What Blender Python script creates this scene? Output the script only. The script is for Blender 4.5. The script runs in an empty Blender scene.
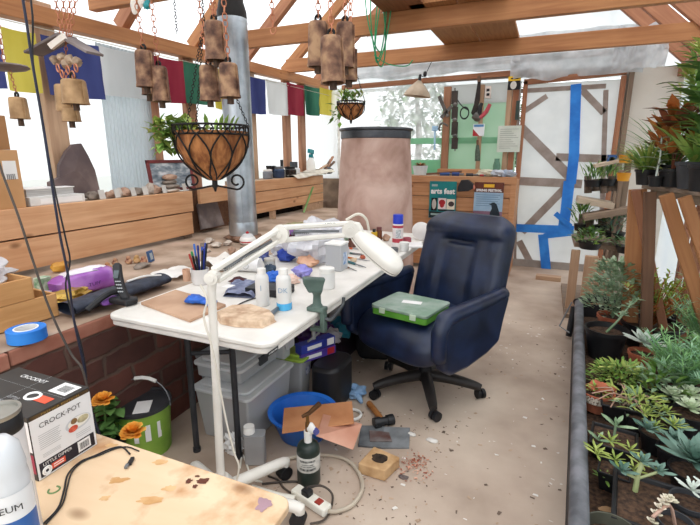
import bpy, math, random
from mathutils import Vector, Matrix, Euler, noise as mnoise
SC = bpy.context.scene
COL = SC.collection
R = math.radians
PI = math.pi
rnd = random.Random(7)
V = Vector

# ------------------------------------------------------------------ camera model (used to find real positions)
F, CX, CY = 450., 350., 262.5
YAW, PIT, CAMH = R(23.2), R(13.4), 1.38
FW = V((-math.sin(YAW)*math.cos(PIT), math.cos(YAW)*math.cos(PIT), -math.sin(PIT)))
RT = V((math.cos(YAW), math.sin(YAW), 0))
UP = V((-math.sin(YAW)*math.sin(PIT), math.cos(YAW)*math.sin(PIT), math.cos(PIT)))
CAM = V((0, 0, CAMH))

def at(px, py, x=None, y=None, z=None):
    d = FW + RT*((px-CX)/F) - UP*((py-CY)/F)
    if z is not None: t = (z-CAMH)/d.z
    elif y is not None: t = y/d.y
    else: t = x/d.x
    return CAM + d*t

def m(p, n):                       # metres spanned by n pixels at point p
    return n*(V(p)-CAM).dot(FW)/F

# ------------------------------------------------------------------ colours and materials
def hexc(s):
    s = s.lstrip('#')
    c = [int(s[i:i+2], 16)/255 for i in (0, 2, 4)]
    return tuple((u/12.92 if u <= .04045 else ((u+.055)/1.055)**2.4) for u in c) + (1,)

MATS = {}
def new_mat(name):
    mt = bpy.data.materials.new(name)
    mt.use_nodes = True
    nt = mt.node_tree
    b = nt.nodes['Principled BSDF']
    return mt, nt, b

def link(nt, a, b): nt.links.new(a, b)

def mat(name, c1, c2=None, scale=6, rough=.6, metal=0, bump=.0, stretch=(1, 1, 1), lo=.35, hi=.65, detail=4, distort=0., spec=.4, c3=None, coat=0, emit=0):
    if name in MATS: return MATS[name]
    mt, nt, b = new_mat(name)
    b.inputs['Roughness'].default_value = rough
    b.inputs['Metallic'].default_value = metal
    b.inputs['Specular IOR Level'].default_value = spec
    if coat: b.inputs['Coat Weight'].default_value = coat
    c2 = c2 or c1
    tc = nt.nodes.new('ShaderNodeTexCoord')
    mp = nt.nodes.new('ShaderNodeMapping')
    mp.inputs['Scale'].default_value = stretch
    link(nt, tc.outputs['Object'], mp.inputs['Vector'])
    nz = nt.nodes.new('ShaderNodeTexNoise')
    nz.inputs['Scale'].default_value = scale
    nz.inputs['Detail'].default_value = detail
    nz.inputs['Distortion'].default_value = distort
    link(nt, mp.outputs[0], nz.inputs['Vector'])
    rp = nt.nodes.new('ShaderNodeValToRGB')
    rp.color_ramp.elements[0].position = lo
    rp.color_ramp.elements[1].position = hi
    rp.color_ramp.elements[0].color = hexc(c1)
    rp.color_ramp.elements[1].color = hexc(c2)
    if c3:
        e = rp.color_ramp.elements.new((lo+hi)/2); e.color = hexc(c3)
    link(nt, nz.outputs['Fac'], rp.inputs['Fac'])
    link(nt, rp.outputs[0], b.inputs['Base Color'])
    if bump:
        bp = nt.nodes.new('ShaderNodeBump')
        bp.inputs['Strength'].default_value = min(1, bump)
        bp.inputs['Distance'].default_value = .01
        link(nt, nz.outputs['Fac'], bp.inputs['Height'])
        link(nt, bp.outputs[0], b.inputs['Normal'])
    MATS[name] = mt
    return mt

def wood(name, c1, c2, axis=0, scale=3., rough=.6, grain=16, knots=True):
    if name in MATS: return MATS[name]
    mt, nt, b = new_mat(name)
    b.inputs['Roughness'].default_value = rough
    b.inputs['Specular IOR Level'].default_value = .3
    tc = nt.nodes.new('ShaderNodeTexCoord')
    mp = nt.nodes.new('ShaderNodeMapping')
    s = [grain]*3; s[axis] = 1
    mp.inputs['Scale'].default_value = s
    link(nt, tc.outputs['Object'], mp.inputs['Vector'])
    n1 = nt.nodes.new('ShaderNodeTexNoise')
    n1.inputs['Scale'].default_value = scale; n1.inputs['Detail'].default_value = 6; n1.inputs['Distortion'].default_value = .6
    link(nt, mp.outputs[0], n1.inputs['Vector'])
    n2 = nt.nodes.new('ShaderNodeTexNoise')
    n2.inputs['Scale'].default_value = 2.2; n2.inputs['Detail'].default_value = 3
    link(nt, tc.outputs['Object'], n2.inputs['Vector'])
    rp = nt.nodes.new('ShaderNodeValToRGB')
    rp.color_ramp.elements[0].position = .32; rp.color_ramp.elements[1].position = .68
    rp.color_ramp.elements[0].color = hexc(c1); rp.color_ramp.elements[1].color = hexc(c2)
    mx = nt.nodes.new('ShaderNodeMath'); mx.operation = 'MULTIPLY_ADD'
    mx.inputs[1].default_value = .6
    link(nt, n1.outputs['Fac'], mx.inputs[0])
    ms = nt.nodes.new('ShaderNodeMath'); ms.operation = 'MULTIPLY'; ms.inputs[1].default_value = .4
    link(nt, n2.outputs['Fac'], ms.inputs[0]); link(nt, ms.outputs[0], mx.inputs[2])
    link(nt, mx.outputs[0], rp.inputs['Fac'])
    col = rp.outputs[0]
    if knots:
        mk = nt.nodes.new('ShaderNodeMapping'); sk = [2.6]*3; sk[axis] = 1.3
        mk.inputs['Scale'].default_value = sk
        link(nt, tc.outputs['Object'], mk.inputs['Vector'])
        vo = nt.nodes.new('ShaderNodeTexVoronoi'); vo.inputs['Scale'].default_value = 2.2
        link(nt, mk.outputs[0], vo.inputs['Vector'])
        r2 = nt.nodes.new('ShaderNodeValToRGB')
        r2.color_ramp.elements[0].position = .05; r2.color_ramp.elements[1].position = .12
        r2.color_ramp.elements[0].color = (.45, .38, .33, 1); r2.color_ramp.elements[1].color = (1, 1, 1, 1)
        link(nt, vo.outputs['Distance'], r2.inputs['Fac'])
        mm = nt.nodes.new('ShaderNodeMixRGB'); mm.blend_type = 'MULTIPLY'; mm.inputs['Fac'].default_value = 1
        link(nt, col, mm.inputs[1]); link(nt, r2.outputs[0], mm.inputs[2])
        col = mm.outputs[0]
    link(nt, col, b.inputs['Base Color'])
    bp = nt.nodes.new('ShaderNodeBump'); bp.inputs['Strength'].default_value = .25; bp.inputs['Distance'].default_value = .004
    link(nt, n1.outputs['Fac'], bp.inputs['Height']); link(nt, bp.outputs[0], b.inputs['Normal'])
    MATS[name] = mt
    return mt

def film(name, col, clear=.4, trans=.6, scale=3, col2=None, clear2=None, gloss=.04, stretch=(1, 1, 1)):
    """translucent plastic sheet: part see-through, part glowing with the daylight behind it"""
    if name in MATS: return MATS[name]
    mt = bpy.data.materials.new(name); mt.use_nodes = True
    nt = mt.node_tree; nt.nodes.clear()
    out = nt.nodes.new('ShaderNodeOutputMaterial')
    tc = nt.nodes.new('ShaderNodeTexCoord'); mp = nt.nodes.new('ShaderNodeMapping'); mp.inputs['Scale'].default_value = stretch
    link(nt, tc.outputs['Object'], mp.inputs['Vector'])
    nz = nt.nodes.new('ShaderNodeTexNoise'); nz.inputs['Scale'].default_value = scale; nz.inputs['Detail'].default_value = 4
    link(nt, mp.outputs[0], nz.inputs['Vector'])
    rp = nt.nodes.new('ShaderNodeValToRGB'); rp.color_ramp.elements[0].position = .35; rp.color_ramp.elements[1].position = .65
    rp.color_ramp.elements[0].color = hexc(col); rp.color_ramp.elements[1].color = hexc(col2 or col)
    link(nt, nz.outputs['Fac'], rp.inputs['Fac'])
    d = nt.nodes.new('ShaderNodeBsdfDiffuse'); t = nt.nodes.new('ShaderNodeBsdfTranslucent')
    link(nt, rp.outputs[0], d.inputs[0]); link(nt, rp.outputs[0], t.inputs[0])
    m1 = nt.nodes.new('ShaderNodeMixShader'); m1.inputs[0].default_value = trans
    link(nt, d.outputs[0], m1.inputs[1]); link(nt, t.outputs[0], m1.inputs[2])
    g = nt.nodes.new('ShaderNodeBsdfGlossy'); g.inputs['Roughness'].default_value = .25
    m3 = nt.nodes.new('ShaderNodeMixShader'); m3.inputs[0].default_value = gloss
    link(nt, m1.outputs[0], m3.inputs[1]); link(nt, g.outputs[0], m3.inputs[2])
    tr = nt.nodes.new('ShaderNodeBsdfTransparent')
    m2 = nt.nodes.new('ShaderNodeMixShader'); m2.inputs[0].default_value = clear
    if clear2 is not None:
        mr = nt.nodes.new('ShaderNodeMapRange'); mr.inputs[1].default_value = .35; mr.inputs[2].default_value = .65
        mr.inputs[3].default_value = clear; mr.inputs[4].default_value = clear2
        link(nt, nz.outputs['Fac'], mr.inputs[0]); link(nt, mr.outputs[0], m2.inputs[0])
    link(nt, m3.outputs[0], m2.inputs[1]); link(nt, tr.outputs[0], m2.inputs[2])
    link(nt, m2.outputs[0], out.inputs[0])
    MATS[name] = mt
    return mt

# ------------------------------------------------------------------ mesh builder
WM = {}          # world matrices of roots / parts
class MB:
    def __init__(s): s.v = []; s.f = []; s.k = []
    def add(s, vs, fs, k=0):
        b = len(s.v)
        s.v += [V(p) for p in vs]
        s.f += [tuple(i+b for i in f) for f in fs]
        s.k += [k]*len(fs)
        return s
    def box(s, c, d, rot=None, k=0):
        c = V(c); h = V(d)/2
        vs = [V((x*h.x, y*h.y, z*h.z)) for x in (-1, 1) for y in (-1, 1) for z in (-1, 1)]
        if rot is not None:
            if not isinstance(rot, Matrix): rot = Euler(rot).to_matrix()
            vs = [rot @ p for p in vs]
        vs = [p+c for p in vs]
        return s.add(vs, [(0, 1, 3, 2), (4, 6, 7, 5), (0, 4, 5, 1), (2, 3, 7, 6), (0, 2, 6, 4), (1, 5, 7, 3)], k)
    def bb(s, a, b, k=0):
        a = V(a); b = V(b)
        return s.box((a+b)/2, (abs(b.x-a.x), abs(b.y-a.y), abs(b.z-a.z)), k=k)
    def cyl(s, p0, p1, r0, r1=None, n=16, k=0, caps=True):
        p0 = V(p0); p1 = V(p1); r1 = r0 if r1 is None else r1
        q = (p1-p0).to_track_quat('Z', 'Y')
        vs = []
        for p, r in ((p0, r0), (p1, r1)):
            for i in range(n):
                a = 2*PI*i/n
                vs.append(p + q @ V((r*math.cos(a), r*math.sin(a), 0)))
        fs = [(i, (i+1) % n, n+(i+1) % n, n+i) for i in range(n)]
        if caps: fs += [tuple(range(n-1, -1, -1)), tuple(range(n, 2*n))]
        return s.add(vs, fs, k)
    def tube(s, pts, r, n=8, k=0, smooth=0, caps=True):
        pts = [V(p) for p in pts]
        rs = r if isinstance(r, (list, tuple)) else [r]*len(pts)
        if smooth: pts, rs = catmull(pts, rs, smooth)
        t0 = (pts[1]-pts[0]).normalized()
        u = t0.orthogonal().normalized()
        vs = []
        for i, p in enumerate(pts):
            a = pts[max(i-1, 0)]; b = pts[min(i+1, len(pts)-1)]
            t = (b-a).normalized()
            u = (u - t*u.dot(t))
            u = u.normalized() if u.length > 1e-6 else t.orthogonal().normalized()
            w = t.cross(u)
            for j in range(n):
                an = 2*PI*j/n
                vs.append(p + (u*math.cos(an)+w*math.sin(an))*rs[i])
        fs = []
        for i in range(len(pts)-1):
            for j in range(n):
                fs.append((i*n+j, i*n+(j+1) % n, (i+1)*n+(j+1) % n, (i+1)*n+j))
        if caps: fs += [tuple(range(n-1, -1, -1)), tuple(range((len(pts)-1)*n, len(pts)*n))]
        return s.add(vs, fs, k)
    def lathe(s, c, prof, n=20, rot=None, k=0, sx=1, sy=1):
        c = V(c)
        vs = []
        for r, z in prof:
            for i in range(n):
                a = 2*PI*i/n
                p = V((r*math.cos(a)*sx, r*math.sin(a)*sy, z))
                vs.append(c + (rot @ p if rot is not None else p))
        fs = []
        for j in range(len(prof)-1):
            for i in range(n):
                fs.append((j*n+i, j*n+(i+1) % n, (j+1)*n+(i+1) % n, (j+1)*n+i))
        if prof[0][0] > 1e-5: fs.append(tuple(range(n-1, -1, -1)))
        if prof[-1][0] > 1e-5: fs.append(tuple(range((len(prof)-1)*n, len(prof)*n)))
        return s.add(vs, fs, k)
    def torus(s, c, RR, r, nrm=(0, 0, 1), n=16, mm=6, k=0, sx=1, a0=0, a1=2*PI):
        c = V(c); q = V(nrm).to_track_quat('Z', 'Y')
        vs = []; fs = []
        full = abs(a1-a0-2*PI) < 1e-6
        N = n if full else n+1
        for i in range(N):
            a = a0+(a1-a0)*i/n
            for j in range(mm):
                b = 2*PI*j/mm
                vs.append(c + q @ V(((RR+r*math.cos(b))*math.cos(a)*sx, (RR+r*math.cos(b))*math.sin(a), r*math.sin(b))))
        for i in range(n):
            i2 = (i+1) % N
            for j in range(mm):
                fs.append((i*mm+j, i2*mm+j, i2*mm+(j+1) % mm, i*mm+(j+1) % mm))
        return s.add(vs, fs, k)
    def blob(s, c, rad, seed=0, amp=.2, freq=1.5, n=12, mm=8, flat=None, rot=None, k=0, ex=1.0):
        c = V(c); vs = []; fs = []
        sg = lambda t, e: math.copysign(abs(t)**e, t)
        for i in range(mm+1):
            ph = -PI/2+PI*i/mm
            for j in range(n):
                th = 2*PI*j/n
                d = V((sg(math.cos(ph), ex)*sg(math.cos(th), ex), sg(math.cos(ph), ex)*sg(math.sin(th), ex), sg(math.sin(ph), ex)))
                q = 1+amp*mnoise.noise(d*freq+V((seed*7.3, seed*3.1, seed)))*1.6
                p = V((d.x*rad[0], d.y*rad[1], d.z*rad[2]))*q
                if flat is not None and p.z < -rad[2]*flat: p.z = -rad[2]*flat
                if rot is not None: p = rot @ p
                vs.append(c+p)
        for i in range(mm):
            for j in range(n):
                fs.append((i*n+j, i*n+(j+1) % n, (i+1)*n+(j+1) % n, (i+1)*n+j))
        return s.add(vs, fs, k)
    def prism(s, poly, z0, z1, M=None, k=0):
        n = len(poly)
        vs = [V((p[0], p[1], z0)) for p in poly]+[V((p[0], p[1], z1)) for p in poly]
        if M is not None: vs = [M @ p for p in vs]
        fs = [tuple(range(n-1, -1, -1)), tuple(range(n, 2*n))]+[(i, (i+1) % n, n+(i+1) % n, n+i) for i in range(n)]
        return s.add(vs, fs, k)
    def quad(s, o, a, b, k=0):
        o = V(o); a = V(a); b = V(b)
        return s.add([o, o+a, o+a+b, o+b], [(0, 1, 2, 3)], k)
    def grid(s, fn, nu, nv, k=0, closed=False):
        vs = [V(fn(i/nu, j/nv)) for j in range(nv+1) for i in range(nu+1)]
        w = nu+1
        fs = [(j*w+i, j*w+i+1, (j+1)*w+i+1, (j+1)*w+i) for j in range(nv) for i in range(nu)]
        return s.add(vs, fs, k)
    def leaf(s, p, d, L, W, droop=.3, seg=4, thick=0., k=0, side=None, tip=.05, mid=.5):
        """a leaf blade that starts at p, leaves along d and bends down by droop"""
        p = V(p); d = V(d).normalized()
        sd = d.cross(V((0, 0, 1)))
        if sd.length < 1e-3: sd = V((1, 0, 0))
        sd.normalize()
        if side is not None: sd = V(side).normalized()
        vs = []; cur = p.copy(); dd = d.copy()
        for i in range(seg+1):
            t = i/seg
            if t < mid: w = W*(.35+.65*math.sin(PI/2*t/mid))
            else: w = W*max(tip, math.cos(PI/2*(t-mid)/(1-mid)))
            up = sd.cross(dd).normalized()
            if thick:
                th = thick*(.4+.6*math.sin(PI*min(1, t*.9+.1)))
                vs += [cur-sd*w/2, cur+up*th*.35, cur+sd*w/2, cur-up*th]
            else:
                vs += [cur-sd*w/2+up*w*.12, cur, cur+sd*w/2+up*w*.12]
            cur = cur+dd*(L/seg)
            dd = (dd-V((0, 0, droop/seg))).normalized()
        fs = []
        c = 4 if thick else 3
        for i in range(seg):
            if thick:
                for j in range(4): fs.append((i*4+j, i*4+(j+1) % 4, (i+1)*4+(j+1) % 4, (i+1)*4+j))
            else:
                for j in range(2): fs.append((i*3+j, i*3+j+1, (i+1)*3+j+1, (i+1)*3+j))
        if thick: fs += [(3, 2, 1, 0), tuple(seg*4+j for j in range(4))]
        return s.add(vs, fs, k)
    def chain(s, p0, p1, link_len=.022, r=.0022, k=0):
        p0 = V(p0); p1 = V(p1); d = p1-p0; L = d.length
        n = max(2, int(L/(link_len*.78)))
        t = d.normalized(); u = t.orthogonal().normalized(); w = t.cross(u)
        for i in range(n):
            c = p0+d*((i+.5)/n)
            a = u if i % 2 else w
            vs = []; fs = []; NN = 8; MM = 4
            e = t.cross(a)
            for q in range(NN):
                an = 2*PI*q/NN
                rad = t*math.cos(an)*link_len*.5+e*math.sin(an)*link_len*.3
                rn = rad.normalized()
                for g in range(MM):
                    bb = 2*PI*g/MM
                    vs.append(c+rad+rn*math.cos(bb)*r+a*math.sin(bb)*r)
            for q in range(NN):
                for g in range(MM):
                    fs.append((q*MM+g, ((q+1) % NN)*MM+g, ((q+1) % NN)*MM+(g+1) % MM, q*MM+(g+1) % MM))
            s.add(vs, fs, k)
        return s
    def build(s, name, mats, parent=None, world=True, smooth=40, bevel=0, seg=2, label=None, cat=None, group=None, kind=None, origin=None, sub=0):
        me = bpy.data.meshes.new(name)
        M = Matrix.Identity(4)
        vs = s.v
        if parent is None:
            if origin is None:
                xs = [p.x for p in vs]; ys = [p.y for p in vs]; zs = [p.z for p in vs]
                origin = V(((min(xs)+max(xs))/2, (min(ys)+max(ys))/2, min(zs)))
            origin = V(origin)
            vs = [p-origin for p in vs]
            M = Matrix.Translation(origin)
        else:
            PM = WM[parent.name]
            if world:
                inv = PM.inverted(); vs = [inv @ p for p in vs]
            M = PM.copy()
        me.from_pydata(vs, [], s.f)
        if not isinstance(mats, (list, tuple)): mats = [mats]
        for x in mats: me.materials.append(x)
        me.polygons.foreach_set('material_index', s.k)
        me.polygons.foreach_set('use_smooth', [bool(smooth)]*len(s.f))
        me.update()
        if smooth and smooth < 179: me.set_sharp_from_angle(angle=R(smooth))
        o = bpy.data.objects.new(name, me); COL.objects.link(o)
        if parent is None: o.location = M.translation
        else: o.parent = parent
        WM[o.name] = M
        if bevel:
            md = o.modifiers.new('soft_edges', 'BEVEL'); md.width = bevel; md.segments = seg; md.limit_method = 'ANGLE'; md.angle_limit = R(35)
            md.harden_normals = False
        if sub:
            md = o.modifiers.new('smooth', 'SUBSURF'); md.levels = sub; md.render_levels = sub
        tag(o, label, cat, group, kind)
        return o

def catmull(pts, rs, n):
    P = [pts[0]*2-pts[1]]+pts+[pts[-1]*2-pts[-2]]
    op = []; orr = []
    for i in range(1, len(P)-2):
        for j in range(n):
            t = j/n
            a, b, c, d = P[i-1], P[i], P[i+1], P[i+2]
            op.append(.5*((2*b)+(c-a)*t+(2*a-5*b+4*c-d)*t*t+(3*b-a-3*c+d)*t**3))
            orr.append(rs[i-1]+(rs[i]-rs[i-1])*t)
    op.append(pts[-1]); orr.append(rs[-1])
    return op, orr

def tag(o, label=None, cat=None, group=None, kind=None):
    if label: o['label'] = label
    if cat: o['category'] = cat
    if group: o['group'] = group
    if kind: o['kind'] = kind
    return o

def thing(name, label, cat, loc=(0, 0, 0), rz=0, group=None, kind=None):
    o = bpy.data.objects.new(name, None); COL.objects.link(o)
    o.empty_display_size = .05
    o.location = loc; o.rotation_euler = (0, 0, rz)
    WM[o.name] = Matrix.Translation(V(loc)) @ Matrix.Rotation(rz, 4, 'Z')
    return tag(o, label, cat, group, kind)

def frame_of(o, right, up):
    r = V(right).normalized(); u = V(up); u = (u-r*u.dot(r)).normalized(); n = r.cross(u)
    M = Matrix((r, u, n)).transposed().to_4x4()
    M.translation = V(o)
    return M

def text(s, size, o, right, up, mt, parent, name='lettering', align='CENTER', lift=.0012, sx=1, world=True, bold=0):
    cu = bpy.data.curves.new(name, 'FONT')
    cu.body = s; cu.size = size; cu.align_x = align; cu.align_y = 'CENTER'; cu.resolution_u = 2
    cu.offset = bold
    t = bpy.data.objects.new('tmp', cu); COL.objects.link(t)
    dg = bpy.context.evaluated_depsgraph_get()
    me = bpy.data.meshes.new_from_object(t.evaluated_get(dg))
    bpy.data.objects.remove(t); bpy.data.curves.remove(cu)
    M = frame_of(o, right, up)
    if not world: M = M
    T = M @ Matrix.Translation((0, 0, lift)) @ Matrix.Diagonal((sx, 1, 1, 1))
    if world: T = WM[parent.name].inverted() @ T
    me.transform(T)
    me.materials.clear(); me.materials.append(mt)
    ob = bpy.data.objects.new(name, me); COL.objects.link(ob); ob.parent = parent
    WM[ob.name] = WM[parent.name]
    return ob

def decal(w, h, o, right, up, mt, parent, name, lift=.0008, label=None):
    M = frame_of(o, right, up)
    mb = MB()
    mb.add([M @ V((x*w/2, y*h/2, lift)) for x, y in ((-1, -1), (1, -1), (1, 1), (-1, 1))], [(0, 1, 2, 3)])
    return mb.build(name, mt, parent, label=label)

def beam(name, p0, p1, w, h, mt, parent=None, up=(0, 0, 1), bevel=.003, label=None, cat=None, group=None, kind=None):
    """a straight piece of lumber from p0 to p1; its own x axis runs along the grain"""
    p0 = V(p0); p1 = V(p1); d = p1-p0
    x = d.normalized(); z = V(up); z = (z-x*z.dot(x)).normalized(); y = z.cross(x)
    M = Matrix((x, y, z)).transposed().to_4x4(); M.translation = p0
    me = bpy.data.meshes.new(name)
    mb = MB(); mb.box((d.length/2, 0, 0), (d.length, w, h))
    me.from_pydata(mb.v, [], mb.f); me.materials.append(mt)
    o = bpy.data.objects.new(name, me); COL.objects.link(o)
    if parent is None: o.matrix_world = M; o.matrix_basis = M
    else:
        o.parent = parent; o.matrix_basis = WM[parent.name].inverted() @ M
    WM[o.name] = M
    if bevel:
        md = o.modifiers.new('soft_edges', 'BEVEL'); md.width = bevel; md.segments = 1
    return tag(o, label, cat, group, kind)

def copy_tree(o, parent=None):
    c = o.copy(); COL.objects.link(c)
    if parent is not None: c.parent = parent
    for ch in list(o.children): copy_tree(ch, c)
    return c

# ------------------------------------------------------------------ shared materials
W_PLANK = wood('planed_orange_boards', '#c08a60', '#deb088', axis=1, scale=2.4)
W_PLANKX = wood('planed_orange_boards_across', '#b07a54', '#cf9c72', axis=0, scale=2.4)
W_BEAM = wood('roof_lumber', '#98623f', '#bd875a', axis=0, scale=2)
W_RED = wood('reddish_rafter_lumber', '#8c5840', '#b48060', axis=0, scale=2)
W_STUD = wood('pale_stud_lumber', '#a8856a', '#c9a88a', axis=0, scale=2)
W_STUDR = wood('reddish_stud_lumber', '#8d5f47', '#b98a6c', axis=0, scale=2)
W_GREY = wood('weathered_grey_lumber', '#6e5c4e', '#9c8672', axis=0, scale=2)
W_DARK = wood('dark_brown_lumber', '#5a4032', '#7d5c46', axis=0, scale=2)
W_PLY = wood('plywood', '#caa172', '#e8c79a', axis=0, scale=1.3, grain=6)
BLACK = mat('black_plastic', '#17171a', '#232327', rough=.45)
BLACKM = mat('matt_black', '#141416', '#202022', rough=.8)
IRON = mat('black_iron', '#1a1817', '#2b2725', rough=.55, metal=.5)
WHITE = mat('white_plastic', '#e6e4df', '#f2f0ec', rough=.4)
PAPER = mat('white_paper', '#e4e3e2', '#f1f0ee', rough=.8)
GREYM = mat('grey_steel', '#6f7276', '#8d9094', rough=.4, metal=.6)
CREAM = mat('cream_enamel', '#e3dfd2', '#efece2', rough=.35)
RUST = mat('rusted_copper_bell', '#4a3026', '#a98666', scale=22, rough=.6, metal=.25, bump=.3, c3='#7c5a46', lo=.34, hi=.66, detail=7)
RUSTP = mat('pale_brassy_bell', '#8a6a48', '#bb9870', scale=14, rough=.55, metal=.3, bump=.25)
COPPER = mat('copper_wire', '#a5664a', '#cd8a6a', rough=.45, metal=.5)
SLATE = mat('grey_slate', '#5d5353', '#857a78', scale=7, rough=.7, bump=.5, c3='#6b5f5c')
TERRA = mat('terracotta', '#a4553b', '#c27456', scale=9, rough=.8)
SOIL = mat('potting_soil', '#33251d', '#5d4534', scale=60, rough=.95, bump=.8)
COIR = mat('coconut_coir', '#7c4a2a', '#b57a4a', scale=40, rough=.95, bump=.9, stretch=(1, 1, .3))
BLUE = mat('bright_blue_plastic', '#1f63c4', '#2f78d8', rough=.45)
BLUETAPE = mat('blue_masking_tape', '#2070cc', '#338ae2', rough=.6)
ORANGE = mat('orange_paint', '#d86a28', '#e8823c', rough=.5)
RED = mat('red_paint', '#a02028', '#c03038', rough=.5)
TEAL = mat('teal_paint', '#1c7f86', '#2a9499', rough=.5)
CLEARP = film('clear_bin_plastic', '#d9dbdd', clear=.35, trans=.2, gloss=.14)
CLEARB = film('clear_bag', '#e9e9ee', clear=.35, trans=.3, gloss=.15, scale=14, clear2=.15)
LEAF = mat('green_leaf', '#5a8436', '#9abb5e', scale=8, rough=.5)
LEAFD = mat('dark_green_leaf', '#3f6630', '#6a9450', scale=8, rough=.5)
LEAFY = mat('yellow_green_leaf', '#889c48', '#b7c06c', scale=8, rough=.5)
LEAFB = mat('blue_green_leaf', '#4c6f62', '#86a394', scale=6, rough=.55)
LEAFW = mat('pale_silver_leaf', '#b9c6ba', '#e6ece4', scale=6, rough=.6)
LEAFP = mat('soft_grey_green_leaf', '#6d8a66', '#a2b896', scale=8, rough=.6)
LEAFO = mat('orange_brown_leaf', '#8a4a22', '#c07a3e', scale=8, rough=.6)
LEAFR = mat('reddish_brown_leaf', '#5c2e20', '#8f5032', scale=8, rough=.6)
# ================================================================== SETTING
XL, XR, YB, ZE = -2.95, 1.22, 6.03, 2.33
FLOORM = mat('dusty_concrete', '#9b8878', '#cdbcab', scale=2.2, rough=.85, bump=.15, detail=9, c3='#b8a595', lo=.3, hi=.72)
mb = MB(); mb.bb((XL-.3, -1.2, -.1), (XR+.2, YB+.2, 0)); mb.build('floor', FLOORM, smooth=0, kind='structure', label='dusty grey-brown concrete floor')
mb = MB(); mb.bb((-30, -14, -.25), (30, 40, -.11)); mb.build('ground', mat('outdoor_ground', '#5f6b4c', '#8b8a6e', scale=1), smooth=0, kind='structure', label='pale ground outside the greenhouse')

GLAZ = film('white_wall_film', '#fbfbfd', clear=.25, trans=.85, gloss=.02)
ROOFG = film('clear_roof_film', '#ffffff', clear=.72, trans=.8, gloss=.02)
mb = MB(); mb.grid(lambda u, v: (XL-.12, -1.2+u*(YB+1.2), .72+v*1.62), 2, 1)
mb.build('wall_left', GLAZ, smooth=0, kind='structure', label='bright white translucent film wall behind the planter boxes')
mb = MB(); mb.bb((XL-.16, -1.2, 0), (XL-.02, YB, .72)); mb.build('wall_left_base', mat('earth_wall', '#6e5a4b', '#927a66', rough=.9), smooth=0, kind='structure', label='low earth wall under the left glazing')
# roof: two slopes of film on rafters
RX = -.86; RZ = ZE + .1 + .88*(RX-XL)
for i, (xa, za, xb, zb) in enumerate(((XL-.2, ZE-.08, RX, RZ), (RX, RZ, XR+.25, ZE-.1))):
    mb = MB(); mb.grid(lambda u, v: (xa+(xb-xa)*u, -1.2+v*(YB+1.3), za+(zb-za)*u+.09), 1, 1)
    mb.build('ceiling_left' if i == 0 else 'ceiling_right', ROOFG, smooth=0, kind='structure', label='clear roof film over the %s rafters' % ('left' if i == 0 else 'right'))
# eave plates
e0 = at(-40, 6, x=XL); 
beam('trim_eave_left', (XL, -1.2, 2.12), (XL, YB, 2.325), .09, .10, W_BEAM, kind='structure', label='long eave beam over the prayer flags')
beam('trim_eave_right', (XR, -1.2, 2.25), (XR, YB, 2.25), .09, .12, W_RED, kind='structure', label='eave beam on the right wall')
beam('trim_ridge', (RX, -1.2, RZ), (RX, YB, RZ), .05, .16, W_BEAM, kind='structure', label='ridge board')
# rafters
n = 0
for y in (-.6, .35, 1.15, 1.95, 2.71, 3.47, 4.23, 5.05, 5.9):
    n += 1
    zl = 2.2 + .125*(y/6)
    beam('trim_rafter_%d' % n, (XL-.08, y, zl+.06), (RX, y, RZ), .07, .10, W_RED if n % 2 else W_BEAM, kind='structure', label='rafter on the left roof slope')
for y in (-.2, .8, 1.7, 2.5, 3.2, 3.85, 4.4, 4.95, 5.5, 5.95):
    n += 1
    beam('trim_rafter_%d' % n, (RX, y, RZ), (XR+.15, y, 2.24), .06, .14, W_RED, kind='structure', label='rafter on the right roof slope')
# tie beams
Y3 = at(60, 17, z=2.33).y
for i, y in enumerate((3.72, 4.95, Y3, 1.5)):
    beam('trim_tie_%d' % (i+1), (XL+.02, y, 2.40), (XR+.02, y+.02, 2.40), .06, .145, W_BEAM, kind='structure', label='horizontal roof tie beam')
# studs in the left wall
for i, (px, wpx, mt) in enumerate(((58, 22, W_STUD), (154, 22, W_STUDR), (192, 16, W_STUDR), (252, 8, W_STUD), (287, 9, W_STUDR), (302, 9, W_STUDR), (337, 7, W_STUD), (-40, 20, W_STUD))):
    p = at(px, 140, x=XL-.03)
    w = abs(at(px+wpx/2, 140, x=XL-.03).y-at(px-wpx/2, 140, x=XL-.03).y)
    beam('trim_stud_%d' % (i+1), (XL-.03, p.y, .72), (XL-.03, p.y, 2.3), min(w, .13), .05, mt, up=(1, 0, 0), kind='structure', label='upright stud in the left wall')
# grey corrugated sheet hung inside the wall
p0 = at(97, 100, x=XL-.04); p1 = at(146, 100, x=XL-.04)
SHEET = film('grey_corrugated_sheet', '#c3cbd0', clear=.02, trans=.6, col2='#b4bcc2', scale=2)
mb = MB(); nn = 60
mb.grid(lambda u, v: (XL+.006+.006*math.sin(u*2*PI*14), p0.y+(p1.y-p0.y)*u, 1.02+v*1.12), 140, 1)
mb.build('hanging_plastic_sheet', SHEET, label='grey ribbed translucent sheet hanging behind the slate slab', cat='plastic sheet')

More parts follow.
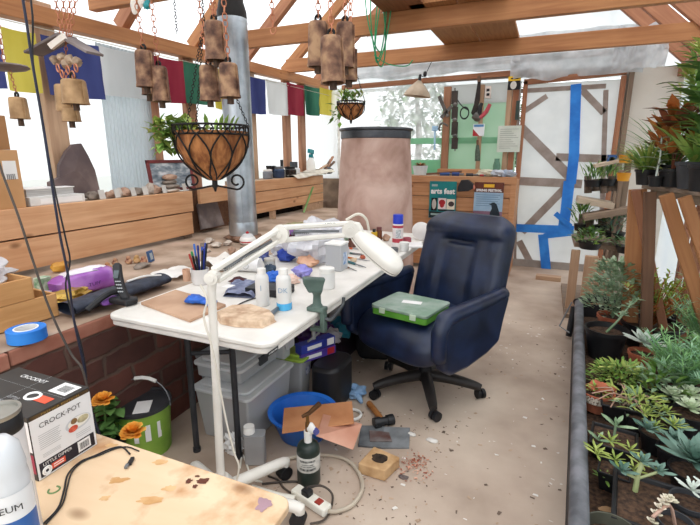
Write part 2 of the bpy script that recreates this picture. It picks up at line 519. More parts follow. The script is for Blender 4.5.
# back wall
bx0 = -3.0
GREYF = film('crumpled_grey_film', '#e2e3e5', clear=.15, trans=.6, col2='#bcbfc3', scale=5, gloss=.06)
GABLE = film('gable_film', '#eceef0', clear=.22, trans=.75, col2='#cfd4d6', scale=2.5)
mb = MB(); mb.add([(XL-.1, YB+.06, 2.22), (XR+.2, YB+.06, 2.22), (XR+.2, YB+.06, 2.3), (RX, YB+.06, RZ), (XL-.1, YB+.06, 2.3)], [(0, 1, 2, 3, 4)])
mb.build('wall_back_gable', GABLE, smooth=0, kind='structure', label='film-covered gable above the door')
dl = at(516, 180, y=YB).x; dr = at(611, 180, y=YB).x
mb = MB(); mb.bb((XL-.1, YB+.03, 0), (dl, YB+.1, 1.05)); mb.build('wall_back_base', mat('earth_wall', ''), smooth=0, kind='structure', label='low back wall behind the wooden cabinet')
# back window with film, trees seen dimly through it
wa = at(336, 130, y=YB).x; wb = at(441, 130, y=YB).x
WINF = film('window_film', '#dfe4e4', clear=.55, trans=.6, col2='#f4f6f6', clear2=.22, scale=9, gloss=.05)
mb = MB(); mb.grid(lambda u, v: (wa+(wb-wa)*u, YB+.03+.02*mnoise.noise(V((u*6, v*6, 3))), 1.05+v*1.2), 24, 16)
mb.build('window_1', WINF, kind='structure', label='film-covered back window with foliage behind')
mb = MB(); mb.bb((XL-.1, YB+.03, 1.05), (wa, YB+.06, 2.25)); mb.build('wall_back_left', GLAZ, smooth=0, kind='structure', label='white film in the back left corner')
ga = at(445, 130, y=YB).x; gb = at(509, 130, y=YB).x
GREENF = film('pale_green_film', '#bfdcc6', clear=.03, trans=.6, col2='#d0e6d4', scale=2)
GREENT = film('green_tape', '#96d2ae', clear=.02, trans=.5, col2='#a6dcba', scale=4)
WPAN = film('white_panel', '#dcdedd', clear=.02, trans=.6)
zt = at(480, 103, y=YB).z
mb = MB(); mb.bb((ga-.05, YB+.03, 1.05), (gb+.1, YB+.05, zt)); mb.build('wall_back_green', GREENF, smooth=0, kind='structure', label='pale green translucent panel behind the hanging tools')
mb = MB(); mb.bb((ga-.05, YB+.03, zt), (gb+.1, YB+.05, 2.24)); mb.build('wall_back_upper', WPAN, smooth=0, kind='structure', label='white panel above the green one')
ztp = at(480, 141, y=YB).z
mb = MB(); mb.bb((wa+.7, YB+.005, ztp-.03), (gb+.08, YB+.012, ztp+.045)); mb.bb((wa+.7, YB+.004, 1.10), (ga+.02, YB+.011, 1.32))
mb.build('trim_green_tape', GREENT, smooth=0, kind='structure', label='green tape across the green panel')
# studs and header of the back wall
hz = at(440, 80, y=YB).z
beam('trim_header', (-2.7, YB, hz-.02), (dl+.1, YB, hz+.03), .05, .06, W_RED, kind='structure', label='header board over the back window')
for i, (px, w, mt) in enumerate(((446, .09, W_STUDR), (513, .07, W_RED), (507, .06, W_STUD), (480, .05, W_STUD))):
    x = at(px, 130, y=YB).x
    beam('trim_back_stud_%d' % (i+1), (x, YB, 1.0 if i != 1 else 0), (x, YB, 2.22), w, .045, mt, up=(0, 1, 0), kind='structure', label='upright stud in the back wall')
# bunched plastic sheet along the header
def bunched(name, label, x0, x1, z0, z1, y, amp, seed):
    mb = MB()
    def fn(u, v):
        z = z0+(z1-z0)*v
        nz = mnoise.noise(V((u*9, v*2.2, seed)))*amp+mnoise.noise(V((u*3, v*7, seed+5)))*amp
        return (x0+(x1-x0)*u, y-.03-.05*math.sin(v*PI)+nz, z+.05*mnoise.noise(V((u*5, v*2, seed+9))))
    mb.grid(fn, 60, 18)
    return mb.build(name, GREYF, smooth=179, label=label, cat='plastic sheet')
xa = at(352, 70, y=YB).x; xb = at(520, 70, y=YB).x
bunched('hanging_plastic_sheet', 'crumpled grey plastic sheet bunched above the back window', xa, xb, hz+.05, hz+.34, YB-.06, .05, 1)
xc = at(650, 60, y=YB-.1).x
bunched('hanging_plastic_sheet', 'crumpled clear plastic sheet draped over the door header', xb-.1, xc-.05, hz-.07, hz+.42, YB-.06, .05, 4)
bunched('hanging_plastic_sheet', 'torn hanging end of plastic film beside the right eave', at(612, 60, y=YB-.2).x, xc+.12, hz-.05, hz+.36, YB-.2, .06, 8)
g1 = at(524, 61, y=YB+.02); g2 = at(613, 51, y=YB+.02)
for zz_, hh_ in ((at(570, 55, y=YB).z, .07), (at(560, 72, y=YB).z, .06)): beam('trim_gable_board_%d' % int(zz_*100), (g1.x-1.6, YB+.03, zz_), (g2.x+.1, YB+.03, zz_), .03, hh_, film('lumber_behind_film', '#94847a', clear=.0, trans=.15, col2='#aa9c94', scale=6), kind='structure', label='board seen through the gable film')
# door
D = thing('door_1', 'film-covered wooden plank-braced door with blue tape', None, ((dl+dr)/2, YB, 0), kind='structure')
DW = film('door_film', '#dadada', clear=.03, trans=.55, col2='#cccdce', scale=3)
W_DOOR = film('lumber_behind_film', '#94847a', clear=.0, trans=.15, col2='#aa9c94', scale=6)
ztop = at(565, 84, y=YB).z
JX0 = dl+.02; JX1 = dr-.01
for x in (JX0, JX1): beam('jamb', (x, YB-.02, 0), (x, YB-.02, ztop+.05), .05, .06, W_RED, D, up=(0, 1, 0))
beam('jamb', (JX0-.02, YB-.02, ztop+.04), (JX1+.02, YB-.02, ztop+.09), .06, .06, W_RED, D)
mb = MB(); mb.grid(lambda u, v: (JX0-.02+(JX1-JX0+.04)*u, YB+.0+.012*mnoise.noise(V((u*4, v*9, 2))), .02+v*(ztop-.0)), 20, 40)
mb.build('film_panel', DW, D, smooth=179)
def dbar(pa, pb, w, y=YB-.012):
    a = at(*pa, y=y); b = at(*pb, y=y)
    beam('brace', a, b, .012, w, W_DOOR, D, up=(0, 0, 1), bevel=0)
dbar((523, 112), (547, 96), .06); dbar((521, 128), (569, 176), .11); dbar((582, 90), (604, 113), .07)
dbar((556, 157), (609, 159), .09); dbar((519, 181), (582, 184), .10); dbar((522, 232), (567, 186), .09)
dbar((519, 241), (530, 262), .08); dbar((521, 91), (606, 86), .05); dbar((519, 90), (515, 262), .03)
dbar((606, 90), (600, 268), .05)
mb = MB(); mb.bb((JX0+.02, YB-.03, .0), (JX1-.02, YB-.01, .09)); mb.build('kick_strip', mat('grey_strip', '#8b837d', '#a49c95'), D, smooth=0)
def tape(pts, w):
    mb = MB()
    global tape_n; tape_n = globals().get('tape_n', 0)+1
    P = [at(*q, y=YB-.03-.004*tape_n) for q in pts]
    for i in range(len(P)-1):
        a, b = P[i], P[i+1]
        d = (b-a).normalized(); s = V((-d.z, 0, d.x))*w/2
        mb.add([a-s-d*w*.2, b-s+d*w*.2, b+s+d*w*.2, a+s-d*w*.2], [(0, 1, 2, 3)])
        for p in mb.v[-4:]: p.y += .0015*(i % 2)
    mb.build('blue_tape', BLUETAPE, D, smooth=0)
tape([(576, 86), (575, 120), (574, 155), (571, 182)], .11)
tape([(569, 183), (566, 210), (563, 230)], .12)
tape([(518, 228), (545, 229), (572, 230)], .10)
tape([(545, 236), (570, 233)], .07)
tape([(543, 236), (546, 268)], .11); tape([(556, 214), (570, 226)], .06)
# right side of back wall and right wall
mb = MB(); mb.bb((dr, YB+.0, 0), (XR+.15, YB+.06, 2.3)); mb.build('wall_back_right', mat('off_white_panel', '#cfc8bd', '#ddd7cd', scale=2, rough=.7), smooth=0, kind='structure', label='off-white panel right of the door')
beam('trim_door_post', (dr+.06, YB-.03, 0), (dr+.06, YB-.03, ztop+.2), .05, .05, W_GREY, up=(0, 1, 0), kind='structure', label='grey film-wrapped post beside the door')
RWALL = film('right_wall_film', '#e8edf2', clear=.15, trans=.7, col2='#dbe4ee', scale=2)
mb = MB(); mb.grid(lambda u, v: (XR+.02, -1.2+u*(YB+1.2), .0+v*2.3), 2, 2); mb.build('wall_right', RWALL, smooth=0, kind='structure', label='white plastic film wall behind the plants')
for i, y in enumerate((0., 1.2, 2.4, 3.6, 4.8)):
    beam('trim_right_stud_%d' % (i+1), (XR-.03, y, 0), (XR-.03, y, 2.2), .09, .04, W_RED, up=(1, 0, 0), kind='structure', label='upright stud in the right wall')
# boards lying over the ties
q0 = at(458, 42, y=4.95-.03); 
for k, (xa_, xb_, ya, yb, lab) in enumerate(((at(432, 20, y=4.3).x-.02, at(470, 20, y=4.3).x, 3.6, 5.1, 'brown board lying across the roof ties, left one of two'), (at(470, 20, y=4.3).x+.01, at(512, 20, y=4.3).x+.02, 3.55, 5.02, 'brown board lying across the roof ties, right one of two'))):
    mb = MB(); mb.bb((xa_, ya, 2.4735), (xb_, yb, 2.505)); mb.build('roof_board', wood('shelf_board', '#8a5a38', '#b07c50', axis=1), smooth=0, bevel=.003, label=lab, cat='board', group='boards across the roof ties')
xq = at(395, 8, y=3.3).x
mb = MB(); mb.bb((xq-.22, 2.45, 2.4735), (xq+.12, 3.8, 2.50)); mb.build('roof_board', wood('shelf_board_dark', '#6a4028', '#8a5a3c', axis=1), smooth=0, bevel=.003, label='dark brown board lying on the roof ties nearer the camera', cat='board', group='boards across the roof ties')

# trees outside the back window
def outdoor_tree(x, y, h, seed, lab):
    T = thing('bushy_tree', lab, 'tree', (x, y, -.11), group='trees outside')
    rr = random.Random(seed); mb = MB()
    mb.tube([(x, y, -.11), (x+.1, y, h*.5), (x, y, h*.85)], [.09, .07, .03], 8); mb.build('trunk', W_DARK, T)
    mb = MB()
    for i in range(900):
        a = rr.random()*2*PI; b = rr.random(); c = rr.random()
        rad = (.3+.7*b**.5)*h*.33
        z = h*(.3+.68*c)
        p = V((x+math.cos(a)*rad*(1-.5*c), y+math.sin(a)*rad*(1-.5*c), z))
        mb.leaf(p, (rr.uniform(-1, 1), rr.uniform(-1, 1), rr.uniform(-.6, .4)), .22, .1, .4, seg=2)
    mb.build('crown', LEAFD, T, smooth=0)
outdoor_tree(-2.6, 9.5, 3.3, 3, 'dark bushy tree outside, dimly seen through the back window film')
outdoor_tree(-1.2, 11.5, 3.0, 4, 'smaller bushy tree outside beyond the back window')
# ================================================================== PLANTERS, BRICK BENCH, BARREL, STOVEPIPE
XP = -2.70            # front face of the left planter boxes
ZS = 1.09             # their top
# left planter: two wide boards
yA, yB_ = -1.0, at(193, 200, x=XP).y
PL = thing('planter_box', 'long wooden planter box of two wide orange boards on the left', 'planter', (XP-.1, 1.5, .735))
for k, (z0, z1, yy) in enumerate(((.735, .914, yB_-.02), (.923, ZS, yB_))):
    mb = MB(); mb.bb((XP-.04, yA, z0), (XP, yy, z1)); mb.build('board', W_PLANK, PL, smooth=0, bevel=.004)
mb = MB(); mb.bb((XP-.052, yA, .74), (XP-.041, yB_-.1, ZS-.051)); mb.build('gap_shade_sheet', mat('gap_shade', '#1e1510', '#2c2018'), PL, smooth=0)  # dark sheet added behind the boards to shut light out of their gap
mb = MB(); mb.bb((XL+.0, yA, ZS-.05), (XP-.04, yB_, ZS-.004)); mb.build('top_shelf', mat('dusty_shelf_top', '#97816c', '#bda58d', scale=5, rough=.9), PL, smooth=0)
mb = MB(); mb.bb((XP-.045, yB_-.09, .70), (XP-.0401, yB_-.02, .9)); mb.bb((XP-.24, yB_-.04, .70), (XP-.04, yB_, 1.04)); mb.build('end_post', W_GREY, PL, smooth=0)
# right planter: three boards, open bay beneath
yC, yD = at(246, 190, x=XP).y, 5.42
ZT = 1.13
PR = thing('planter_box', 'wooden planter box of three orange boards between stovepipe and barrel', 'planter', (XP-.1, 4.6, .7))
zs = [.79, .90, 1.015, ZT]
for k in range(3):
    mb = MB(); mb.bb((XP-.04, yC, zs[k]+.003), (XP, yD-.02, zs[k+1]-.004)); mb.build('board', W_PLANK, PR, smooth=0, bevel=.004)
mb = MB(); mb.bb((XP-.052, yC, .80), (XP-.041, yD-.03, ZT-.052)); mb.build('gap_shade_sheet', mat('gap_shade', ''), PR, smooth=0)  # same added sheet, keeps the gaps between these boards dark
mb = MB(); mb.bb((XL, yC, ZT-.05), (XP-.04, yD-.02, ZT-.003)); mb.build('top_shelf', MATS['dusty_shelf_top'], PR, smooth=0)
yq = at(275, 222, x=XP).y
for y0_, y1_ in ((yq-.03, yq+.03), (yC, yC+.06), (yD-.5, yD-.02)):
    mb = MB(); mb.bb((XP-.05, y0_, .69), (XP-.005, y1_, .79)); mb.build('post', W_STUD, PR, smooth=0)
mb = MB(); mb.bb((XL, yC, .685), (XL+.02, yD, .80)); mb.build('bay_shade_panel', mat('bay_shade', '#1d1612', '#33261f', rough=.95), PR, smooth=0)  # near-black panel stands for the shade inside the open bay
# recess between them: back board, slate slab, box
mb = MB(); mb.bb((XL+.05, yB_+.01, .70), (XL+.08, yC-.0, ZT-.05)); mb.build('trim_recess_back', W_DARK, smooth=0, kind='structure', label='dark back of the recess behind the stovepipe')
mb = MB(); mb.bb((XP-.06, yB_+.12, .97), (XP-.02, yC+.0, 1.105)); mb.build('recess_board', W_PLANK, smooth=0, bevel=.004, label='short orange board bridging the gap behind the stovepipe', cat='board')  # plain upright board with nothing under it, not a shelf

# brick bench
XB = -1.70; ZL = .70
def brickmat():
    mt, nt, b = new_mat('dark_red_brick')
    b.inputs['Roughness'].default_value = .9
    tc = nt.nodes.new('ShaderNodeTexCoord'); sp = nt.nodes.new('ShaderNodeSeparateXYZ'); cb = nt.nodes.new('ShaderNodeCombineXYZ')
    link(nt, tc.outputs['Object'], sp.inputs[0]); link(nt, sp.outputs['Y'], cb.inputs['X']); link(nt, sp.outputs['Z'], cb.inputs['Y'])
    br = nt.nodes.new('ShaderNodeTexBrick')
    br.inputs['Color1'].default_value = hexc('#6b3e34'); br.inputs['Color2'].default_value = hexc('#4c2e29'); br.inputs['Mortar'].default_value = hexc('#5c483f')
    br.inputs['Scale'].default_value = 1; br.inputs['Brick Width'].default_value = .3; br.inputs['Row Height'].default_value = .105; br.inputs['Mortar Size'].default_value = .012
    br.inputs['Mortar Smooth'].default_value = .6
    nz = nt.nodes.new('ShaderNodeTexNoise'); nz.inputs['Scale'].default_value = 9; nz.inputs['Detail'].default_value = 5
    link(nt, tc.outputs['Object'], nz.inputs['Vector'])
    mv = nt.nodes.new('ShaderNodeMixRGB'); mv.blend_type = 'LINEAR_LIGHT'; mv.inputs[0].default_value = .03
    link(nt, cb.outputs[0], mv.inputs[1]); link(nt, nz.outputs['Color'], mv.inputs[2]); link(nt, mv.outputs[0], br.inputs['Vector'])
    mx = nt.nodes.new('ShaderNodeMixRGB'); mx.blend_type = 'OVERLAY'; mx.inputs[0].default_value = .5
    link(nt, br.outputs['Color'], mx.inputs[1]); link(nt, nz.outputs['Fac'], mx.inputs[2])
    link(nt, mx.outputs[0], b.inputs['Base Color'])
    bp = nt.nodes.new('ShaderNodeBump'); bp.inputs['Strength'].default_value = .5; bp.inputs['Distance'].default_value = .01
    link(nt, br.outputs['Fac'], bp.inputs['Height']); bp.invert = True; link(nt, bp.outputs[0], b.inputs['Normal'])
    MATS['dark_red_brick'] = mt
    return mt
BRICK = brickmat()
BB = thing('brick_bench', 'long dark red brick bench with a dusty slab top along the left wall', 'bench', ((XB+XP)/2, 1.4, 0))
mb = MB(); mb.bb((XL-.01, -1.0, 0), (XB-.02, 3.6, .635)); mb.bb((XL-.01, 3.6, 0), (-1.97, 5.4, .635)); mb.build('brick_base', BRICK, BB, smooth=0)
SLABF = mat('reddish_slab', '#8d5544', '#a87462', scale=7, rough=.9, bump=.2)
SLABT = mat('dusty_bench_top', '#8f7866', '#bfa896', scale=4, rough=.95, bump=.3, detail=8, c3='#ab9582')
mb = MB()
for y0, y1 in ((-1.0, -.2), (-.19, .46), (.465, .885), (.89, 1.45), (1.455, 2.1), (2.105, 2.8), (2.805, 3.6)):
    mb.bb((XP+.3, y0, .636), (XB+.012*rnd.uniform(-1, 1), y1-.004, ZL-.004))
mb.bb((XP+.3, 3.6, .636), (-1.95, 5.4, ZL-.004))
mb.build('coping', SLABF, BB, smooth=0, bevel=.006)
mb = MB(); mb.grid(lambda u, v: (XP-.18+((XB-.015 if v < .72 else -1.97)-XP+.18)*u, -1+6.4*v, ZL-.002+.012*max(0, mnoise.noise(V((u*3, v*12, 1))))*(1-u)), 10, 60)
mb.build('dusty_top', SLABT, BB, smooth=179)

# barrel
bc = V((at(375, 200, y=4.08).x, 4.08, 0)); br_ = m(V((bc.x, 3.9, 1.2)), 37.5)
BAR = thing('barrel', 'big pinkish plaster-coated steel barrel with a dark metal rim', 'barrel', bc)
PLAST = mat('pinkish_plaster', '#a07e70', '#d2b6aa', scale=3.2, rough=.9, bump=.25, detail=9, c3='#bf9f92', distort=.4)
zb = at(375, 137, y=3.75).z
mb = MB(); mb.lathe(bc, [(br_*1.14, .0), (br_*1.12, .4), (br_*1.05, .85), (br_*.99, 1.25), (br_*.93, zb)], 40); mb.build('plaster_body', PLAST, BAR)
DRIM = mat('dark_steel_rim', '#3c3f45', '#5a5c60', rough=.4, metal=.7)
mb = MB(); mb.lathe(bc, [(br_*.94, zb-.005), (br_*.955, zb), (br_*.955, zb+.06), (br_*1.0, zb+.07), (br_*1.0, zb+.083), (br_*.96, zb+.088), (br_*.94, zb+.075), (0, zb+.075)], 40); mb.build('metal_rim', DRIM, BAR)
# stovepipe
pp = V((at(242, 200, x=-2.25).x, at(242, 200, x=-2.25).y, 0)); pr = m(pp+V((0, 0, 1.2)), 13.8)
GALV = mat('galvanised_steel', '#8f979e', '#c3cad0', scale=5, rough=.32, metal=.75, c3='#a9b1b7')
PIPE = thing('stovepipe', 'tall galvanised steel stovepipe with black top section', 'stovepipe', (pp.x, pp.y, .70))
zq = at(242, 18, y=pp.y).z; z0 = at(242, 222, y=pp.y).z
mb = MB(); mb.lathe(pp, [(pr, z0), (pr, zq)], 32); mb.lathe(pp, [(pr+.002, zq-.03), (pr+.002, zq-.012), (pr, zq-.01)], 32); mb.tube([(pp.x+pr*.6, pp.y-pr*.8-.001, z0), (pp.x+pr*.6, pp.y-pr*.8-.001, zq)], .003, 6); mb.build('pipe_section', GALV, PIPE)
mb = MB(); mb.lathe(pp, [(pr*1.03, z0-.10), (pr*1.05, z0-.06), (pr*1.03, z0), (pr*1.0, z0+.01)], 32); mb.lathe(pp, [(pr*1.02, z0-.10), (0, z0-.10)], 32); mb.build('collar', GALV, PIPE)
mb = MB(); mb.lathe(pp, [(pr*.99, zq-.005), (pr*.98, zq+.05), (pr*.8, zq+.12), (pr*.78, zq+.55)], 32); mb.build('black_pipe', IRON, PIPE)
mb = MB()
for k in range(5):
    a = k*1.25; mb.blob((pp.x+.09*math.cos(a), pp.y+.09*math.sin(a), .70+(z0-.8)/2), (.07, .06, (z0-.80)/2+.001), k, .15, flat=1)
mb.lathe(pp, [(.12, .70), (.115, z0-.10)], 16)
mb.build('stone_footing', mat('brown_clay', '#5e4638', '#8a6a56', scale=9, rough=.95, bump=.5), PIPE)

# ================================================================== PRAYER FLAGS
FL = {}
for nme, c1, c2 in (('yellow', '#b5a53c', '#cdbf5c'), ('blue', '#383e6c', '#4c5386'), ('white', '#c9cbcb', '#dcdede'), ('red', '#832c3c', '#9e434f'), ('green', '#2f5a4a', '#477a64')):
    FL[nme] = film('flag_cloth_'+nme, c1, clear=0, trans=.35, col2=c2, scale=3, gloss=0, stretch=(1, 1, .3))
PF = thing('prayer_flag_string', 'string of faded yellow, blue, white, red and green prayer flags under the eave beam', 'flags', (XL+.07, 3.5, 2.1))
flags = [(-42, -5, 14, 86, 'blue'), (0, 34, 26, 91, 'yellow'), (40, 97, 34, 97, 'blue'), (97, 147, 45, 97, 'white'), (152, 182, 55, 102, 'red'), (183, 210, 60, 104, 'green'), (211, 228, 66, 109, 'yellow'), (249.5, 265, 76, 114, 'blue'), (265.5, 287, 78.5, 115, 'white'), (286.5, 303.5, 82, 115.5, 'red'), (304, 319.5, 85, 115.5, 'green'), (319.5, 335.5, 87, 115.5, 'yellow')]
xf = XL+.07
for i, (a, b, t, bt, c) in enumerate(flags):
    y0 = at(a, t, x=xf).y; y1 = at(b, t, x=xf).y; zt0 = at(a, t, x=xf).z; zt1 = zt0+.03*(y1-y0); zb0 = at((a+b)/2, bt, x=xf).z
    mb = MB(); sd = i*3.3
    mb.grid(lambda u, v: (xf+.012*math.sin(u*9+sd)*v+.006*mnoise.noise(V((u*4, v*3, sd))), y0+(y1-y0)*u+.02*v*math.sin(sd), zt0+(zt1-zt0)*u-(zt0-zb0)*v-.006*math.sin(u*PI)), 16, 8)
    mb.build('flag', FL[c], PF, smooth=179, label=c+' prayer flag')
mb = MB(); mb.tube([(xf, -.5, 2.085), (xf, 2, 2.125), (xf, 4, 2.165), (xf, YB-.05, 2.19)], .003, 5); mb.build('cord', mat('pale_cord', '#b9b2a2'), PF)

# ================================================================== BELL CHIMES
def bell(mb_root, c, r, h, mt, tilt=0, clap=.035, seed=0):
    """cow-bell shape hanging with its top at c; open below"""
    c = V(c)
    rot = (Matrix.Rotation(tilt, 3, 'Y') @ Matrix.Rotation(tilt*.6, 3, 'X'))
    mb = MB()
    prof = [(r*.3, 0), (r*.78, -h*.02), (r*.90, -h*.07), (r*.93, -h*.15), (r*.97, -h*.5), (r, -h*.9), (r*1.06, -h*.96), (r*1.06, -h), (r*.9, -h*.985), (r*.85, -h*.3), (0, -h*.1)]
    mb.lathe(c, prof, 20, rot)
    mb.tube([c+rot @ V((r*1.0, 0, -h*.08)), c+rot @ V((r*1.06, 0, -h*.95))], .003, 5)
    b = mb.build('bell', mt, mb_root)
    mb = MB(); mb.tube([c+rot @ V((0, 0, -h*.12)), c+rot @ V((0, 0, -h*.9))], .004, 6)
    mb.tube([c+rot @ V((0, 0, -h*.85)), c+rot @ V((0, 0, -h-clap))], [.012, .013], 8)
    mb.build('clapper', DARKCL, b)
    mb = MB(); mb.torus(c+V((0, 0, r*.22)), r*.28, .005, rot @ V((0, 1, 0)), 12, 6); mb.build('bell_loop', IRON, b)
DARKCL = wood('dark_clapper_wood', '#3a2a22', '#5c4434', axis=2)
ZTIE = 2.33
def chime(label, y, bells, chains, ztop=ZTIE, mt=RUST, group='hanging bell chimes'):
    c0 = at(bells[0][0], bells[0][1], y=y)
    T = thing('hanging_bell_chime', label, 'bell chime', c0, group=group)
    for i, (px, py, w, h, dy, tl) in enumerate(bells):
        c = at(px, py, y=y+dy); bell(T, c, m(c, w)/2, m(c, h), mt, tl, clap=m(c, 6))
    mb = MB()
    for (ax, ay, bx, by, dy, up) in chains:
        a = at(ax, ay, y=y+dy); b = at(bx, by, y=y+dy); mb = MB()
        if up: mb.chain(V((a.x, a.y, ztop)), b, .028, .0022)
        else: mb.chain(a, b, .028, .0022)
        mb.build('chain', COPPER, T)
    return T
yc = 1.5
chime('two rusty bells on long copper chains, right of the roofed chime', yc, [(143.5, 50, 19, 35, 0, .03), (158.5, 66, 17, 34, .03, -.03), (148, 79, 14, 15, .1, 0)], [(131, -4, 143, 46, 0, 1), (150, 5, 158, 62, .03, 1)])
chime('three rusty bells hanging in front of the stovepipe', yc, [(214, 21, 21, 37, 0, .0), (208.5, 65, 20, 34, .03, .03), (228, 63, 20, 33, -.03, -.03)], [(203, -4, 213, 16, 0, 1), (219, -4, 215, 16, 0, 1), (201, 20, 207, 62, .03, 0), (225, 20, 228, 60, -.03, 0), (197, -4, 201, 20, .03, 1), (223, -4, 225, 20, -.03, 1)])
chime('largest cluster of four dark rusty bells, right of the green flag', 1.45, [(318, 21, 21, 43, .05, .03), (331, 36, 24, 45, -.05, -.06), (345, 22, 19, 43, .1, .0), (349, 47, 16, 32, .18, .0)], [(322, -4, 318, 18, .05, 1), (329, 0, 331, 32, -.05, 1), (349, -4, 345, 18, .1, 1), (352, -4, 350, 44, .18, 1)])
# small pendants: single bell under a slate disc (far left)
T = thing('hanging_bell_chime', 'small single bell hanging under a flat slate disc at the left edge', 'bell chime', at(17, 100, y=1.45), group='hanging bell chimes')
c = at(17, 97, y=1.45); bell(T, c, m(c, 17)/2, m(c, 21), RUSTP, .0, clap=m(c, 7))
cd = at(5, 67, y=1.45); mb = MB(); mb.blob(cd, (m(c, 23), m(c, 20), m(c, 3.5)), 3, .12, 2); mb.build('slate_disc', SLATE, T)
mb = MB(); mb.chain(at(10, 71, y=1.45), at(16, 92, y=1.45), .02, .002); mb.chain((cd.x, cd.y, ZTIE), cd+V((0, 0, .01)), .028, .0022); mb.build('chain', COPPER, T)
# pagoda chime
yp = 1.45
T = thing('hanging_bell_chime', 'brassy bells clustered under a small slate gable roof', 'bell chime', at(65, 60, y=yp), group='hanging bell chimes')
ap = at(66, 37, y=yp)
for s_, e, lab in ((-1, at(33, 54, y=yp), 'left'), (1, at(95, 54, y=yp), 'right')):
    d = e-ap; mb = MB(); wd = .045
    n_ = d.cross(V((0, 1, 0))).normalized(); 
    if n_.z < 0: n_ = -n_
    vs = []
    for t, ww in ((-.04, 1.), (1, .92)):
        for yy in (-1, 1):
            for q in (-.005, .006): vs.append(ap+d*t+V((0, yy*wd*ww, 0))+n_*q)
    mb.add(vs, [(0, 1, 3, 2), (4, 6, 7, 5), (0, 4, 5, 1), (2, 3, 7, 6), (0, 2, 6, 4), (1, 5, 7, 3)])
    mb.build('slate_roof', SLATE, T, smooth=0, bevel=.002)
edge = mat('pale_worn_edge', '#cfc3b8', '#e2dad2', rough=.8)
mb = MB(); a = at(47, 44, y=yp-.046); b = at(62, 33, y=yp-.046); d = b-a; mb.add([a, a+V((.02, 0, -.022)), b+V((.012, 0, -.022)), b, a+V((0, .012, 0)), a+V((.02, .012, -.022)), b+V((.012, .012, -.022)), b+V((0, .012, 0))], [(0, 1, 2, 3), (4, 7, 6, 5), (0, 3, 7, 4), (1, 5, 6, 2), (0, 4, 5, 1), (3, 2, 6, 7)])
mb.build('pale_slate_strip', edge, T, smooth=0)
for px, py, w, h, dy in ((73, 79, 24, 24, -.03), (63, 84, 18, 26, .02), (70, 108, 17, 13, .02)):
    c = at(px, py, y=yp+dy); bell(T, c, m(c, w)/2, m(c, h), RUSTP, .02, clap=m(c, 6))
mb = MB()
for px, py in ((58, 68), (68, 70), (76, 68), (62, 74), (73, 75)): mb.torus(at(px, py, y=yp-.03), .016, .0032, (.3, 1, .1), 12, 6)
mb.build('copper_ring', COPPER, T)
mb = MB()
for k, (px, py) in enumerate(((55, 60), (62, 57), (70, 60), (77, 62), (66, 64))): mb.blob(at(px, py, y=yp-.01), (.022, .018, .018), k, .3)
mb.build('shell_cluster', mat('mottled_shell', '#8a735f', '#c0a78e', scale=20, rough=.6), T)
mb = MB()
for px, px2 in ((55, 62), (63, 65), (70, 68), (76, 70)): 
    a = at(px, -4, y=yp); mb.chain(a, at(px2, 36, y=yp), .026, .0024); mb.chain((a.x, a.y, ZTIE), a, .03, .0024)
mb.chain(at(66, 38, y=yp), at(66, 80, y=yp), .02, .002)
mb.build('chain', COPPER, T)
# charms at top of the two-bell chime
T = thing('hanging_charm_string', 'small white and teal charms strung at the top beside the two bells', 'charm', at(147, 5, y=1.55))
mb = MB(); mb.blob(at(134, 6, y=1.55), (.02, .008, .03), 2, .3); mb.blob(at(141, 2, y=1.55), (.016, .008, .02), 4, .3); mb.build('white_charm', mat('white_shell', '#d9cfc6', '#ece6df'), T)
mb = MB(); mb.blob(at(147, 5, y=1.55), (.016, .012, .018), 5, .3); mb.build('teal_charm', TEAL, T)
mb = MB(); a = at(147, 1, y=1.55); mb.tube([a, (a.x, a.y, ZTIE)], .0015, 5); a = at(134, 2, y=1.55); mb.tube([a, (a.x+.02, a.y, ZTIE)], .0015, 5); mb.build('string', BLACKM, T)
# thin wire chain right of it
a = at(177, 34, y=1.5); mb = MB(); mb.chain((a.x, a.y, ZTIE), a, .014, .0016); mb.build('hanging_thin_chain', IRON, label='thin dark chain hanging between the two-bell and three-bell chimes', cat='chain', origin=a)
# empty chain right of the pipe
a = at(273, 27, y=1.55); mb = MB(); mb.chain((a.x-.01, a.y, ZTIE), a, .026, .0022); mb.torus(a-V((0, 0, .012)), .012, .002, (0, 1, 0), 10, 5); mb.build('hanging_copper_chain', COPPER, label='empty copper chain hanging right of the stovepipe', cat='chain', origin=a)

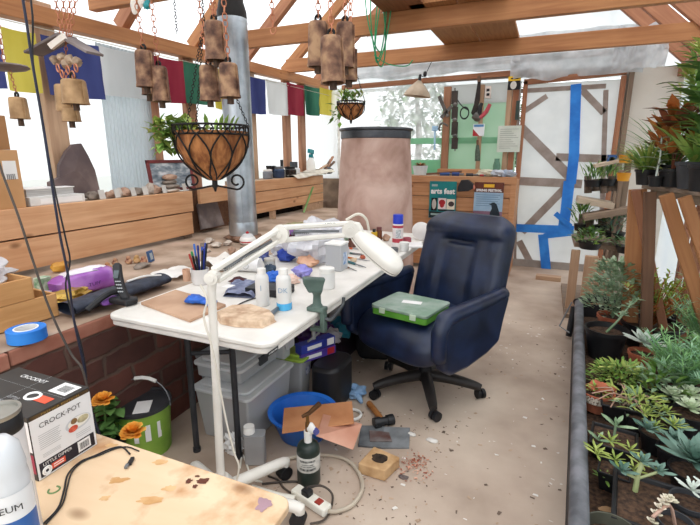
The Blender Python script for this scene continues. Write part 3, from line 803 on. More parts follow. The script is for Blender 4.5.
# ================================================================== HANGING BASKETS
def basket(label, px, ptop, pbot, wpx, y, scroll, plant, hang, n=10, group='hanging coir baskets'):
    c = at(px, ptop, y=y); zb_ = at(px, pbot, y=y).z; r = m(c, wpx)/2; h = c.z-zb_
    T = thing('hanging_basket', label, 'hanging basket', (c.x, c.y, zb_), group=group)
    mb = MB(); mb.lathe((c.x, c.y, zb_), [(r*.16, 0), (r*.42, h*.12), (r*.74, h*.34), (r*.93, h*.62), (r*.96, h*.9), (r*.9, h*.9), (0, h*.82)], 32)
    for v in mb.v:
        dv = v-V((c.x, c.y, c.z)); v += V((dv.x, dv.y, 0))*.10*mnoise.noise(v*38)
    mb.build('coir_liner', COIR, T, smooth=60)
    mb = MB()
    mb.torus(c, r, .005, n=36); mb.torus(c-V((0, 0, h*.16)), r*.97, .004, n=36)
    for i in range(n*2):
        a = 2*PI*i/(n*2); mb.torus((c.x+r*math.cos(a), c.y+r*math.sin(a), c.z-h*.08), h*.078, .003, (math.cos(a), math.sin(a), 0), 12, 5)
    for i in range(n):
        a0 = 2*PI*i/n; pts1 = []; pts2 = []
        for t in range(9):
            tt = t/8; rr = r*(.98-.8*tt**2.8); zz = c.z-h*.16-h*.82*tt
            sw = math.sin(tt*PI)*(PI/n)
            pts1.append((c.x+rr*1.02*math.cos(a0+sw), c.y+rr*1.02*math.sin(a0+sw), zz)); pts2.append((c.x+rr*1.02*math.cos(a0-sw), c.y+rr*1.02*math.sin(a0-sw), zz))
        mb.tube(pts1, .0038, 5); mb.tube(pts2, .0038, 5)
    mb.tube([(c.x, c.y, zb_+.01), (c.x, c.y, zb_-h*.14)], .012, 8)
    mb.tube([(c.x, c.y, zb_-h*.12), (c.x, c.y, zb_-h*.22)], [.01, .004], 8)
    if scroll:
        for s_ in (-1, 1):
            pts = []
            for t in range(20):
                q = t/19; ang = -PI*.5+q*2.2*PI; rad = h*.2*(1-q*.62)
                pts.append(c+(RT*(s_*(h*.42+rad*math.cos(ang)*.8))) + V((0, 0, -h*1.02+rad*math.sin(ang)*.8)))
            pts = [V((c.x, c.y, zb_-h*.10))]+pts
            mb.tube(pts, .0045, 6)
    mb.build('iron_frame', IRON, T)
    mb = MB()
    for k in range(3):
        a = hang[0]+k*2*PI/3; mb.chain((c.x+r*math.cos(a), c.y+r*math.sin(a), c.z), (c.x, c.y, hang[1]), .016, .0016)
    if hang[2] > hang[1]: mb.chain((c.x, c.y, hang[1]), (c.x, c.y, hang[2]), .016, .0018)
    mb.build('hanger_chain', IRON, T)
    mb = MB(); plant(mb, c, r, h); mb.build('foliage', [LEAF, LEAFY], T, smooth=0)
    return T
def plant1(mb, c, r, h):
    rr = random.Random(5)
    for s in range(9):
        a = rr.uniform(2.2, 4.3); base = c+V((r*.75*math.cos(a), r*.75*math.sin(a), -.01))
        p = base.copy(); d = V((math.cos(a)*.8, math.sin(a)*.8, .9)) if s % 2 else V((math.cos(a), math.sin(a), .2))
        for k in range(12):
            p = p+d*.012; d = (d+V((0, 0, -.22))).normalized()
            for q in range(3): mb.leaf(p, (rr.uniform(-1, 1), rr.uniform(-1, 1), rr.uniform(-.5, .5)), .055, .032, .5, seg=2, k=rr.random() < .35)
    for s in range(10):
        a = rr.uniform(0, 6.28); mb.leaf(c+V((r*.6*math.cos(a), r*.6*math.sin(a), -.02)), (math.cos(a)*.4, math.sin(a)*.4, 1), .07, .02, .6, seg=3)
yb1 = 1.62
basket('large coir hanging basket with scrolled black iron frame and trailing plant', 211, 126, 180, 73, yb1, True, plant1, (.6, at(205, 20, y=yb1).z, ZTIE))
def plant2(mb, c, r, h):
    rr = random.Random(9)
    for s in range(90):
        a = rr.uniform(0, 6.28); q = rr.random()**.5*r*.9
        mb.leaf(c+V((q*math.cos(a), q*math.sin(a), rr.uniform(-.01, .08))), (rr.uniform(-1, 1), rr.uniform(-1, 1), rr.uniform(0, 1)), .06, .025, .5, seg=2, k=rr.random() < .4)
    for s in range(14):
        b = c-RT*(r*1.0)+V((0, 0, -.02-.01*s)); mb.leaf(b+V((rr.uniform(-.05, .03), 0, rr.uniform(-.03, .03))), (rr.uniform(-1, .3), rr.uniform(-1, 1), rr.uniform(-.6, .4)), .07, .04, .5, seg=2)
basket('small coir hanging basket with green plant, over the barrel', 351, 102, 120, 28, 3.72, False, plant2, (.3, 2.2, ZTIE), n=8)
# pendant lamp at the back and the green wire loop
pl = at(419, 88, y=5.0)
T = thing('pendant_lamp', 'pale conical pendant lampshade hanging near the back window', 'lamp', pl)
rl = m(pl, 14); mb = MB(); rot = Matrix.Rotation(.12, 3, 'Y')
mb.lathe(pl+V((0, 0, m(pl, 7))), [(rl*.12, 0), (rl*.5, -m(pl, 5)), (rl*.85, -m(pl, 11)), (rl, -m(pl, 15)), (rl*.97, -m(pl, 15)), (rl*.5, -m(pl, 6)), (0, -m(pl, 2))], 24, rot); mb.build('lamp_shade', mat('dusty_shade', '#a5917c', '#c7b59f', scale=6, rough=.8), T)
a = pl+V((0, 0, m(pl, 7))); b = at(424, 75, y=5.0)
mb = MB(); mb.cyl(a-V((0, 0, .01)), a+V((.01, 0, .06)), .018, .014, 10); mb.blob(at(425, 74, y=4.99), (.02, .02, .03), 1, .1); mb.build('socket', BLACK, T)
mb = MB(); mb.tube([a+V((.01, 0, .05)), at(425, 75, y=4.99), at(434, 57, y=4.98), (at(434, 57, y=4.98).x+.02, 4.98, 2.34)], .004, 6, smooth=4); mb.build('cord', BLACK, T)
GRW = mat('green_garden_wire', '#1f8a58', '#2fa56c', rough=.5)
mb = MB(); cl = at(382, 20, y=3.66)
for k, (px, py, rx, rz, tl) in enumerate(((378, 24, 7, 40, .15), (381, 20, 5, 36, -.12), (376, 16, 9, 34, .3), (384, 22, 6, 38, -.25))):
    c = at(px, py, y=3.665); pts = []
    for i in range(29):
        a = 2*PI*i/28; u = math.sin(a)*m(c, rx); w = -math.cos(a)*m(c, rz)
        pts.append(c+RT*(u*math.cos(tl)-w*math.sin(tl)*.6)+V((0, -.004*k, w)))
    mb.tube(pts, .005, 6)
mb.tube([at(374, 55, y=3.66), at(388, 64, y=3.65), at(406, 66, y=3.64), at(413, 60, y=3.64)], .004, 6, smooth=5)
mb.build('hanging_wire_coil', GRW, label='coil of green garden wire hanging on the roof tie', cat='wire coil')
# ================================================================== ITEMS ON THE LEFT PLANTER
def sit(p, z): return V((p.x, p.y, z))
CARD = mat('tan_cardboard', '#b98a5c', '#cc9f72', scale=3, rough=.85)
CARDD = mat('brown_cardboard', '#9a6f48', '#ad8056', scale=3, rough=.85)
def obox(name, c, d, rz, mt, label, cat, group=None, bevel=.002, parent=None, k=None):
    mb = MB(); mb.box((c[0], c[1], c[2]+d[2]/2), d, (0, 0, rz)); return mb.build(name, mt, parent, smooth=0, bevel=bevel, label=label, cat=cat, group=group)
pb = at(27, 209, x=XP-.02); hb = at(26, 150, x=XP-.02).z-ZS
T = thing('cardboard_box', 'large tan cardboard box with white shipping label on the planter, lower of two', 'box', (XP-.13, pb.y-.16, ZS), group='cardboard boxes on the left planter')
mb = MB(); mb.bb((XL+.05, pb.y-.36, ZS), (XP-.02, pb.y, ZS+hb)); mb.build('carton', CARD, T, smooth=0, bevel=.003)
decal(.07, .10, (XP-.02, pb.y-.055, ZS+hb*.66), (0, 1, 0), (0, 0, 1), PAPER, T, 'shipping_label')
mb = MB()
for i in range(9): mb.bb((XP-.0205, pb.y-.077+i*.005, ZS+hb*.5), (XP-.0187, pb.y-.077+i*.005+(.0015 if i % 2 else .003), ZS+hb*.5+.03))
mb.build('barcode', BLACKM, T, smooth=0)
mb = MB(); mb.bb((XL+.0, pb.y-.1, ZS+hb), (XP-.015, pb.y-.098, ZS+hb+.003)); mb.build('flap_seam', CARDD, T, smooth=0)
h2 = at(12, 116, x=XP-.02).z-ZS-hb
y2 = at(12, 150, x=XP-.02).y
T = thing('cardboard_box', 'smaller brown cardboard box stacked on the tan carton at the left edge', 'box', (XP-.12, y2-.14, ZS+hb), group='cardboard boxes on the left planter')
mb = MB(); mb.bb((XL+.06, y2-.28, ZS+hb+.001), (XP-.03, y2, ZS+hb+h2)); mb.build('carton', CARDD, T, smooth=0, bevel=.003)
mb = MB(); mb.bb((XL+.09, y2-.2, ZS+hb+h2), (XP-.06, y2-.03, ZS+hb+h2+.10)); mb.build('upper_fold', CARD, T, smooth=0, bevel=.003)
# two flat white boxes
p = at(28, 208, x=XP-.03); q = at(86, 201, x=XP-.03)
T = thing('white_case', 'flat white box at the bottom of a pair beside the cardboard', 'box', ((XP-.12), (p.y+q.y)/2, ZS))
mb = MB(); mb.bb((XP-.22, p.y+.02, ZS), (XP-.035, q.y, ZS+.05)); mb.build('case_body', mat('offwhite_card', '#cfcdca', '#e0deda', rough=.7), T, smooth=0, bevel=.003)
mb = MB(); mb.bb((XP-.0345, p.y+.08, ZS+.008), (XP-.0335, q.y-.02, ZS+.04)); mb.build('white_panel', PAPER, T, smooth=0)
q2 = at(70, 192, x=XP-.05)
T = thing('book', 'grey-edged white book lying on the flat white box', 'book', (XP-.13, (p.y+q2.y)/2, ZS+.05))
mb = MB(); mb.bb((XP-.22, p.y+.01, ZS+.051), (XP-.045, q2.y+.03, ZS+.055)); mb.bb((XP-.22, p.y+.01, ZS+.095), (XP-.045, q2.y+.03, ZS+.10)); mb.bb((XP-.22, p.y+.01, ZS+.055), (XP-.215, q2.y+.03, ZS+.095)); mb.build('cover', PAPER, T, smooth=0)
mb = MB(); mb.bb((XP-.215, p.y+.016, ZS+.055), (XP-.05, q2.y+.024, ZS+.095)); mb.build('pages', mat('book_pages', '#a8a6a4', '#c9c7c3', scale=60, stretch=(.1, .1, 4)), T, smooth=0)
# big slate slab
sx = XP-.13
def pz(px, py, xx=None): return at(px, py, x=xx if xx is not None else sx)
poly = [(51, 192), (51, 180), (61, 175), (62, 163), (70, 149), (77, 142), (85, 141), (91, 153), (97, 168), (100, 186), (101, 196), (60, 196)]
mb = MB(); vs = []
fr = [pz(*q) for q in poly]; zmin = min(v.z for v in fr)
for v in fr: v.x -= (v.z-ZS)*.10
bk = [v+V((-.035, .004, .0)) for v in fr]
ctr = sum(fr, V())/len(fr)
n_ = len(fr)
mb.add(fr+bk+[ctr+V((.02, 0, .02)), ctr+V((-.035, 0, 0))], [(i, (i+1) % n_, n_+(i+1) % n_, n_+i) for i in range(n_)]+[(i, 2*n_, (i+1) % n_) for i in range(n_)]+[(n_+i, n_+(i+1) % n_, 2*n_+1) for i in range(n_)])
dz = ZS-zmin
for v in mb.v: v.z += dz
mb.build('slate_slab', mat('brown_slate', '#57494a', '#7d6c68', scale=5, rough=.75, bump=.5, c3='#655553'), smooth=0, label='big dark grey-brown slate slab leaning upright on the left planter', cat='stone slab')
# rocks and cards
ROCK1 = mat('pinkish_rock', '#94715f', '#c4a48e', scale=18, rough=.9, bump=.4); ROCK2 = mat('grey_rock', '#6d6258', '#988b80', scale=18, rough=.9, bump=.4); ROCK3 = mat('pale_rock', '#a8998c', '#d5c9bd', scale=18, rough=.9, bump=.4)
rocks = [(93, 195, 15, 9, ROCK2, 'dark grey-brown rock just right of the slate slab'), (111, 192, 13, 8, ROCK1, 'pinkish rock between the first two white cards'), (118, 187, 10, 9, ROCK3, 'pale upright rock behind the second white card'), (125, 189, 15, 9, ROCK1, 'brownish rock behind the third white card'), (137, 186, 14, 8, ROCK2, 'brown-grey rock between the third and fourth white cards'), (149, 184, 11, 12, ROCK3, 'pale upright rock in front of the picture frame'), (155, 186, 14, 9, ROCK1, 'pinkish rock left of the stacked flat stones')]
for i, (px, py, w, h, mt, lab) in enumerate(rocks):
    p = sit(at(px, py, x=XP-.10), ZS); rw = m(p, w)/2; rh = m(p, h)/2
    mb = MB(); mb.blob(p+V((0, 0, rh*.8)), (rw*.7, rw, rh), i, .3, 1.6, flat=.8); mb.build('rock', mt, label=lab, cat='rock', group='rocks along the left planter')
labs = ['first white card from the slate slab, standing at the planter edge', 'second white card from the slate slab, before the pinkish rock', 'third white card from the slate slab along the planter edge', 'fourth white card from the slate slab along the planter edge', 'small white card just left of the stacked flat stones', 'small white card just right of the stacked flat stones']
for i, (px, py) in enumerate(((102, 195), (117, 193), (133, 190), (145, 189), (164, 187), (184, 184))):
    p = sit(at(px, py, x=XP-.045), ZS)
    mb = MB(); rot = Euler((0, -.25, .1*(i % 3-1))).to_matrix(); mb.box(p+V((0, 0, .033)), (.004, .042, .062), rot); mb.build('card', mat('grey_white_card', '#bcb8b2', '#d0ccc6', rough=.8), smooth=0, label=labs[i], cat='card', group='white cards on the left planter')
# stacked flat stones
p = sit(at(170, 187, x=XP-.09), ZS)
z = ZS
for i, (w, h, mt, lab) in enumerate(((20, 4, ROCK3, 'bottom pale slab of the stacked flat stones'), (19, 4.5, ROCK2, 'grey flat stone, second from the bottom of the stack'), (15, 4, ROCK2, 'dark flat stone, third from the bottom of the stack'), (15, 6, ROCK1, 'round brown stone on top of the stack'))):
    rw = m(p, w)/2; hh = m(p, h)
    mb = MB(); mb.blob((p.x, p.y+.006*(i % 2), z+hh/2), (rw*.8, rw, hh/2), i+3, .12, 1.5, ex=.8); mb.build('flat_stone', mt, label=lab, cat='stone', group='stacked flat stones'); z += hh*.93
# framed photo
FR = thing('picture_frame', 'dark red framed cloud photograph leaning on the left wall', 'picture', sit(at(172, 190, x=XL+.07), ZS))
a = at(145, 160, x=XL+.09); bq = at(186, 158, x=XL+.09); hgt = a.z-ZS-.002; wid = bq.y-a.y+.04
Mf = Matrix.Translation((XL+.12, a.y, ZS+.002)) @ Matrix.Rotation(R(8), 4, 'Y').inverted()
FRM = mat('dark_red_frame', '#5e2424', '#7c3636', rough=.4)
mb = MB()
for q in (((0, 0, 0), (.018, wid, .025)), ((0, 0, hgt-.025), (.018, wid, hgt)), ((0, 0, 0), (.018, .025, hgt)), ((0, wid-.025, 0), (.018, wid, hgt))): mb.bb(*q)
mb.v = [Mf @ v for v in mb.v]; mb.build('frame', FRM, FR, smooth=0, bevel=.002)
mb = MB(); mb.bb((.004, .02, .02), (.010, wid-.02, hgt-.02)); mb.v = [Mf @ v for v in mb.v]; mb.build('photo', mat('cloud_photo', '#5d6b78', '#d9dde0', scale=9, rough=.15, c3='#8c979f', stretch=(1, 1, 2.5)), FR, smooth=0)
# thing in the recess
p = at(210, 215, x=XP-.08)
mb = MB(); mb.prism([(-.16, 0), (.15, 0), (.13, .27), (-.02, .30), (-.13, .22)], -.012, .012, Matrix.Translation((p.x, p.y+.03, .735)) @ Matrix.Rotation(R(90), 4, 'Z') @ Matrix.Rotation(R(76), 4, 'X'))
mb.build('slate_slab', SLATE, bevel=.004, smooth=20, label='dark slate slab leaning in the recess behind the stovepipe', cat='stone slab')
# ------------- items on the right planter
def rp(px, py, dx=.12): return sit(at(px, py, x=XP-dx), ZT)
GLASSB = mat('blue_jar', '#27364e', '#3c5070', rough=.15); GLASSD = mat('dark_bottle', '#1a1614', '#2d2622', rough=.2)
def jar(name, p, r, h, mt, lidmt, label, cat, group=None, neck=.8, lidh=.2):
    T = thing(name, label, cat, p, group=group)
    mb = MB(); mb.lathe(p, [(r*.92, 0), (r, r*.1), (r, h*(1-lidh)*.86), (r*neck, h*(1-lidh)), (0, h*(1-lidh))], 20); mb.build('body', mt, T)
    mb = MB(); mb.lathe(p, [(r*neck*1.05, h*(1-lidh)), (r*neck*1.08, h*.99), (r*neck*.9, h), (0, h)], 20); mb.build('lid', lidmt, T)
    return T
p = rp(279, 178); jar('jar', p, m(p, 6), m(p, 11), GLASSB, GREYM, 'dark blue jar on the right planter under the small dark box', 'jar')
p = rp(268, 178); jar('jar', p, m(p, 5), m(p, 9), mat('grey_jar', '#6a7078', '#8c9299', rough=.3), WHITE, 'grey jar on the right planter next to the stovepipe', 'jar')
p = rp(290, 176); jar('jar', p, m(p, 6.5), m(p, 10), GLASSD, BLACK, 'squat black jar in front of the black dropper bottle', 'jar')
p = rp(271, 168, .2); 
T = thing('small_box', 'small dark brown box standing behind the blue jar', 'box', p); mb = MB(); mb.box(p+V((0, 0, .06)), (.07, .09, .12)); mb.build('carton', mat('dark_box', '#2b201c', '#3d2f29'), T, smooth=0, bevel=.003)
mb = MB(); mb.box(p+V((.0, 0, .125)), (.074, .094, .02)); mb.build('lid', BLACK, T, smooth=0)
p = rp(282, 172, .16); jar('bottle', p, m(p, 3.2), m(p, 17), WHITE, BLACK, 'slim white bottle with tall black dropper top before the stud', 'bottle', neck=.45, lidh=.45)
p = rp(294, 170, .17); jar('bottle', p, m(p, 6), m(p, 14), mat('white_black_bottle', '#d4d4d6', '#e6e6e6', rough=.3), mat('dark_grey_cap', '#3b3e42', '#54575b'), 'white bottle with dark grey cap left of the teal sprayer', 'bottle', neck=.6, lidh=.4)
p = rp(311, 170, .17)
T = thing('spray_bottle', 'white spray bottle with teal trigger head on the right planter', 'spray bottle', p)
s_ = m(p, 1); mb = MB(); mb.lathe(p, [(s_*5.5, 0), (s_*6, s_*1), (s_*6, s_*11), (s_*4, s_*15), (s_*2, s_*17), (0, s_*17)], 18, sx=.7); mb.build('body', WHITE, T)
mb = MB(); mb.cyl(p+V((0, 0, s_*16.5)), p+V((0, 0, s_*20)), s_*2.2, s_*2); mb.box(p+V((0, s_*.5, s_*22.5)), (s_*3, s_*9, s_*4), (R(-8), 0, 0)); mb.box(p+V((0, s_*3.4, s_*18.5)), (s_*1.6, s_*1.6, s_*6), (R(25), 0, 0)); mb.build('trigger_head', mat('teal_plastic', '#17818a', '#2496a0', rough=.4), T, smooth=0, bevel=.004)
p = rp(306, 174, .07)
T = thing('paper_pile', 'loose heap of crumpled cream papers overhanging the right planter edge', 'papers', p)
NEWS = mat('cream_paper', '#c9bfae', '#e0d9cb', scale=12, rough=.9)
for k in range(7):
    dy = -.28+.13*k; mb = MB()
    mb.grid(lambda u, v: (XP-.2+.24*u, p.y+dy+(v-.5)*.26, ZT+.008+k*.007+.03*(.5+.5*mnoise.noise(V((u*3, v*3, k*3.7))))-(.05*max(0, u-.82)*4)), 8, 8)
    mb.build('sheet', NEWS, T, smooth=179)
p = rp(326, 168, .12)
T = thing('wood_bundle', 'bundle of leaning sticks and dark scraps at the barrel end of the planter', 'wood scraps', p)
for k, (dy, dz, mt) in enumerate(((0, .16, W_DARK), (.07, .2, W_STUDR), (.12, .13, W_DARK), (-.06, .1, W_STUD))):
    beam('stick', p+V((.02, dy-.14, .02+.02*k)), p+V((-.03, dy+.22, dz+.03)), .035, .02, mt, T)
mb = MB(); mb.blob(p+V((.03, .03, .04)), (.05, .09, .045), 3, .3, flat=.9); mb.blob(p+V((.03, -.1, .03)), (.04, .06, .035), 8, .3, flat=.9); mb.build('dark_scrap', mat('dark_scrap', '#3a3d45', '#5b5e66', rough=.5), T)
# green stake
a = at(304, 226, x=XP+.02); b = at(313, 187, x=XP+.005)
mb = MB(); mb.tube([(a.x, a.y, ZL), b], .012, 6); mb.build('garden_stake', mat('green_stake', '#6f9a58', '#8db874', rough=.6), label='thin green stake leaning on the boards of the right planter', cat='stake')

# ================================================================== ITEMS ON THE BRICK BENCH
def led(px, py, dz=.0): return at(px, py, z=ZL+dz)
W_TRAY = wood('tan_tray_wood', '#b58452', '#cfa06c', axis=1, knots=False)
# wooden trays at far left
def tray(label, c, L, W, H, rz):
    T = thing('wooden_tray', label, 'tray', c, rz, group='tan wooden trays')
    for q, d in (((0, 0, .006), (W, L, .012)), ((W/2, 0, H/2), (.012, L, H)), ((-W/2, 0, H/2), (.012, L, H)), ((0, L/2, H/2), (W, .012, H)), ((0, -L/2, H/2), (W, .012, H))):
        mb = MB(); mb.box(q, d); mb.build('side_board' if d[2] > .02 else 'bottom_board', W_TRAY, T, world=False, smooth=0, bevel=.002)
    return T
c1 = led(59, 316); tray('larger tan wooden tray on the bench, lower of the two', (-2.08, c1.y-.24, ZL+.003), .50, .34, .10, R(-3))
tray('smaller tan wooden tray stacked on the lower tray, plastic bag inside', (-2.06, c1.y-.29, ZL+.105), .42, .30, .09, R(-2))
mb = MB(); p = V((-2.09, c1.y-.20, ZL+.20))
mb.blob(p, (.10, .15, .07), 3, .45, 2.2, n=20, mm=14, flat=.8); mb.build('plastic_bag', CLEARB, smooth=30, label='crumpled clear plastic bag in the upper wooden tray', cat='plastic bag')
mb = MB(); p = led(4, 268); mb.bb((p.x-.12, p.y-.3, ZL+.002), (p.x-.02, p.y+.02, ZL+.13)); mb.build('dark_brown_block', W_DARK, smooth=0, bevel=.006, label='dark brown wooden block behind the trays at the left edge', cat='block')
# blue tape roll
p = led(28, 340); T = thing('tape_roll', 'roll of bright blue masking tape lying on the bench edge', 'tape', p)
rr_ = m(p, 17)
mb = MB(); mb.lathe(p, [(rr_*.62, .004), (rr_, .004), (rr_, .048), (rr_*.62, .048), (rr_*.62, .004)], 36); mb.build('tape', BLUETAPE, T, smooth=50)
mb = MB(); mb.lathe(p, [(rr_*.56, .002), (rr_*.635, .002), (rr_*.635, .05), (rr_*.56, .05), (rr_*.56, .002)], 36); mb.build('cardboard_core', PAPER, T, smooth=50)
# purple package
p = led(87, 290); T = thing('wipes_packet', 'purple and white soft plastic packet on the bench', 'packet', p)
PUR = mat('purple_wrapper', '#8d4aa2', '#b27fc4', rough=.25, c3='#9a5bb0')
mb = MB(); mb.blob(p+V((0, 0, .05)), (.085, .17, .055), 2, .12, 1.5, n=24, mm=12, ex=.6, flat=.85); mb.build('wrapper', PUR, T)
mb = MB(); mb.blob(p+V((-.01, .0, .10)), (.06, .12, .018), 6, .25, 2, n=16, mm=8); mb.build('white_flap', mat('white_wrapper', '#e4dfe8', '#f2eff4', rough=.25), T)
text('TUFF', .024, p+V((.094, -.02, .05)), (0, 1, 0), (0, 0, 1), mat('dark_purple_ink', '#32184a'), T, sx=1.3)
mb = MB(); q = led(72, 302); mb.blob(q+V((-.02, .0, .03)), (.06, .10, .03), 5, .35, 2.5, n=18, mm=10, flat=.85); mb.build('gold_pouch', mat('gold_foil', '#8a6420', '#d9b65c', rough=.3, metal=.4), smooth=30, label='crumpled gold foil pouch under the purple packet', cat='pouch')
q = led(60, 272); mb = MB(); mb.blob(q+V((0, 0, .03)), (.03, .05, .03), 7, .3, 2, flat=.85); mb.build('crumpled_wrapper', mat('orange_yellow_wrapper', '#b87a28', '#d9a64a', rough=.4), label='small orange wrapper left of the purple packet', cat='wrapper')
q = led(44, 290); obox('small_carton', q, (.05, .06, .07), .2, mat('green_white_print', '#5c8f62', '#cfd8c8', scale=30), 'tiny green and white carton by the wooden trays', 'carton')
q = led(40, 303); mb = MB(); mb.blob(q+V((0, 0, .03)), (.05, .06, .03), 4, .3, 2, flat=.9); mb.build('lilac_wrapper', mat('lilac_paper', '#b9b0cc', '#dcd6e6', rough=.5), smooth=30, label='pale lilac crumpled paper between tray and gold pouch', cat='paper')
# black tool case (long soft pouch)
p0 = led(66, 311, .03); p1 = led(163, 280, .03); d = p1-p0
T = thing('tool_pouch', 'long black flat case lying open along the bench beside the phone', 'case', (p0+p1)/2)
tdir = d.normalized(); sdir = V((-tdir.y, tdir.x, 0)).normalized()
NAVYBL = mat('dark_navy_nylon', '#1d2230', '#343a4a', scale=30, rough=.55)
mb = MB()
def fnp(u, v):
    w = .075*(1-.25*abs(u-.4)); 
    return p0+d*u+sdir*(w*math.cos(v*2*PI))+V((0, 0, .01+.028*math.sin(v*2*PI)+.008*mnoise.noise(V((u*8, v*3, 1)))))
mb.grid(fnp, 30, 14); mb.build('case_shell', NAVYBL, T, smooth=179)
mb = MB(); mb.tube([p0+d*.08-sdir*.075+V((0, 0, .0)), p0+d*.2-sdir*.10+V((0, 0, .045)), p0+d*.33-sdir*.10+V((0, 0, .05)), p0+d*.46-sdir*.085+V((0, 0, .0))], .014, 8, smooth=5); mb.build('carry_handle', BLACK, T)
mb = MB(); mb.blob(p0+d*.27-sdir*.085+V((0, 0, .012)), (.02, .05, .018), 2, .2); mb.build('purple_insert', mat('purple_insert', '#7b45a0', '#9663bb', rough=.4), T)
mb = MB(); mb.tube([p0+d*.62+sdir*.02+V((0, 0, .043)), p0+d*.8+sdir*.01+V((0, 0, .047)), p0+d*.95-sdir*.02+V((0, 0, .035))], .005, 6, smooth=4); mb.build('white_piping', WHITE, T)
# cordless phone
p = at(122, 303, z=.742); PH = thing('cordless_phone', 'black cordless phone standing tilted in its charging cradle on the table corner', 'phone', (p.x, p.y, .742), R(0))
mb = MB(); s_ = m(p, 1)
mb.prism([(-s_*14, -s_*7), (s_*12, -s_*8), (s_*14, s_*4), (s_*8, s_*10), (-s_*10, s_*8)], .7425, .7425+s_*6, Matrix.Translation((p.x+.015, p.y, 0))); mb.build('cradle', BLACK, PH, smooth=0, bevel=.008)
hb_ = p+V((.03, .0, s_*4)); ht = at(117, 263, y=p.y+.05); dd = ht-hb_
mb = MB()
def fnh(u, v):
    a = v*2*PI; w = s_*4.0*(1+.08*math.sin(u*PI)); th = s_*3.0
    sg = lambda t: math.copysign(abs(t)**.55, t)
    c = hb_+dd*u+V((0, -.012*math.sin(u*PI), 0))
    e = min(1, min(u, 1-u)*9+.5)
    return c+RT*(w*sg(math.cos(a))*e)+V((FW.x, FW.y, 0)).normalized()*(th*sg(math.sin(a))*e)
mb.grid(fnh, 16, 24); mb.add([fnh(1, j/16) for j in range(16)], [tuple(range(16))]); ho = mb.build('handset', BLACK, PH, smooth=50)
fo = -V((FW.x, FW.y, 0)).normalized(); fo = (fo-dd.normalized()*fo.dot(dd.normalized())).normalized(); rr2 = dd.normalized().cross(fo)
decal(s_*5, s_*8, hb_+dd*.66+fo*(s_*3.3+.012), RT, dd, mat('grey_screen', '#4a5458', '#5e6a6e', rough=.2), ho, 'screen', .002)
mb = MB()
for r_ in range(4):
    for c_ in range(3):
        q = hb_+dd*(.47-.09*r_)+RT*(s_*1.9*(c_-1))+fo*(s_*3.1+.0135); mb.blob(q, (.005, .003, .003), 1, 0)
mb.build('keypad', mat('pale_keys', '#a0a4a8', '#c0c4c8'), ho)
# figurines row at the back of the bench
figs = [(98, 272, '#7a4638', 'small reddish clay figure, first in the row behind the phone'), (108, 270, '#a2643a', 'small orange-brown figure, second in the row behind the phone'), (116, 266, '#6f4136', 'small dark red figure just above the phone top'), (129, 264, '#8a5648', 'small brick-red bead figure right of the phone'), (137, 263, '#b08a4a', 'small ochre figure left of the blue-framed miniature'), (144, 264, '#8a4a40', 'tiny red-brown figure before the blue-framed miniature')]
for i, (px, py, c, lab) in enumerate(figs):
    q = led(px, py); s_ = m(q, 1); mb = MB()
    mb.blob(q+V((0, 0, s_*2.6)), (s_*3.4, s_*3.4, s_*3), i, .25, flat=.85); mb.blob(q+V((0, 0, s_*6)), (s_*2.2, s_*2.2, s_*2.2), i+5, .2)
    mb.build('clay_figure', mat('clay_%d' % i, c, '#caa07a', scale=40, rough=.7), label=lab, cat='figurine', group='little clay figures on the bench')
q = led(151, 262); T = thing('miniature_frame', 'tiny blue-framed miniature standing at the back of the bench', 'frame', q); s_ = m(q, 1)
mb = MB(); mb.box(q+V((0, 0, s_*6)), (.015, s_*8, s_*11), (0, -.15, .3)); mb.build('blue_border', mat('dusty_blue', '#34517c', '#4a6a96'), T, smooth=0); mb = MB(); mb.box(q+V((.006, -.001, s_*6)), (.008, s_*4.5, s_*6.5), (0, -.15, .3)); mb.build('grey_picture', mat('greyish', '#9aa4aa', '#c5cbcd'), T, smooth=0)
q = led(142, 268); mb = MB(); mb.blob(q+V((0, 0, .012)), (.03, .06, .018), 3, .3, flat=.8); mb.build('flat_rock', ROCK2, label='flat grey rock in front of the small figures', cat='rock')
# folded papers / white cloths
q = led(178, 275); mb = MB(); mb.grid(lambda u, v: (q.x-.10+.20*u, q.y-.11+.22*v, ZL+.012+.022*(.5+mnoise.noise(V((u*3, v*3, 4))))), 12, 12); mb.build('paper_sheet', mat('greyish_paper', '#d5d0cb', '#e9e6e2', rough=.8), smooth=179, label='crumpled whitish paper lying between bench and table', cat='paper')
q = led(222, 265); mb = MB(); mb.grid(lambda u, v: (q.x-.11+.22*u, q.y-.13+.26*v, ZL+.014+.035*(.5+mnoise.noise(V((u*3, v*3, 9))))), 12, 12); mb.build('white_cloth', mat('white_rag', '#d9d3cc', '#ece8e3', rough=.9), smooth=179, label='rumpled white rag behind the pen cup', cat='rag')
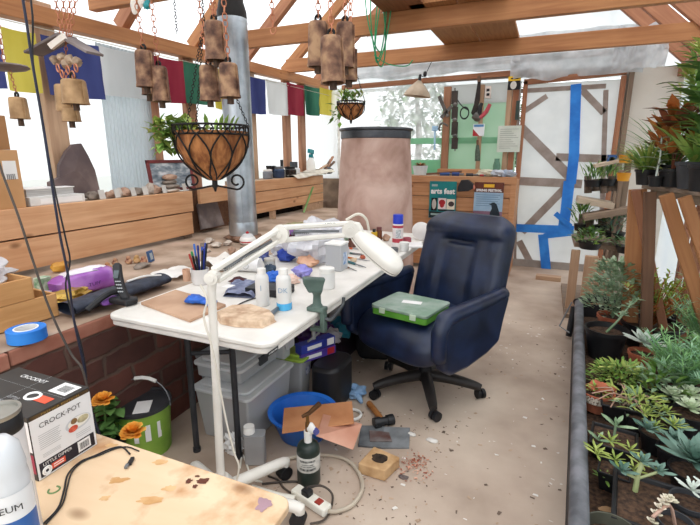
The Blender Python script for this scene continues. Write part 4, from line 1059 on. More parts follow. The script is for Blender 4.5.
# rocks/objects near the pipe
items = [(209, 243, 10, 6, ROCK3, 'pale rock near the slate recess, left of the stovepipe foot'), (203, 247, 6, 5, ROCK2, 'small grey pebble next to the pale rock'), (216, 247, 12, 5, ROCK3, 'flat pale stone in front of the stovepipe foot'), (232, 253, 8, 7, ROCK1, 'reddish-brown rock near the lamp arm'), (207, 252, 8, 4, ROCK3, 'pale pebble behind the pens'), (228, 245, 9, 5, ROCK3, 'pale stone against the stovepipe footing')]
for i, (px, py, w, h, mt, lab) in enumerate(items):
    q = led(px, py); s_ = m(q, 1); mb = MB(); mb.blob(q+V((0, 0, s_*h*.4)), (s_*w*.45, s_*w*.5, s_*h*.5), i+11, .3, flat=.8); mb.build('rock', mt, label=lab, cat='rock', group='rocks on the bench')
q = led(244, 254); s_ = m(q, 1); mb = MB(); mb.blob(q+V((0, 0, s_*3)), (s_*5, s_*5, s_*3.6), 8, .25, flat=.85); mb.build('dark_green_lump', mat('dark_green_glaze', '#23302c', '#3b4a42', rough=.4), label='dark green rounded lump beside the white lidded pot', cat='lump')
q = led(248, 244); T = thing('lidded_pot', 'white squat lidded pot with red markings by the stovepipe', 'pot', q); s_ = m(q, 1)
mb = MB(); mb.lathe(q, [(s_*6, 0), (s_*8, s_*2), (s_*8, s_*5), (s_*7, s_*7), (s_*6, s_*7.5), (0, s_*7.5)], 20); mb.build('pot_body', WHITE, T)
mb = MB(); mb.lathe(q+V((0, 0, s_*7.5)), [(s_*6.2, 0), (s_*4.5, s_*2.5), (s_*1.5, s_*3.2), (0, s_*3.2)], 20); mb.build('lid', mat('pale_grey_lid', '#c9cbcc', '#dddedf', rough=.3), T)
mb = MB(); mb.blob(q+V((0, 0, s_*11.5)), (s_*1.6, s_*1.6, s_*1.4), 1, .05); mb.build('red_knob', RED, T); mb = MB(); mb.lathe(q, [(s_*8.05, s_*2.4), (s_*8.1, s_*3.6)], 20); mb.build('red_band', RED, T)
# stuff near right bay, before the boards: red/white can, pale scraps
q = led(313, 233); s_ = m(q, 1); jar('paint_can', q, s_*5, s_*14, mat('white_red_can', '#d6cfd0', '#e5e0df', rough=.3), RED, 'small white can with red lid in front of the planter bay', 'can', neck=.95, lidh=.25)
q = led(293, 231); mb = MB(); mb.blob(q+V((0, 0, .03)), (.10, .16, .045), 5, .35, 2.5, n=18, mm=10, flat=.8); mb.build('rag_heap', mat('olive_rag', '#7e7a52', '#b3ab82', scale=14, rough=.9), smooth=30, label='olive and cream rag heap before the dark planter bay', cat='rag')
# ================================================================== FOLDING TABLE
TX0, TX1, TY0, TY1, ZT_ = -1.632, -.828, 1.22, 3.66, .74
TABW = mat('white_table_plastic', '#d6d2cb', '#e9e5df', scale=6, rough=.5, detail=6)
LEGM = mat('dark_grey_table_leg', '#2b2c2f', '#3d3e42', rough=.5, metal=.3)
TB = thing('folding_table', 'long white plastic folding table with dark metal legs', 'table', ((TX0+TX1)/2, (TY0+TY1)/2, 0))
def rrect(x0, y0, x1, y1, r, n=6):
    out = []
    for cx, cy, a in ((x1-r, y1-r, 0), (x0+r, y1-r, 90), (x0+r, y0+r, 180), (x1-r, y0+r, 270)):
        for i in range(n+1): out.append((cx+r*math.cos(R(a+90*i/n)), cy+r*math.sin(R(a+90*i/n))))
    return out
mb = MB(); mb.prism(rrect(TX0, TY0, TX1, TY1, .055), ZT_-.022, ZT_); mb.build('tabletop', TABW, TB, bevel=.006, smooth=50)
mb = MB(); mb.prism(rrect(TX0+.006, TY0+.006, TX1-.006, TY1-.006, .051), ZT_-.045, ZT_-.0225); mb.build('table_rim', TABW, TB, bevel=.004, smooth=50)
for xx, yy in ((-1.42, 1.45), (-1.205, 1.49), (-1.42, 3.36), (-1.02, 3.36)):
    mb = MB(); mb.tube([(xx, yy, 0), (xx, yy, ZT_-.045)], .014, 10); mb.cyl((xx, yy, 0), (xx, yy, .02), .018); mb.build('leg', LEGM, TB)
for yy, a, b, z1, z2 in ((1.46, -1.42, -1.205, .50, .535), (3.36, -1.42, -1.02, .45, .45)):
    mb = MB(); mb.tube([(a, yy, z1), (b, yy+.03, z2)], .011, 8); mb.build('cross_bar', LEGM, TB)
mb = MB(); mb.bb((TX0+.1, 1.35, ZT_-.06), (TX0+.13, 3.5, ZT_-.0455)); mb.bb((TX1-.13, 1.35, ZT_-.06), (TX1-.10, 3.5, ZT_-.0455)); mb.build('side_rail', LEGM, TB, smooth=0)
lo = at(273, 330, x=TX1); 
decal(.07, .016, (TX1-.005, lo.y+.0, ZT_-.034), (0, 1, 0), (0, 0, 1), mat('badge_dark', '#26282b'), TB, 'maker_badge', .0015)
decal(.055, .006, (TX1-.005, lo.y, ZT_-.034), (0, 1, 0), (0, 0, 1), mat('badge_print', '#d0d0cc', '#4a4c50', scale=200), TB, 'badge_print', .0025)
# second hand plank at the end of the table right of the spray can
def tt(px, py, dz=0): return at(px, py, z=ZT_+dz)
ZB = ZT_+.001
# ---- tan board with blue gloves
P = [tt(*q) for q in ((141, 305), (176, 292), (226, 307), (190, 323))]
TAN = mat('tan_hardboard', '#a8846a', '#c4a186', scale=5, rough=.7)
mb = MB(); mb.add([sit(v, ZB) for v in P]+[sit(v, ZB+.012) for v in P], [(3, 2, 1, 0), (4, 5, 6, 7), (0, 1, 5, 4), (1, 2, 6, 5), (2, 3, 7, 6), (3, 0, 4, 7)]); mb.build('hardboard_sheet', TAN, smooth=0, bevel=.0015, label='tan square board lying on the near left of the white table', cat='board')
g = at(198, 303, z=ZB+.013); mb = MB()
GLV = mat('blue_glove', '#1e56b8', '#3472d4', rough=.45)
mb.blob(g+V((-.01, .0, .016)), (.045, .035, .018), 3, .35, 2.2, n=18, mm=10, flat=.85)
for k, (dx, dy) in enumerate(((.05, -.012), (.055, .008), (.045, .024))): mb.tube([g+V((.02, dy*.6, .012)), g+V((dx, dy, .013)), g+V((dx+.035, dy*1.3-.006, .008))], [.011, .010, .007], 8, smooth=3)
mb.build('rubber_glove', GLV, smooth=179, label='crumpled blue rubber glove on the tan board', cat='glove')
# ---- stone slab
P = [(217, 318), (232, 311), (252, 310), (270, 316), (275, 322), (262, 328), (236, 327), (222, 324)]
mb = MB(); pts = [tt(*q) for q in P]; n_ = len(pts)
STN = mat('tan_sandstone', '#b08f74', '#dcc3a8', scale=22, rough=.9, bump=.4)
mb.add([sit(v, ZB) for v in pts]+[sit(v, ZB+.028) for v in pts], [tuple(range(n_)), tuple(range(n_, 2*n_))]+[(i, (i+1) % n_, n_+(i+1) % n_, n_+i) for i in range(n_)])
mb.build('sandstone_slab', STN, smooth=20, bevel=.006, label='flat irregular tan sandstone slab at the near table corner', cat='stone slab')
# ---- two white bottles
def bottle2(px, py, w, h, lab, blue):
    p = sit(tt(px, py), ZB); s_ = m(p, 1); r = s_*w/2; H = s_*h
    T = thing('squeeze_bottle', lab, 'bottle', p, group='white squeeze bottles on the table')
    MILK = mat('milky_plastic', '#d5d3d0', '#e7e6e3', rough=.35)
    z0 = 0
    if blue:
        mb = MB(); mb.lathe(p, [(r*.95, 0), (r*1.02, .003), (r*1.02, H*.17), (0, H*.17)], 24); mb.build('blue_liquid', mat('sky_blue_liquid', '#3a9fd6', '#5ab6e6', rough=.25), T); z0 = H*.17
    mb = MB(); mb.lathe(p, [(r*.97, z0), (r, z0+.002), (r, H*.74), (r*.9, H*.8), (r*.55, H*.86), (r*.52, H*.88), (0, H*.88)], 24); mb.build('body', MILK, T)
    mb = MB(); mb.lathe(p, [(r*.62, H*.86), (r*.62, H*.985), (r*.5, H), (0, H)], 20); mb.build('cap', WHITE, T)
    f_ = -V((FW.x, FW.y, 0)).normalized()
    text('DK' if blue else '1', .03 if blue else .035, p+f_*(r+.0005)+V((0, 0, H*.5)), RT, (0, 0, 1), mat('faded_blue_print', '#8fa6bd'), T)
    return T
bottle2(263, 305, 13.5, 38, 'white squeeze bottle with clear body, left of two on the table', False)
bottle2(284.5, 309, 15, 42, 'white bottle with blue liquid in its base, right of two on the table', True)
p = sit(tt(262, 302), ZB); 
q = sit(tt(274, 296), ZB); obox('black_tray', q+V((-.04, .03, 0)), (.20, .12, .035), .1, BLACK, 'low black plastic tray behind the two white bottles', 'tray')
# fabric with tag
q0 = [tt(*z_) for z_ in ((223, 297), (232, 282), (262, 285), (254, 299))]
T = thing('folded_cloth', 'folded blue-grey cloth with white tag on the table', 'cloth', sit(sum(q0, V())/4, ZB))
DEN = mat('blue_grey_cloth', '#5d6480', '#878da6', scale=30, rough=.9)
mb = MB(); mb.grid(lambda u, v: sit((q0[0]*(1-u)+q0[3]*u)*(1-v)+(q0[1]*(1-u)+q0[2]*u)*v, ZB+.022+.012*mnoise.noise(V((u*5, v*5, 2)))-.02*max(0, abs(u-.5)*2-.8)*5), 14, 14); mb.build('cloth', DEN, T, smooth=179)
mb = MB(); mb.grid(lambda u, v: sit((q0[0]*(1-u)+q0[3]*u)*(1-v)+(q0[1]*(1-u)+q0[2]*u)*v, ZB+.002), 1, 1); mb.build('cloth_underside', DEN, T)
w_ = tt(229, 294); decal(.045, .05, sit(w_, ZB+.038), (1, 0, 0), (0, 1, .0), PAPER, T, 'white_tag')
# blue glove behind bottles
q = sit(tt(273, 283), ZB); mb = MB(); mb.blob(q+V((0, 0, .03)), (.055, .04, .03), 5, .35, 2.4, n=18, mm=10, flat=.9); mb.build('rubber_glove', GLV, smooth=30, label='bunched bright blue glove between the two white bottles', cat='glove')
# dark spoon / handle right of bottles
a = tt(268, 317, .012); b = tt(281, 305, .012); mb = MB(); mb.tube([a, (a+b)/2, b], [.014, .009, .005], 8, smooth=4); mb.build('palette_knife', GREYM, label='grey flat tool lying beside the sandstone slab', cat='tool')
mb = MB(); mb.tube([sit(tt(x_, y_), ZB+.004) for x_, y_ in ((226, 315), (238, 306), (252, 300), (262, 299))], .003, 6, smooth=5); mb.build('charger_cable', BLACK, label='thin black cord on the table behind the sandstone', cat='cord')
# pens cup
q = sit(tt(201, 284), ZB); s_ = m(q, 1)
T = thing('pen_cup', 'whitish cup full of blue, black and green pens', 'cup', q)
mb = MB(); mb.lathe(q, [(s_*7, 0), (s_*8.5, s_*3), (s_*8.8, s_*16), (s_*8.2, s_*16), (s_*7.6, s_*4), (0, s_*3)], 24); mb.build('cup', mat('frosted_cup', '#cdc8c4', '#dfdbd8', rough=.4), T)
rr = random.Random(3)
for k, c in enumerate(('#2a3f9c', '#1f2f7c', '#15161a', '#3a53b4', '#2a8a4a', '#17181c', '#2b58b8', '#b04038', '#20242e', '#3c6fc0', '#1a1b22')):
    a = k*2.4; b0 = q+V((s_*3*math.cos(a), s_*3*math.sin(a), s_*4)); b1 = q+V((s_*9*math.cos(a)*rr.uniform(.6, 1.1), s_*8*math.sin(a), s_*rr.uniform(25, 38)))
    mb = MB(); mb.cyl(b0, b1, .0055, .005, 8); mb.cyl(b1, b1+(b1-b0).normalized()*.025, .0065, .005, 8); mb.build('pen', mat('pen_%d' % k, c, rough=.3), T, label='pen in the cup')
q = sit(tt(187, 281), ZB); s_ = m(q, 1); mb = MB(); mb.lathe(q, [(s_*3.4, 0), (s_*3.8, s_*12), (s_*3.3, s_*12), (s_*3, s_*1), (0, s_*1)], 16); mb.build('peach_cup', mat('peach_plastic', '#d3a284', '#e3ba9e', rough=.5), label='small peach-coloured cup left of the pens', cat='cup')
# rags and clutter mid table
q = sit(tt(238, 283), ZB); mb = MB(); mb.blob(q+V((0, 0, .012)), (.035, .05, .016), 3, .3, flat=.8); mb.build('dark_maroon_rag', mat('dark_maroon', '#3a1c20', '#54292e', rough=.8), label='dark maroon rag under the lamp arm', cat='rag')
q = sit(tt(247, 272), ZB); T = thing('paper_roll', 'white paper roll with pencil scribbles behind the lower lamp arm', 'paper', q); mb = MB(); mb.cyl(q+V((-.08, 0, .04)), q+V((.07, .03, .04)), .04, .04, 20); mb.build('roll', PAPER, T); mb = MB(); mb.torus(q+V((.02, -.039, .045)), .018, .0015, (.1, -1, .1), 14, 4); mb.build('pencil_scribble', GREYM, T)
q = sit(tt(270, 268), ZB); jar('jar', q, m(q, 5.5), m(q, 10), mat('pale_steel_jar', '#9a9c9e', '#bdbfc0', rough=.3, metal=.4), mat('grey_lid', '#a8a49c', '#c0bcb4', rough=.4), 'small grey tin with lid behind the white bottles', 'tin', neck=.95, lidh=.25)
q = sit(tt(289, 283), ZB+.0); mb = MB(); mb.blob(q+V((0, 0, .02)), (.05, .05, .022), 9, .4, 2.5, n=18, mm=10, flat=.9); mb.build('tissue', mat('pink_tissue', '#d9b3a2', '#f0d6c8', scale=9, rough=.9), smooth=30, label='pinkish crumpled tissue beside the green vise', cat='tissue')
q = sit(tt(295, 279), ZB+.0); mb = MB(); mb.blob(q+V((.01, .06, .03)), (.05, .055, .03), 19, .35, 2.5, n=18, mm=10, flat=.9); mb.build('lavender_cloth', mat('lavender_cloth', '#7d78c4', '#a7a2e0', rough=.9), smooth=30, label='bright lavender crumpled cloth behind the green vise', cat='cloth')
q = sit(tt(283, 262), ZB); mb = MB(); mb.blob(q+V((0, .04, .035)), (.06, .06, .038), 12, .4, 2.5, n=18, mm=10, flat=.9); mb.build('dark_blue_cloth', mat('royal_blue_cloth', '#25388c', '#3d55b0', rough=.9), smooth=30, label='dark royal blue bunched cloth in the middle of the table', cat='cloth')
q = sit(tt(276, 258), ZB); mb = MB(); mb.blob(q+V((-.02, .08, .05)), (.05, .06, .055), 15, .4, 2.5, n=18, mm=10, flat=.9); mb.build('pale_rag', mat('pale_grey_rag', '#b4b4bc', '#d6d6dc', rough=.9), smooth=30, label='pale grey rag behind the dark blue cloth', cat='rag')
q = sit(tt(293, 257), ZB); T = thing('purple_bouquet', 'bunch of purple and maroon paper flowers behind the plastic bag', 'bouquet', q+V((-.03, .12, 0)))
rr = random.Random(8); mb = MB(); mb2 = MB()
for k in range(26):
    c = q+V((-.03+rr.uniform(-.07, .07), .12+rr.uniform(-.08, .08), rr.uniform(.05, .16)))
    (mb if k % 3 else mb2).blob(c, (.022, .022, .016), k, .4, 2)
mb.build('purple_petals', mat('purple_petals', '#6d3a86', '#a274b8', scale=20, rough=.8), T); mb2.build('maroon_petals', mat('maroon_petals', '#5a1e2c', '#7c3040', rough=.8), T)
mb = MB()
for k in range(8): mb.tube([q+V((-.03+rr.uniform(-.05, .05), .12+rr.uniform(-.05, .05), .0)), q+V((-.03+rr.uniform(-.05, .05), .12+rr.uniform(-.05, .05), .08))], .003, 5)
mb.build('stems', LEAFD, T)
# plastic bag
q = sit(tt(318, 262), ZB); mb = MB(); mb.blob(q+V((-.03, .06, .11)), (.16, .20, .13), 21, .35, 2.6, n=32, mm=20, flat=.84); mb.build('plastic_bag', CLEARB, smooth=28, label='big crumpled clear plastic bag in the middle of the table', cat='plastic bag')
q = sit(tt(303, 268), ZB); mb = MB(); mb.blob(q+V((0, .05, .03)), (.06, .05, .032), 31, .35, 2.4, n=18, mm=10, flat=.9); mb.build('peach_cloth', mat('peach_cloth', '#d8a080', '#ecc4a8', rough=.9), smooth=30, label='peach crumpled cloth between lavender cloth and plastic bag', cat='cloth')
# white jar + tall clear box
q = sit(tt(327, 288), ZB); s_ = m(q, 1); T = thing('jar', 'white plastic jar with white screw lid right of the vise', 'jar', q)
mb = MB(); mb.lathe(q, [(s_*7.5, 0), (s_*8, s_*1), (s_*8, s_*15), (s_*7, s_*17), (0, s_*17)], 24); mb.build('body', mat('milky_plastic', ''), T); mb = MB(); mb.lathe(q, [(s_*7.6, s_*16), (s_*7.8, s_*17), (s_*7.8, s_*20.5), (s_*7, s_*21), (0, s_*21)], 24); mb.build('lid', WHITE, T)
q = sit(tt(334, 271), ZB); T = thing('clear_tub', 'clear plastic tub with white lid and blue printed side', 'tub', q)
mb = MB(); mb.box(q+V((0, .04, .075)), (.10, .10, .15)); mb.build('tub', film('milky_tub', '#d6d8da', clear=.2, trans=.5), T, smooth=0, bevel=.008)
mb = MB(); mb.box(q+V((0, .04, .155)), (.106, .106, .012)); mb.build('lid', WHITE, T, smooth=0, bevel=.003); decal(.05, .07, q+V((.0505, .04, .07)), (0, 1, 0), (0, 0, 1), mat('blue_white_print', '#5a83b8', '#d4dbe4', scale=40), T, 'printed_label')
# tools at right mid
tl = [((344, 258), (370, 262), '#c8732c', 'orange-handled file lying nearest the lamp head', .006), ((345, 262), (366, 269), '#3c6f78', 'teal-handled plier among the tools at the table edge', .008), ((343, 253), (362, 256), '#4b6c6a', 'dark teal tool under the lamp hinge', .007), ((350, 254), (374, 257), '#6d5a4c', 'brown wooden-handled tool behind the orange file', .006), ((342, 266), (357, 272), '#8c5f40', 'short brown stick at the table edge', .005), ((358, 250), (378, 252), '#c0b6a8', 'pale thin rod behind the tools', .004), ((346, 249), (359, 250), '#d9622a', 'small bright orange handle near the clear tub', .006)]
for i, (a, b, c, lab, r_) in enumerate(tl):
    T = thing('hand_tool', lab, 'tool', sit(tt(*a), ZB), group='hand tools on the table'); A = sit(tt(*a), ZB+r_); B = sit(tt(*b), ZB+r_); mb = MB(); mb.tube([A, A+(B-A)*.1, A+(B-A)*.5], [r_*.7, r_, r_*.9], 8); mb.build('handle', mat('tool_%d' % i, c, rough=.5), T); mb = MB(); mb.tube([A+(B-A)*.5, A+(B-A)*.8, B], [r_*.55, r_*.6, r_*.25], 6); mb.build('blade', GREYM, T)
# small bottles behind lamp head
q = sit(tt(374, 242), ZB); s_ = m(q, 1); T = thing('glue_bottle', 'small yellow box-shaped glue bottle behind the lamp', 'bottle', q); mb = MB(); mb.box(q+V((0, 0, s_*5)), (s_*5, s_*6, s_*10)); mb.build('body', mat('yellow_label', '#c79c1e', '#e0b830', rough=.4), T, smooth=0, bevel=.004); mb = MB(); mb.cyl(q+V((0, 0, s_*10)), q+V((0, 0, s_*13)), s_*1.6); mb.build('cap', BLACK, T)
q = sit(tt(379, 241), ZB); s_ = m(q, 1); jar('bottle', q, s_*3, s_*14, mat('amber_brown', '#5c3420', '#7c4a2c', rough=.25), mat('brown_cap', '#6a3c3c'), 'brown bottle right of the yellow glue bottle', 'bottle', neck=.8, lidh=.2)
q = sit(tt(363, 246), ZB); s_ = m(q, 1); mb = MB(); mb.blob(q+V((0, 0, s_*4)), (s_*6, s_*6, s_*5), 2, .4, 2.4, flat=.8); mb.build('purple_rag', mat('purple_maroon_rag', '#4c2448', '#7c4a70', rough=.9), smooth=30, label='purple-maroon rag behind the lamp hinge', cat='rag')
q = sit(tt(386, 241), ZB); s_ = m(q, 1); mb = MB(); mb.blob(q+V((0, 0, s_*3)), (s_*4, s_*4, s_*3.4), 3, .3, flat=.85); mb.build('tan_rock', ROCK1, label='small tan rock left of the blue-capped spray can', cat='rock')
# spray can
q = sit(tt(397.5, 246), ZB); s_ = m(q, 1); T = thing('spray_can', 'white and red aerosol spray can with bright blue cap', 'spray can', q)
mb = MB(); mb.lathe(q, [(s_*5.2, 0), (s_*5.4, s_*1), (s_*5.4, s_*21), (s_*4.8, s_*23), (0, s_*23)], 24); mb.build('can_body', mat('white_red_label', '#d9cfd0', '#e9e4e2', scale=14, rough=.3), T)
mb = MB(); mb.lathe(q, [(s_*5.46, s_*4), (s_*5.46, s_*8)], 24); mb.lathe(q, [(s_*5.46, s_*18.5), (s_*5.46, s_*21)], 24); mb.build('red_band', mat('red_print', '#a83040', '#c24c58', rough=.3), T)
mb = MB(); mb.lathe(q, [(s_*5.1, s_*22.5), (s_*5.1, s_*31), (s_*4.7, s_*31.6), (0, s_*31.6)], 24); mb.build('blue_cap', mat('cobalt_cap', '#1c35b4', '#2a48cc', rough=.35), T)
f_ = -V((FW.x, FW.y, 0)).normalized()
decal(s_*5, s_*8, q+f_*(s_*5.5)+V((0, 0, s_*13)), RT, (0, 0, 1), mat('grey_label_text', '#8c9298', '#d8dadc', scale=90), T, 'printed_label')
q = sit(tt(407, 243), ZB); s_ = m(q, 1); mb = MB(); mb.lathe(q, [(s_*4, 0), (s_*4.4, s_*2), (s_*4, s_*5.5), (s_*3.4, s_*5.5), (0, s_*2)], 16); mb.build('red_dish', mat('dull_red_glass', '#8c3c48', '#b05a64', rough=.3), label='little dull red dish right of the spray can', cat='dish')
q = sit(tt(393, 252), ZB); s_ = m(q, 1); mb = MB(); mb.lathe(q, [(s_*5, 0), (s_*5.5, s_*4), (s_*4.8, s_*4), (0, s_*1.5)], 20); mb.build('grey_cup', mat('dark_grey_cup', '#4c4d50', '#66686b', rough=.4), label='dark grey shallow cup at the table edge under the lamp head', cat='cup')
q = sit(tt(404, 251), ZB); s_ = m(q, 1); jar('jar', q, s_*4.6, s_*9, mat('milky_plastic', ''), WHITE, 'short white jar just in front of the spray can', 'jar', neck=.95, lidh=.25)
q = sit(tt(421, 240), ZB); s_ = m(q, 1); mb = MB(); mb.lathe(q+V((0, 0, s_*9)), [(s_*9, -s_*1), (s_*9.3, 0), (s_*7, s_*1.6), (0, s_*2.2), (0, s_*1.2), (s_*7, 0), (s_*9, -s_*1)], 28, Matrix.Rotation(YAW, 3, 'Z') @ Matrix.Rotation(R(-68), 3, 'X').inverted()); mb.build('plastic_disc', mat('translucent_white', '#cfcac6', '#e2dedb', rough=.4), label='round white disc standing at the far end of the table', cat='disc')
q = sit(tt(414, 246), ZB); obox('paper_stack', q, (.12, .16, .012), .3, PAPER, 'small stack of white paper at the far right table edge', 'paper')

# ---- more clutter in the middle of the table
clut = [(226, 272, .045, .035, '#8f8a86', '#bdb8b2', 'grey-white crumpled paper towel right of the pen cup', 'paper'), (236, 268, .04, .03, '#6c5a50', '#9a8676', 'brown paper scrap behind the lower lamp arm', 'scrap'), (258, 262, .05, .045, '#3a4270', '#5e68a0', 'navy and violet cloth under the lamp elbow', 'cloth'),
        (300, 252, .05, .05, '#9c7fb0', '#c8b0d6', 'pale violet bunched wrapping behind the clear bag', 'wrapping'), (333, 249, .05, .06, '#8a5c3a', '#b98a5e', 'orange-brown crumpled paper bag behind the clear tub', 'paper bag'), (345, 243, .05, .05, '#8aa08c', '#b4c4b2', 'pale green bundle below the lamp hinge', 'bundle'), (268, 275, .03, .03, '#2c3a4a', '#4a5a6c', 'dark blue-black wad left of the blue glove', 'wad'), (353, 262, .02, .012, '#c4a88a', '#dcc8ae', 'small tan chip among the hand tools', 'chip'), (362, 259, .018, .012, '#b0543c', '#cc7458', 'small brick-red chip near the lamp head', 'chip')]
for i, (px, py, r_, h_, c1, c2, lab, cat_) in enumerate(clut):
    q = sit(tt(px, py), ZB); mb = MB(); mb.blob(q+V((0, r_*.6, h_*.8)), (r_, r_*1.1, h_), 80+i, .4, 2.5, n=18, mm=10, flat=.8); mb.build('crumpled_'+cat_.replace(' ', '_'), mat('clut_%d' % i, c1, c2, scale=14, rough=.85), smooth=30, label=lab, cat=cat_)
for i, (px, py, w_, h_, c1, c2, lab) in enumerate(((243, 262, 4.5, 12, '#b8b4ae', '#d4d0ca', 'small grey-white jar beside the paper roll'), (253, 268, 4, 9, '#4a4e58', '#6a6e78', 'small dark jar before the paper roll'), (337, 257, 4, 14, '#c8c4bc', '#e0dcd4', 'slim white bottle behind the clear tub'), (352, 247, 4, 10, '#5a3a30', '#7a5244', 'little brown jar under the lamp hinge'), (366, 251, 3.5, 9, '#2c2a30', '#48464e', 'tiny black jar right of the lamp hinge'))):
    q = sit(tt(px, py), ZB); s_ = m(q, 1); jar('jar', q, s_*w_, s_*h_, mat('jarx_%d' % i, c1, c2, rough=.35), WHITE if i % 2 == 0 else BLACK, lab, 'jar', neck=.85, lidh=.22)

# ================================================================== VISE
vp = at(318, 311, z=ZT_); VG = mat('grey_green_enamel', '#43544e', '#5f7269', scale=10, rough=.5)
T = thing('bench_vise', 'small grey-green clamp-on vise at the table edge', 'vise', (TX1, vp.y, ZT_))
y_ = vp.y
mb = MB(); mb.bb((TX1-.05, y_-.024, ZT_+.001), (TX1+.03, y_+.024, ZT_+.02)); mb.bb((TX1+.008, y_-.017, ZT_-.085), (TX1+.03, y_+.017, ZT_+.01)); mb.bb((TX1-.04, y_-.016, ZT_-.09), (TX1+.03, y_+.016, ZT_-.072)); mb.build('clamp_frame', VG, T, smooth=0, bevel=.005)
mb = MB(); mb.lathe((TX1-.01, y_, ZT_+.02), [(.026, 0), (.018, .015), (.016, .05), (.024, .068), (0, .068)], 16); mb.build('swivel_base', VG, T)
mb = MB(); mb.prism([(-.028, 0), (.03, 0), (.036, .03), (.045, .056), (-.05, .066), (-.048, .04)], -.019, .019, Matrix.Translation((TX1-.02, y_, ZT_+.084)) @ Matrix.Rotation(R(35), 4, 'Z') @ Matrix.Rotation(R(90), 4, 'X')); mb.build('jaw', VG, T, smooth=0, bevel=.006)
mb = MB(); mb.cyl((TX1-.03, y_, ZT_-.13), (TX1-.03, y_, ZT_-.05), .009); mb.cyl((TX1-.03, y_, ZT_-.052), (TX1-.03, y_, ZT_-.0465), .02); mb.tube([(TX1-.03, y_-.05, ZT_-.122), (TX1-.03, y_+.05, ZT_-.122)], .005); mb.build('clamp_screw', GREYM, T)
mb = MB(); mb.tube([(TX1+.028, y_, ZT_-.03), (TX1+.05, y_+.01, ZT_-.035), (TX1+.055, y_+.07, ZT_-.02), (TX1+.055, y_+.12, ZT_+.0), (TX1+.055, y_+.13, ZT_+.03)], .008, 8, smooth=4); mb.build('crank_handle', mat('dark_steel', '#3c3e40', '#55585a', rough=.4, metal=.7), T)

# ================================================================== MAGNIFIER LAMP ON FLOOR STAND
LY = 1.185
WL = mat('white_lamp_enamel', '#dcd8d0', '#ece8e0', rough=.4)
jb = at(220, 472, y=LY); jt = at(211.5, 288, y=LY); J0 = at(212.5, 277, y=LY)
L = thing('magnifier_lamp', 'white articulated magnifier lamp on a rolling floor stand', 'lamp', (jb.x, LY, 0))
mb = MB(); mb.tube([(jb.x, LY, .10), (jt.x*.5+jb.x*.5, LY, .5), jt], [.0155, .0155, .0145], 16); mb.build('pole', WL, L)
mb = MB(); mb.lathe((jb.x, LY, .05), [(.045, 0), (.05, .02), (.05, .09), (.03, .12), (0, .12)], 20); mb.build('hub', WL, L)
ends = [at(284, 466, z=.06), at(298, 512, z=.06), at(196, 470, z=.06), (-1.38, .95, .06), (-1.0, .80, .06)]
for e in ends:
    e = V(e); h_ = V((jb.x, LY, .11)); d = e-h_; e2 = h_+d*1.0
    mb = MB(); mb.tube([h_, h_+d*.5+V((0, 0, .012)), e2+V((0, 0, .02)), e2+V((0, 0, .0))], [.026, .024, .022, .02], 12, smooth=4); lg = mb.build('base_leg', WL, L)
    mb = MB(); t_ = V((-d.y, d.x, 0)).normalized(); c_ = V((e2.x, e2.y, .03)); 
    mb.cyl(c_-t_*.022, c_+t_*.022, .03, n=18); mb.cyl(c_-t_*.008+V((0, 0, .02)), c_-t_*.008+V((0, 0, .034)), .01); mb.build('caster', BLACK, lg)
Yj1 = 1.56; J1 = at(280, 234, y=Yj1); J2 = at(350, 229, y=1.84)
side = V((RT.x, RT.y, 0))
mb = MB(); nY = -V((FW.x, FW.y, 0)).normalized()
mb.cyl(J0-nY*.024, J0+nY*.024, .023, n=20); mb.tube([jt-V((0, 0, .01)), J0], [.0145, .017], 14); mb.cyl(J0+nY*.024, J0+nY*.03, .012, n=12); mb.build('lower_joint', WL, L)
def arm(a, b, off, nm):
    d = (b-a).normalized(); u = (V((0, 0, 1))-d*d.z).normalized()
    for s_ in (1, -1):
        beam(nm, a+u*off*s_+d*.01, b+u*off*s_-d*.01, .026, .021, WL, L, up=u, bevel=.005)
    mb = MB(); mb.tube([a+d*.06+u*.006, b-d*.06-u*.006], .006, 8); 
    n = 40
    mb.tube([a+d*((b-a).length*(.15+.25*i/n))+u*(.008*math.cos(i*1.6))+nY*(.008*math.sin(i*1.6)) for i in range(n)], .0018, 4)
    mb.build('spring', GREYM, L)
arm(J0, J1, .021, 'lower_arm'); arm(J1, J2, .026, 'upper_arm')
mb = MB(); mb.cyl(J1-nY*.026, J1+nY*.026, .036, n=24); mb.cyl(J1+nY*.03, J1+nY*.036, .012, n=12); mb.build('elbow_joint', WL, L)
mb = MB(); mb.cyl(J2-nY*.03, J2+nY*.03, .036, n=24); mb.cyl(J2+nY*.032, J2+nY*.04, .014, n=12); mb.build('head_joint', WL, L)
a = J2-(J2-J1).normalized()*.1; text('VISIO', .022, a+nY*.014+V((0, 0, .027)), (J2-J1), (0, 0, 1), BLACKM, L, lift=.001)
HE = at(398, 268, y=1.90); 
hd = at(378, 251, y=1.93); 
hx = (HE-J2).normalized(); hl = (HE-J2).length
mb = MB(); mb.tube([J2, J2+V((.03, .01, .015)), J2+hx*.07], [.024, .02, .018], 10, smooth=3); mb.build('head_neck', WL, L)
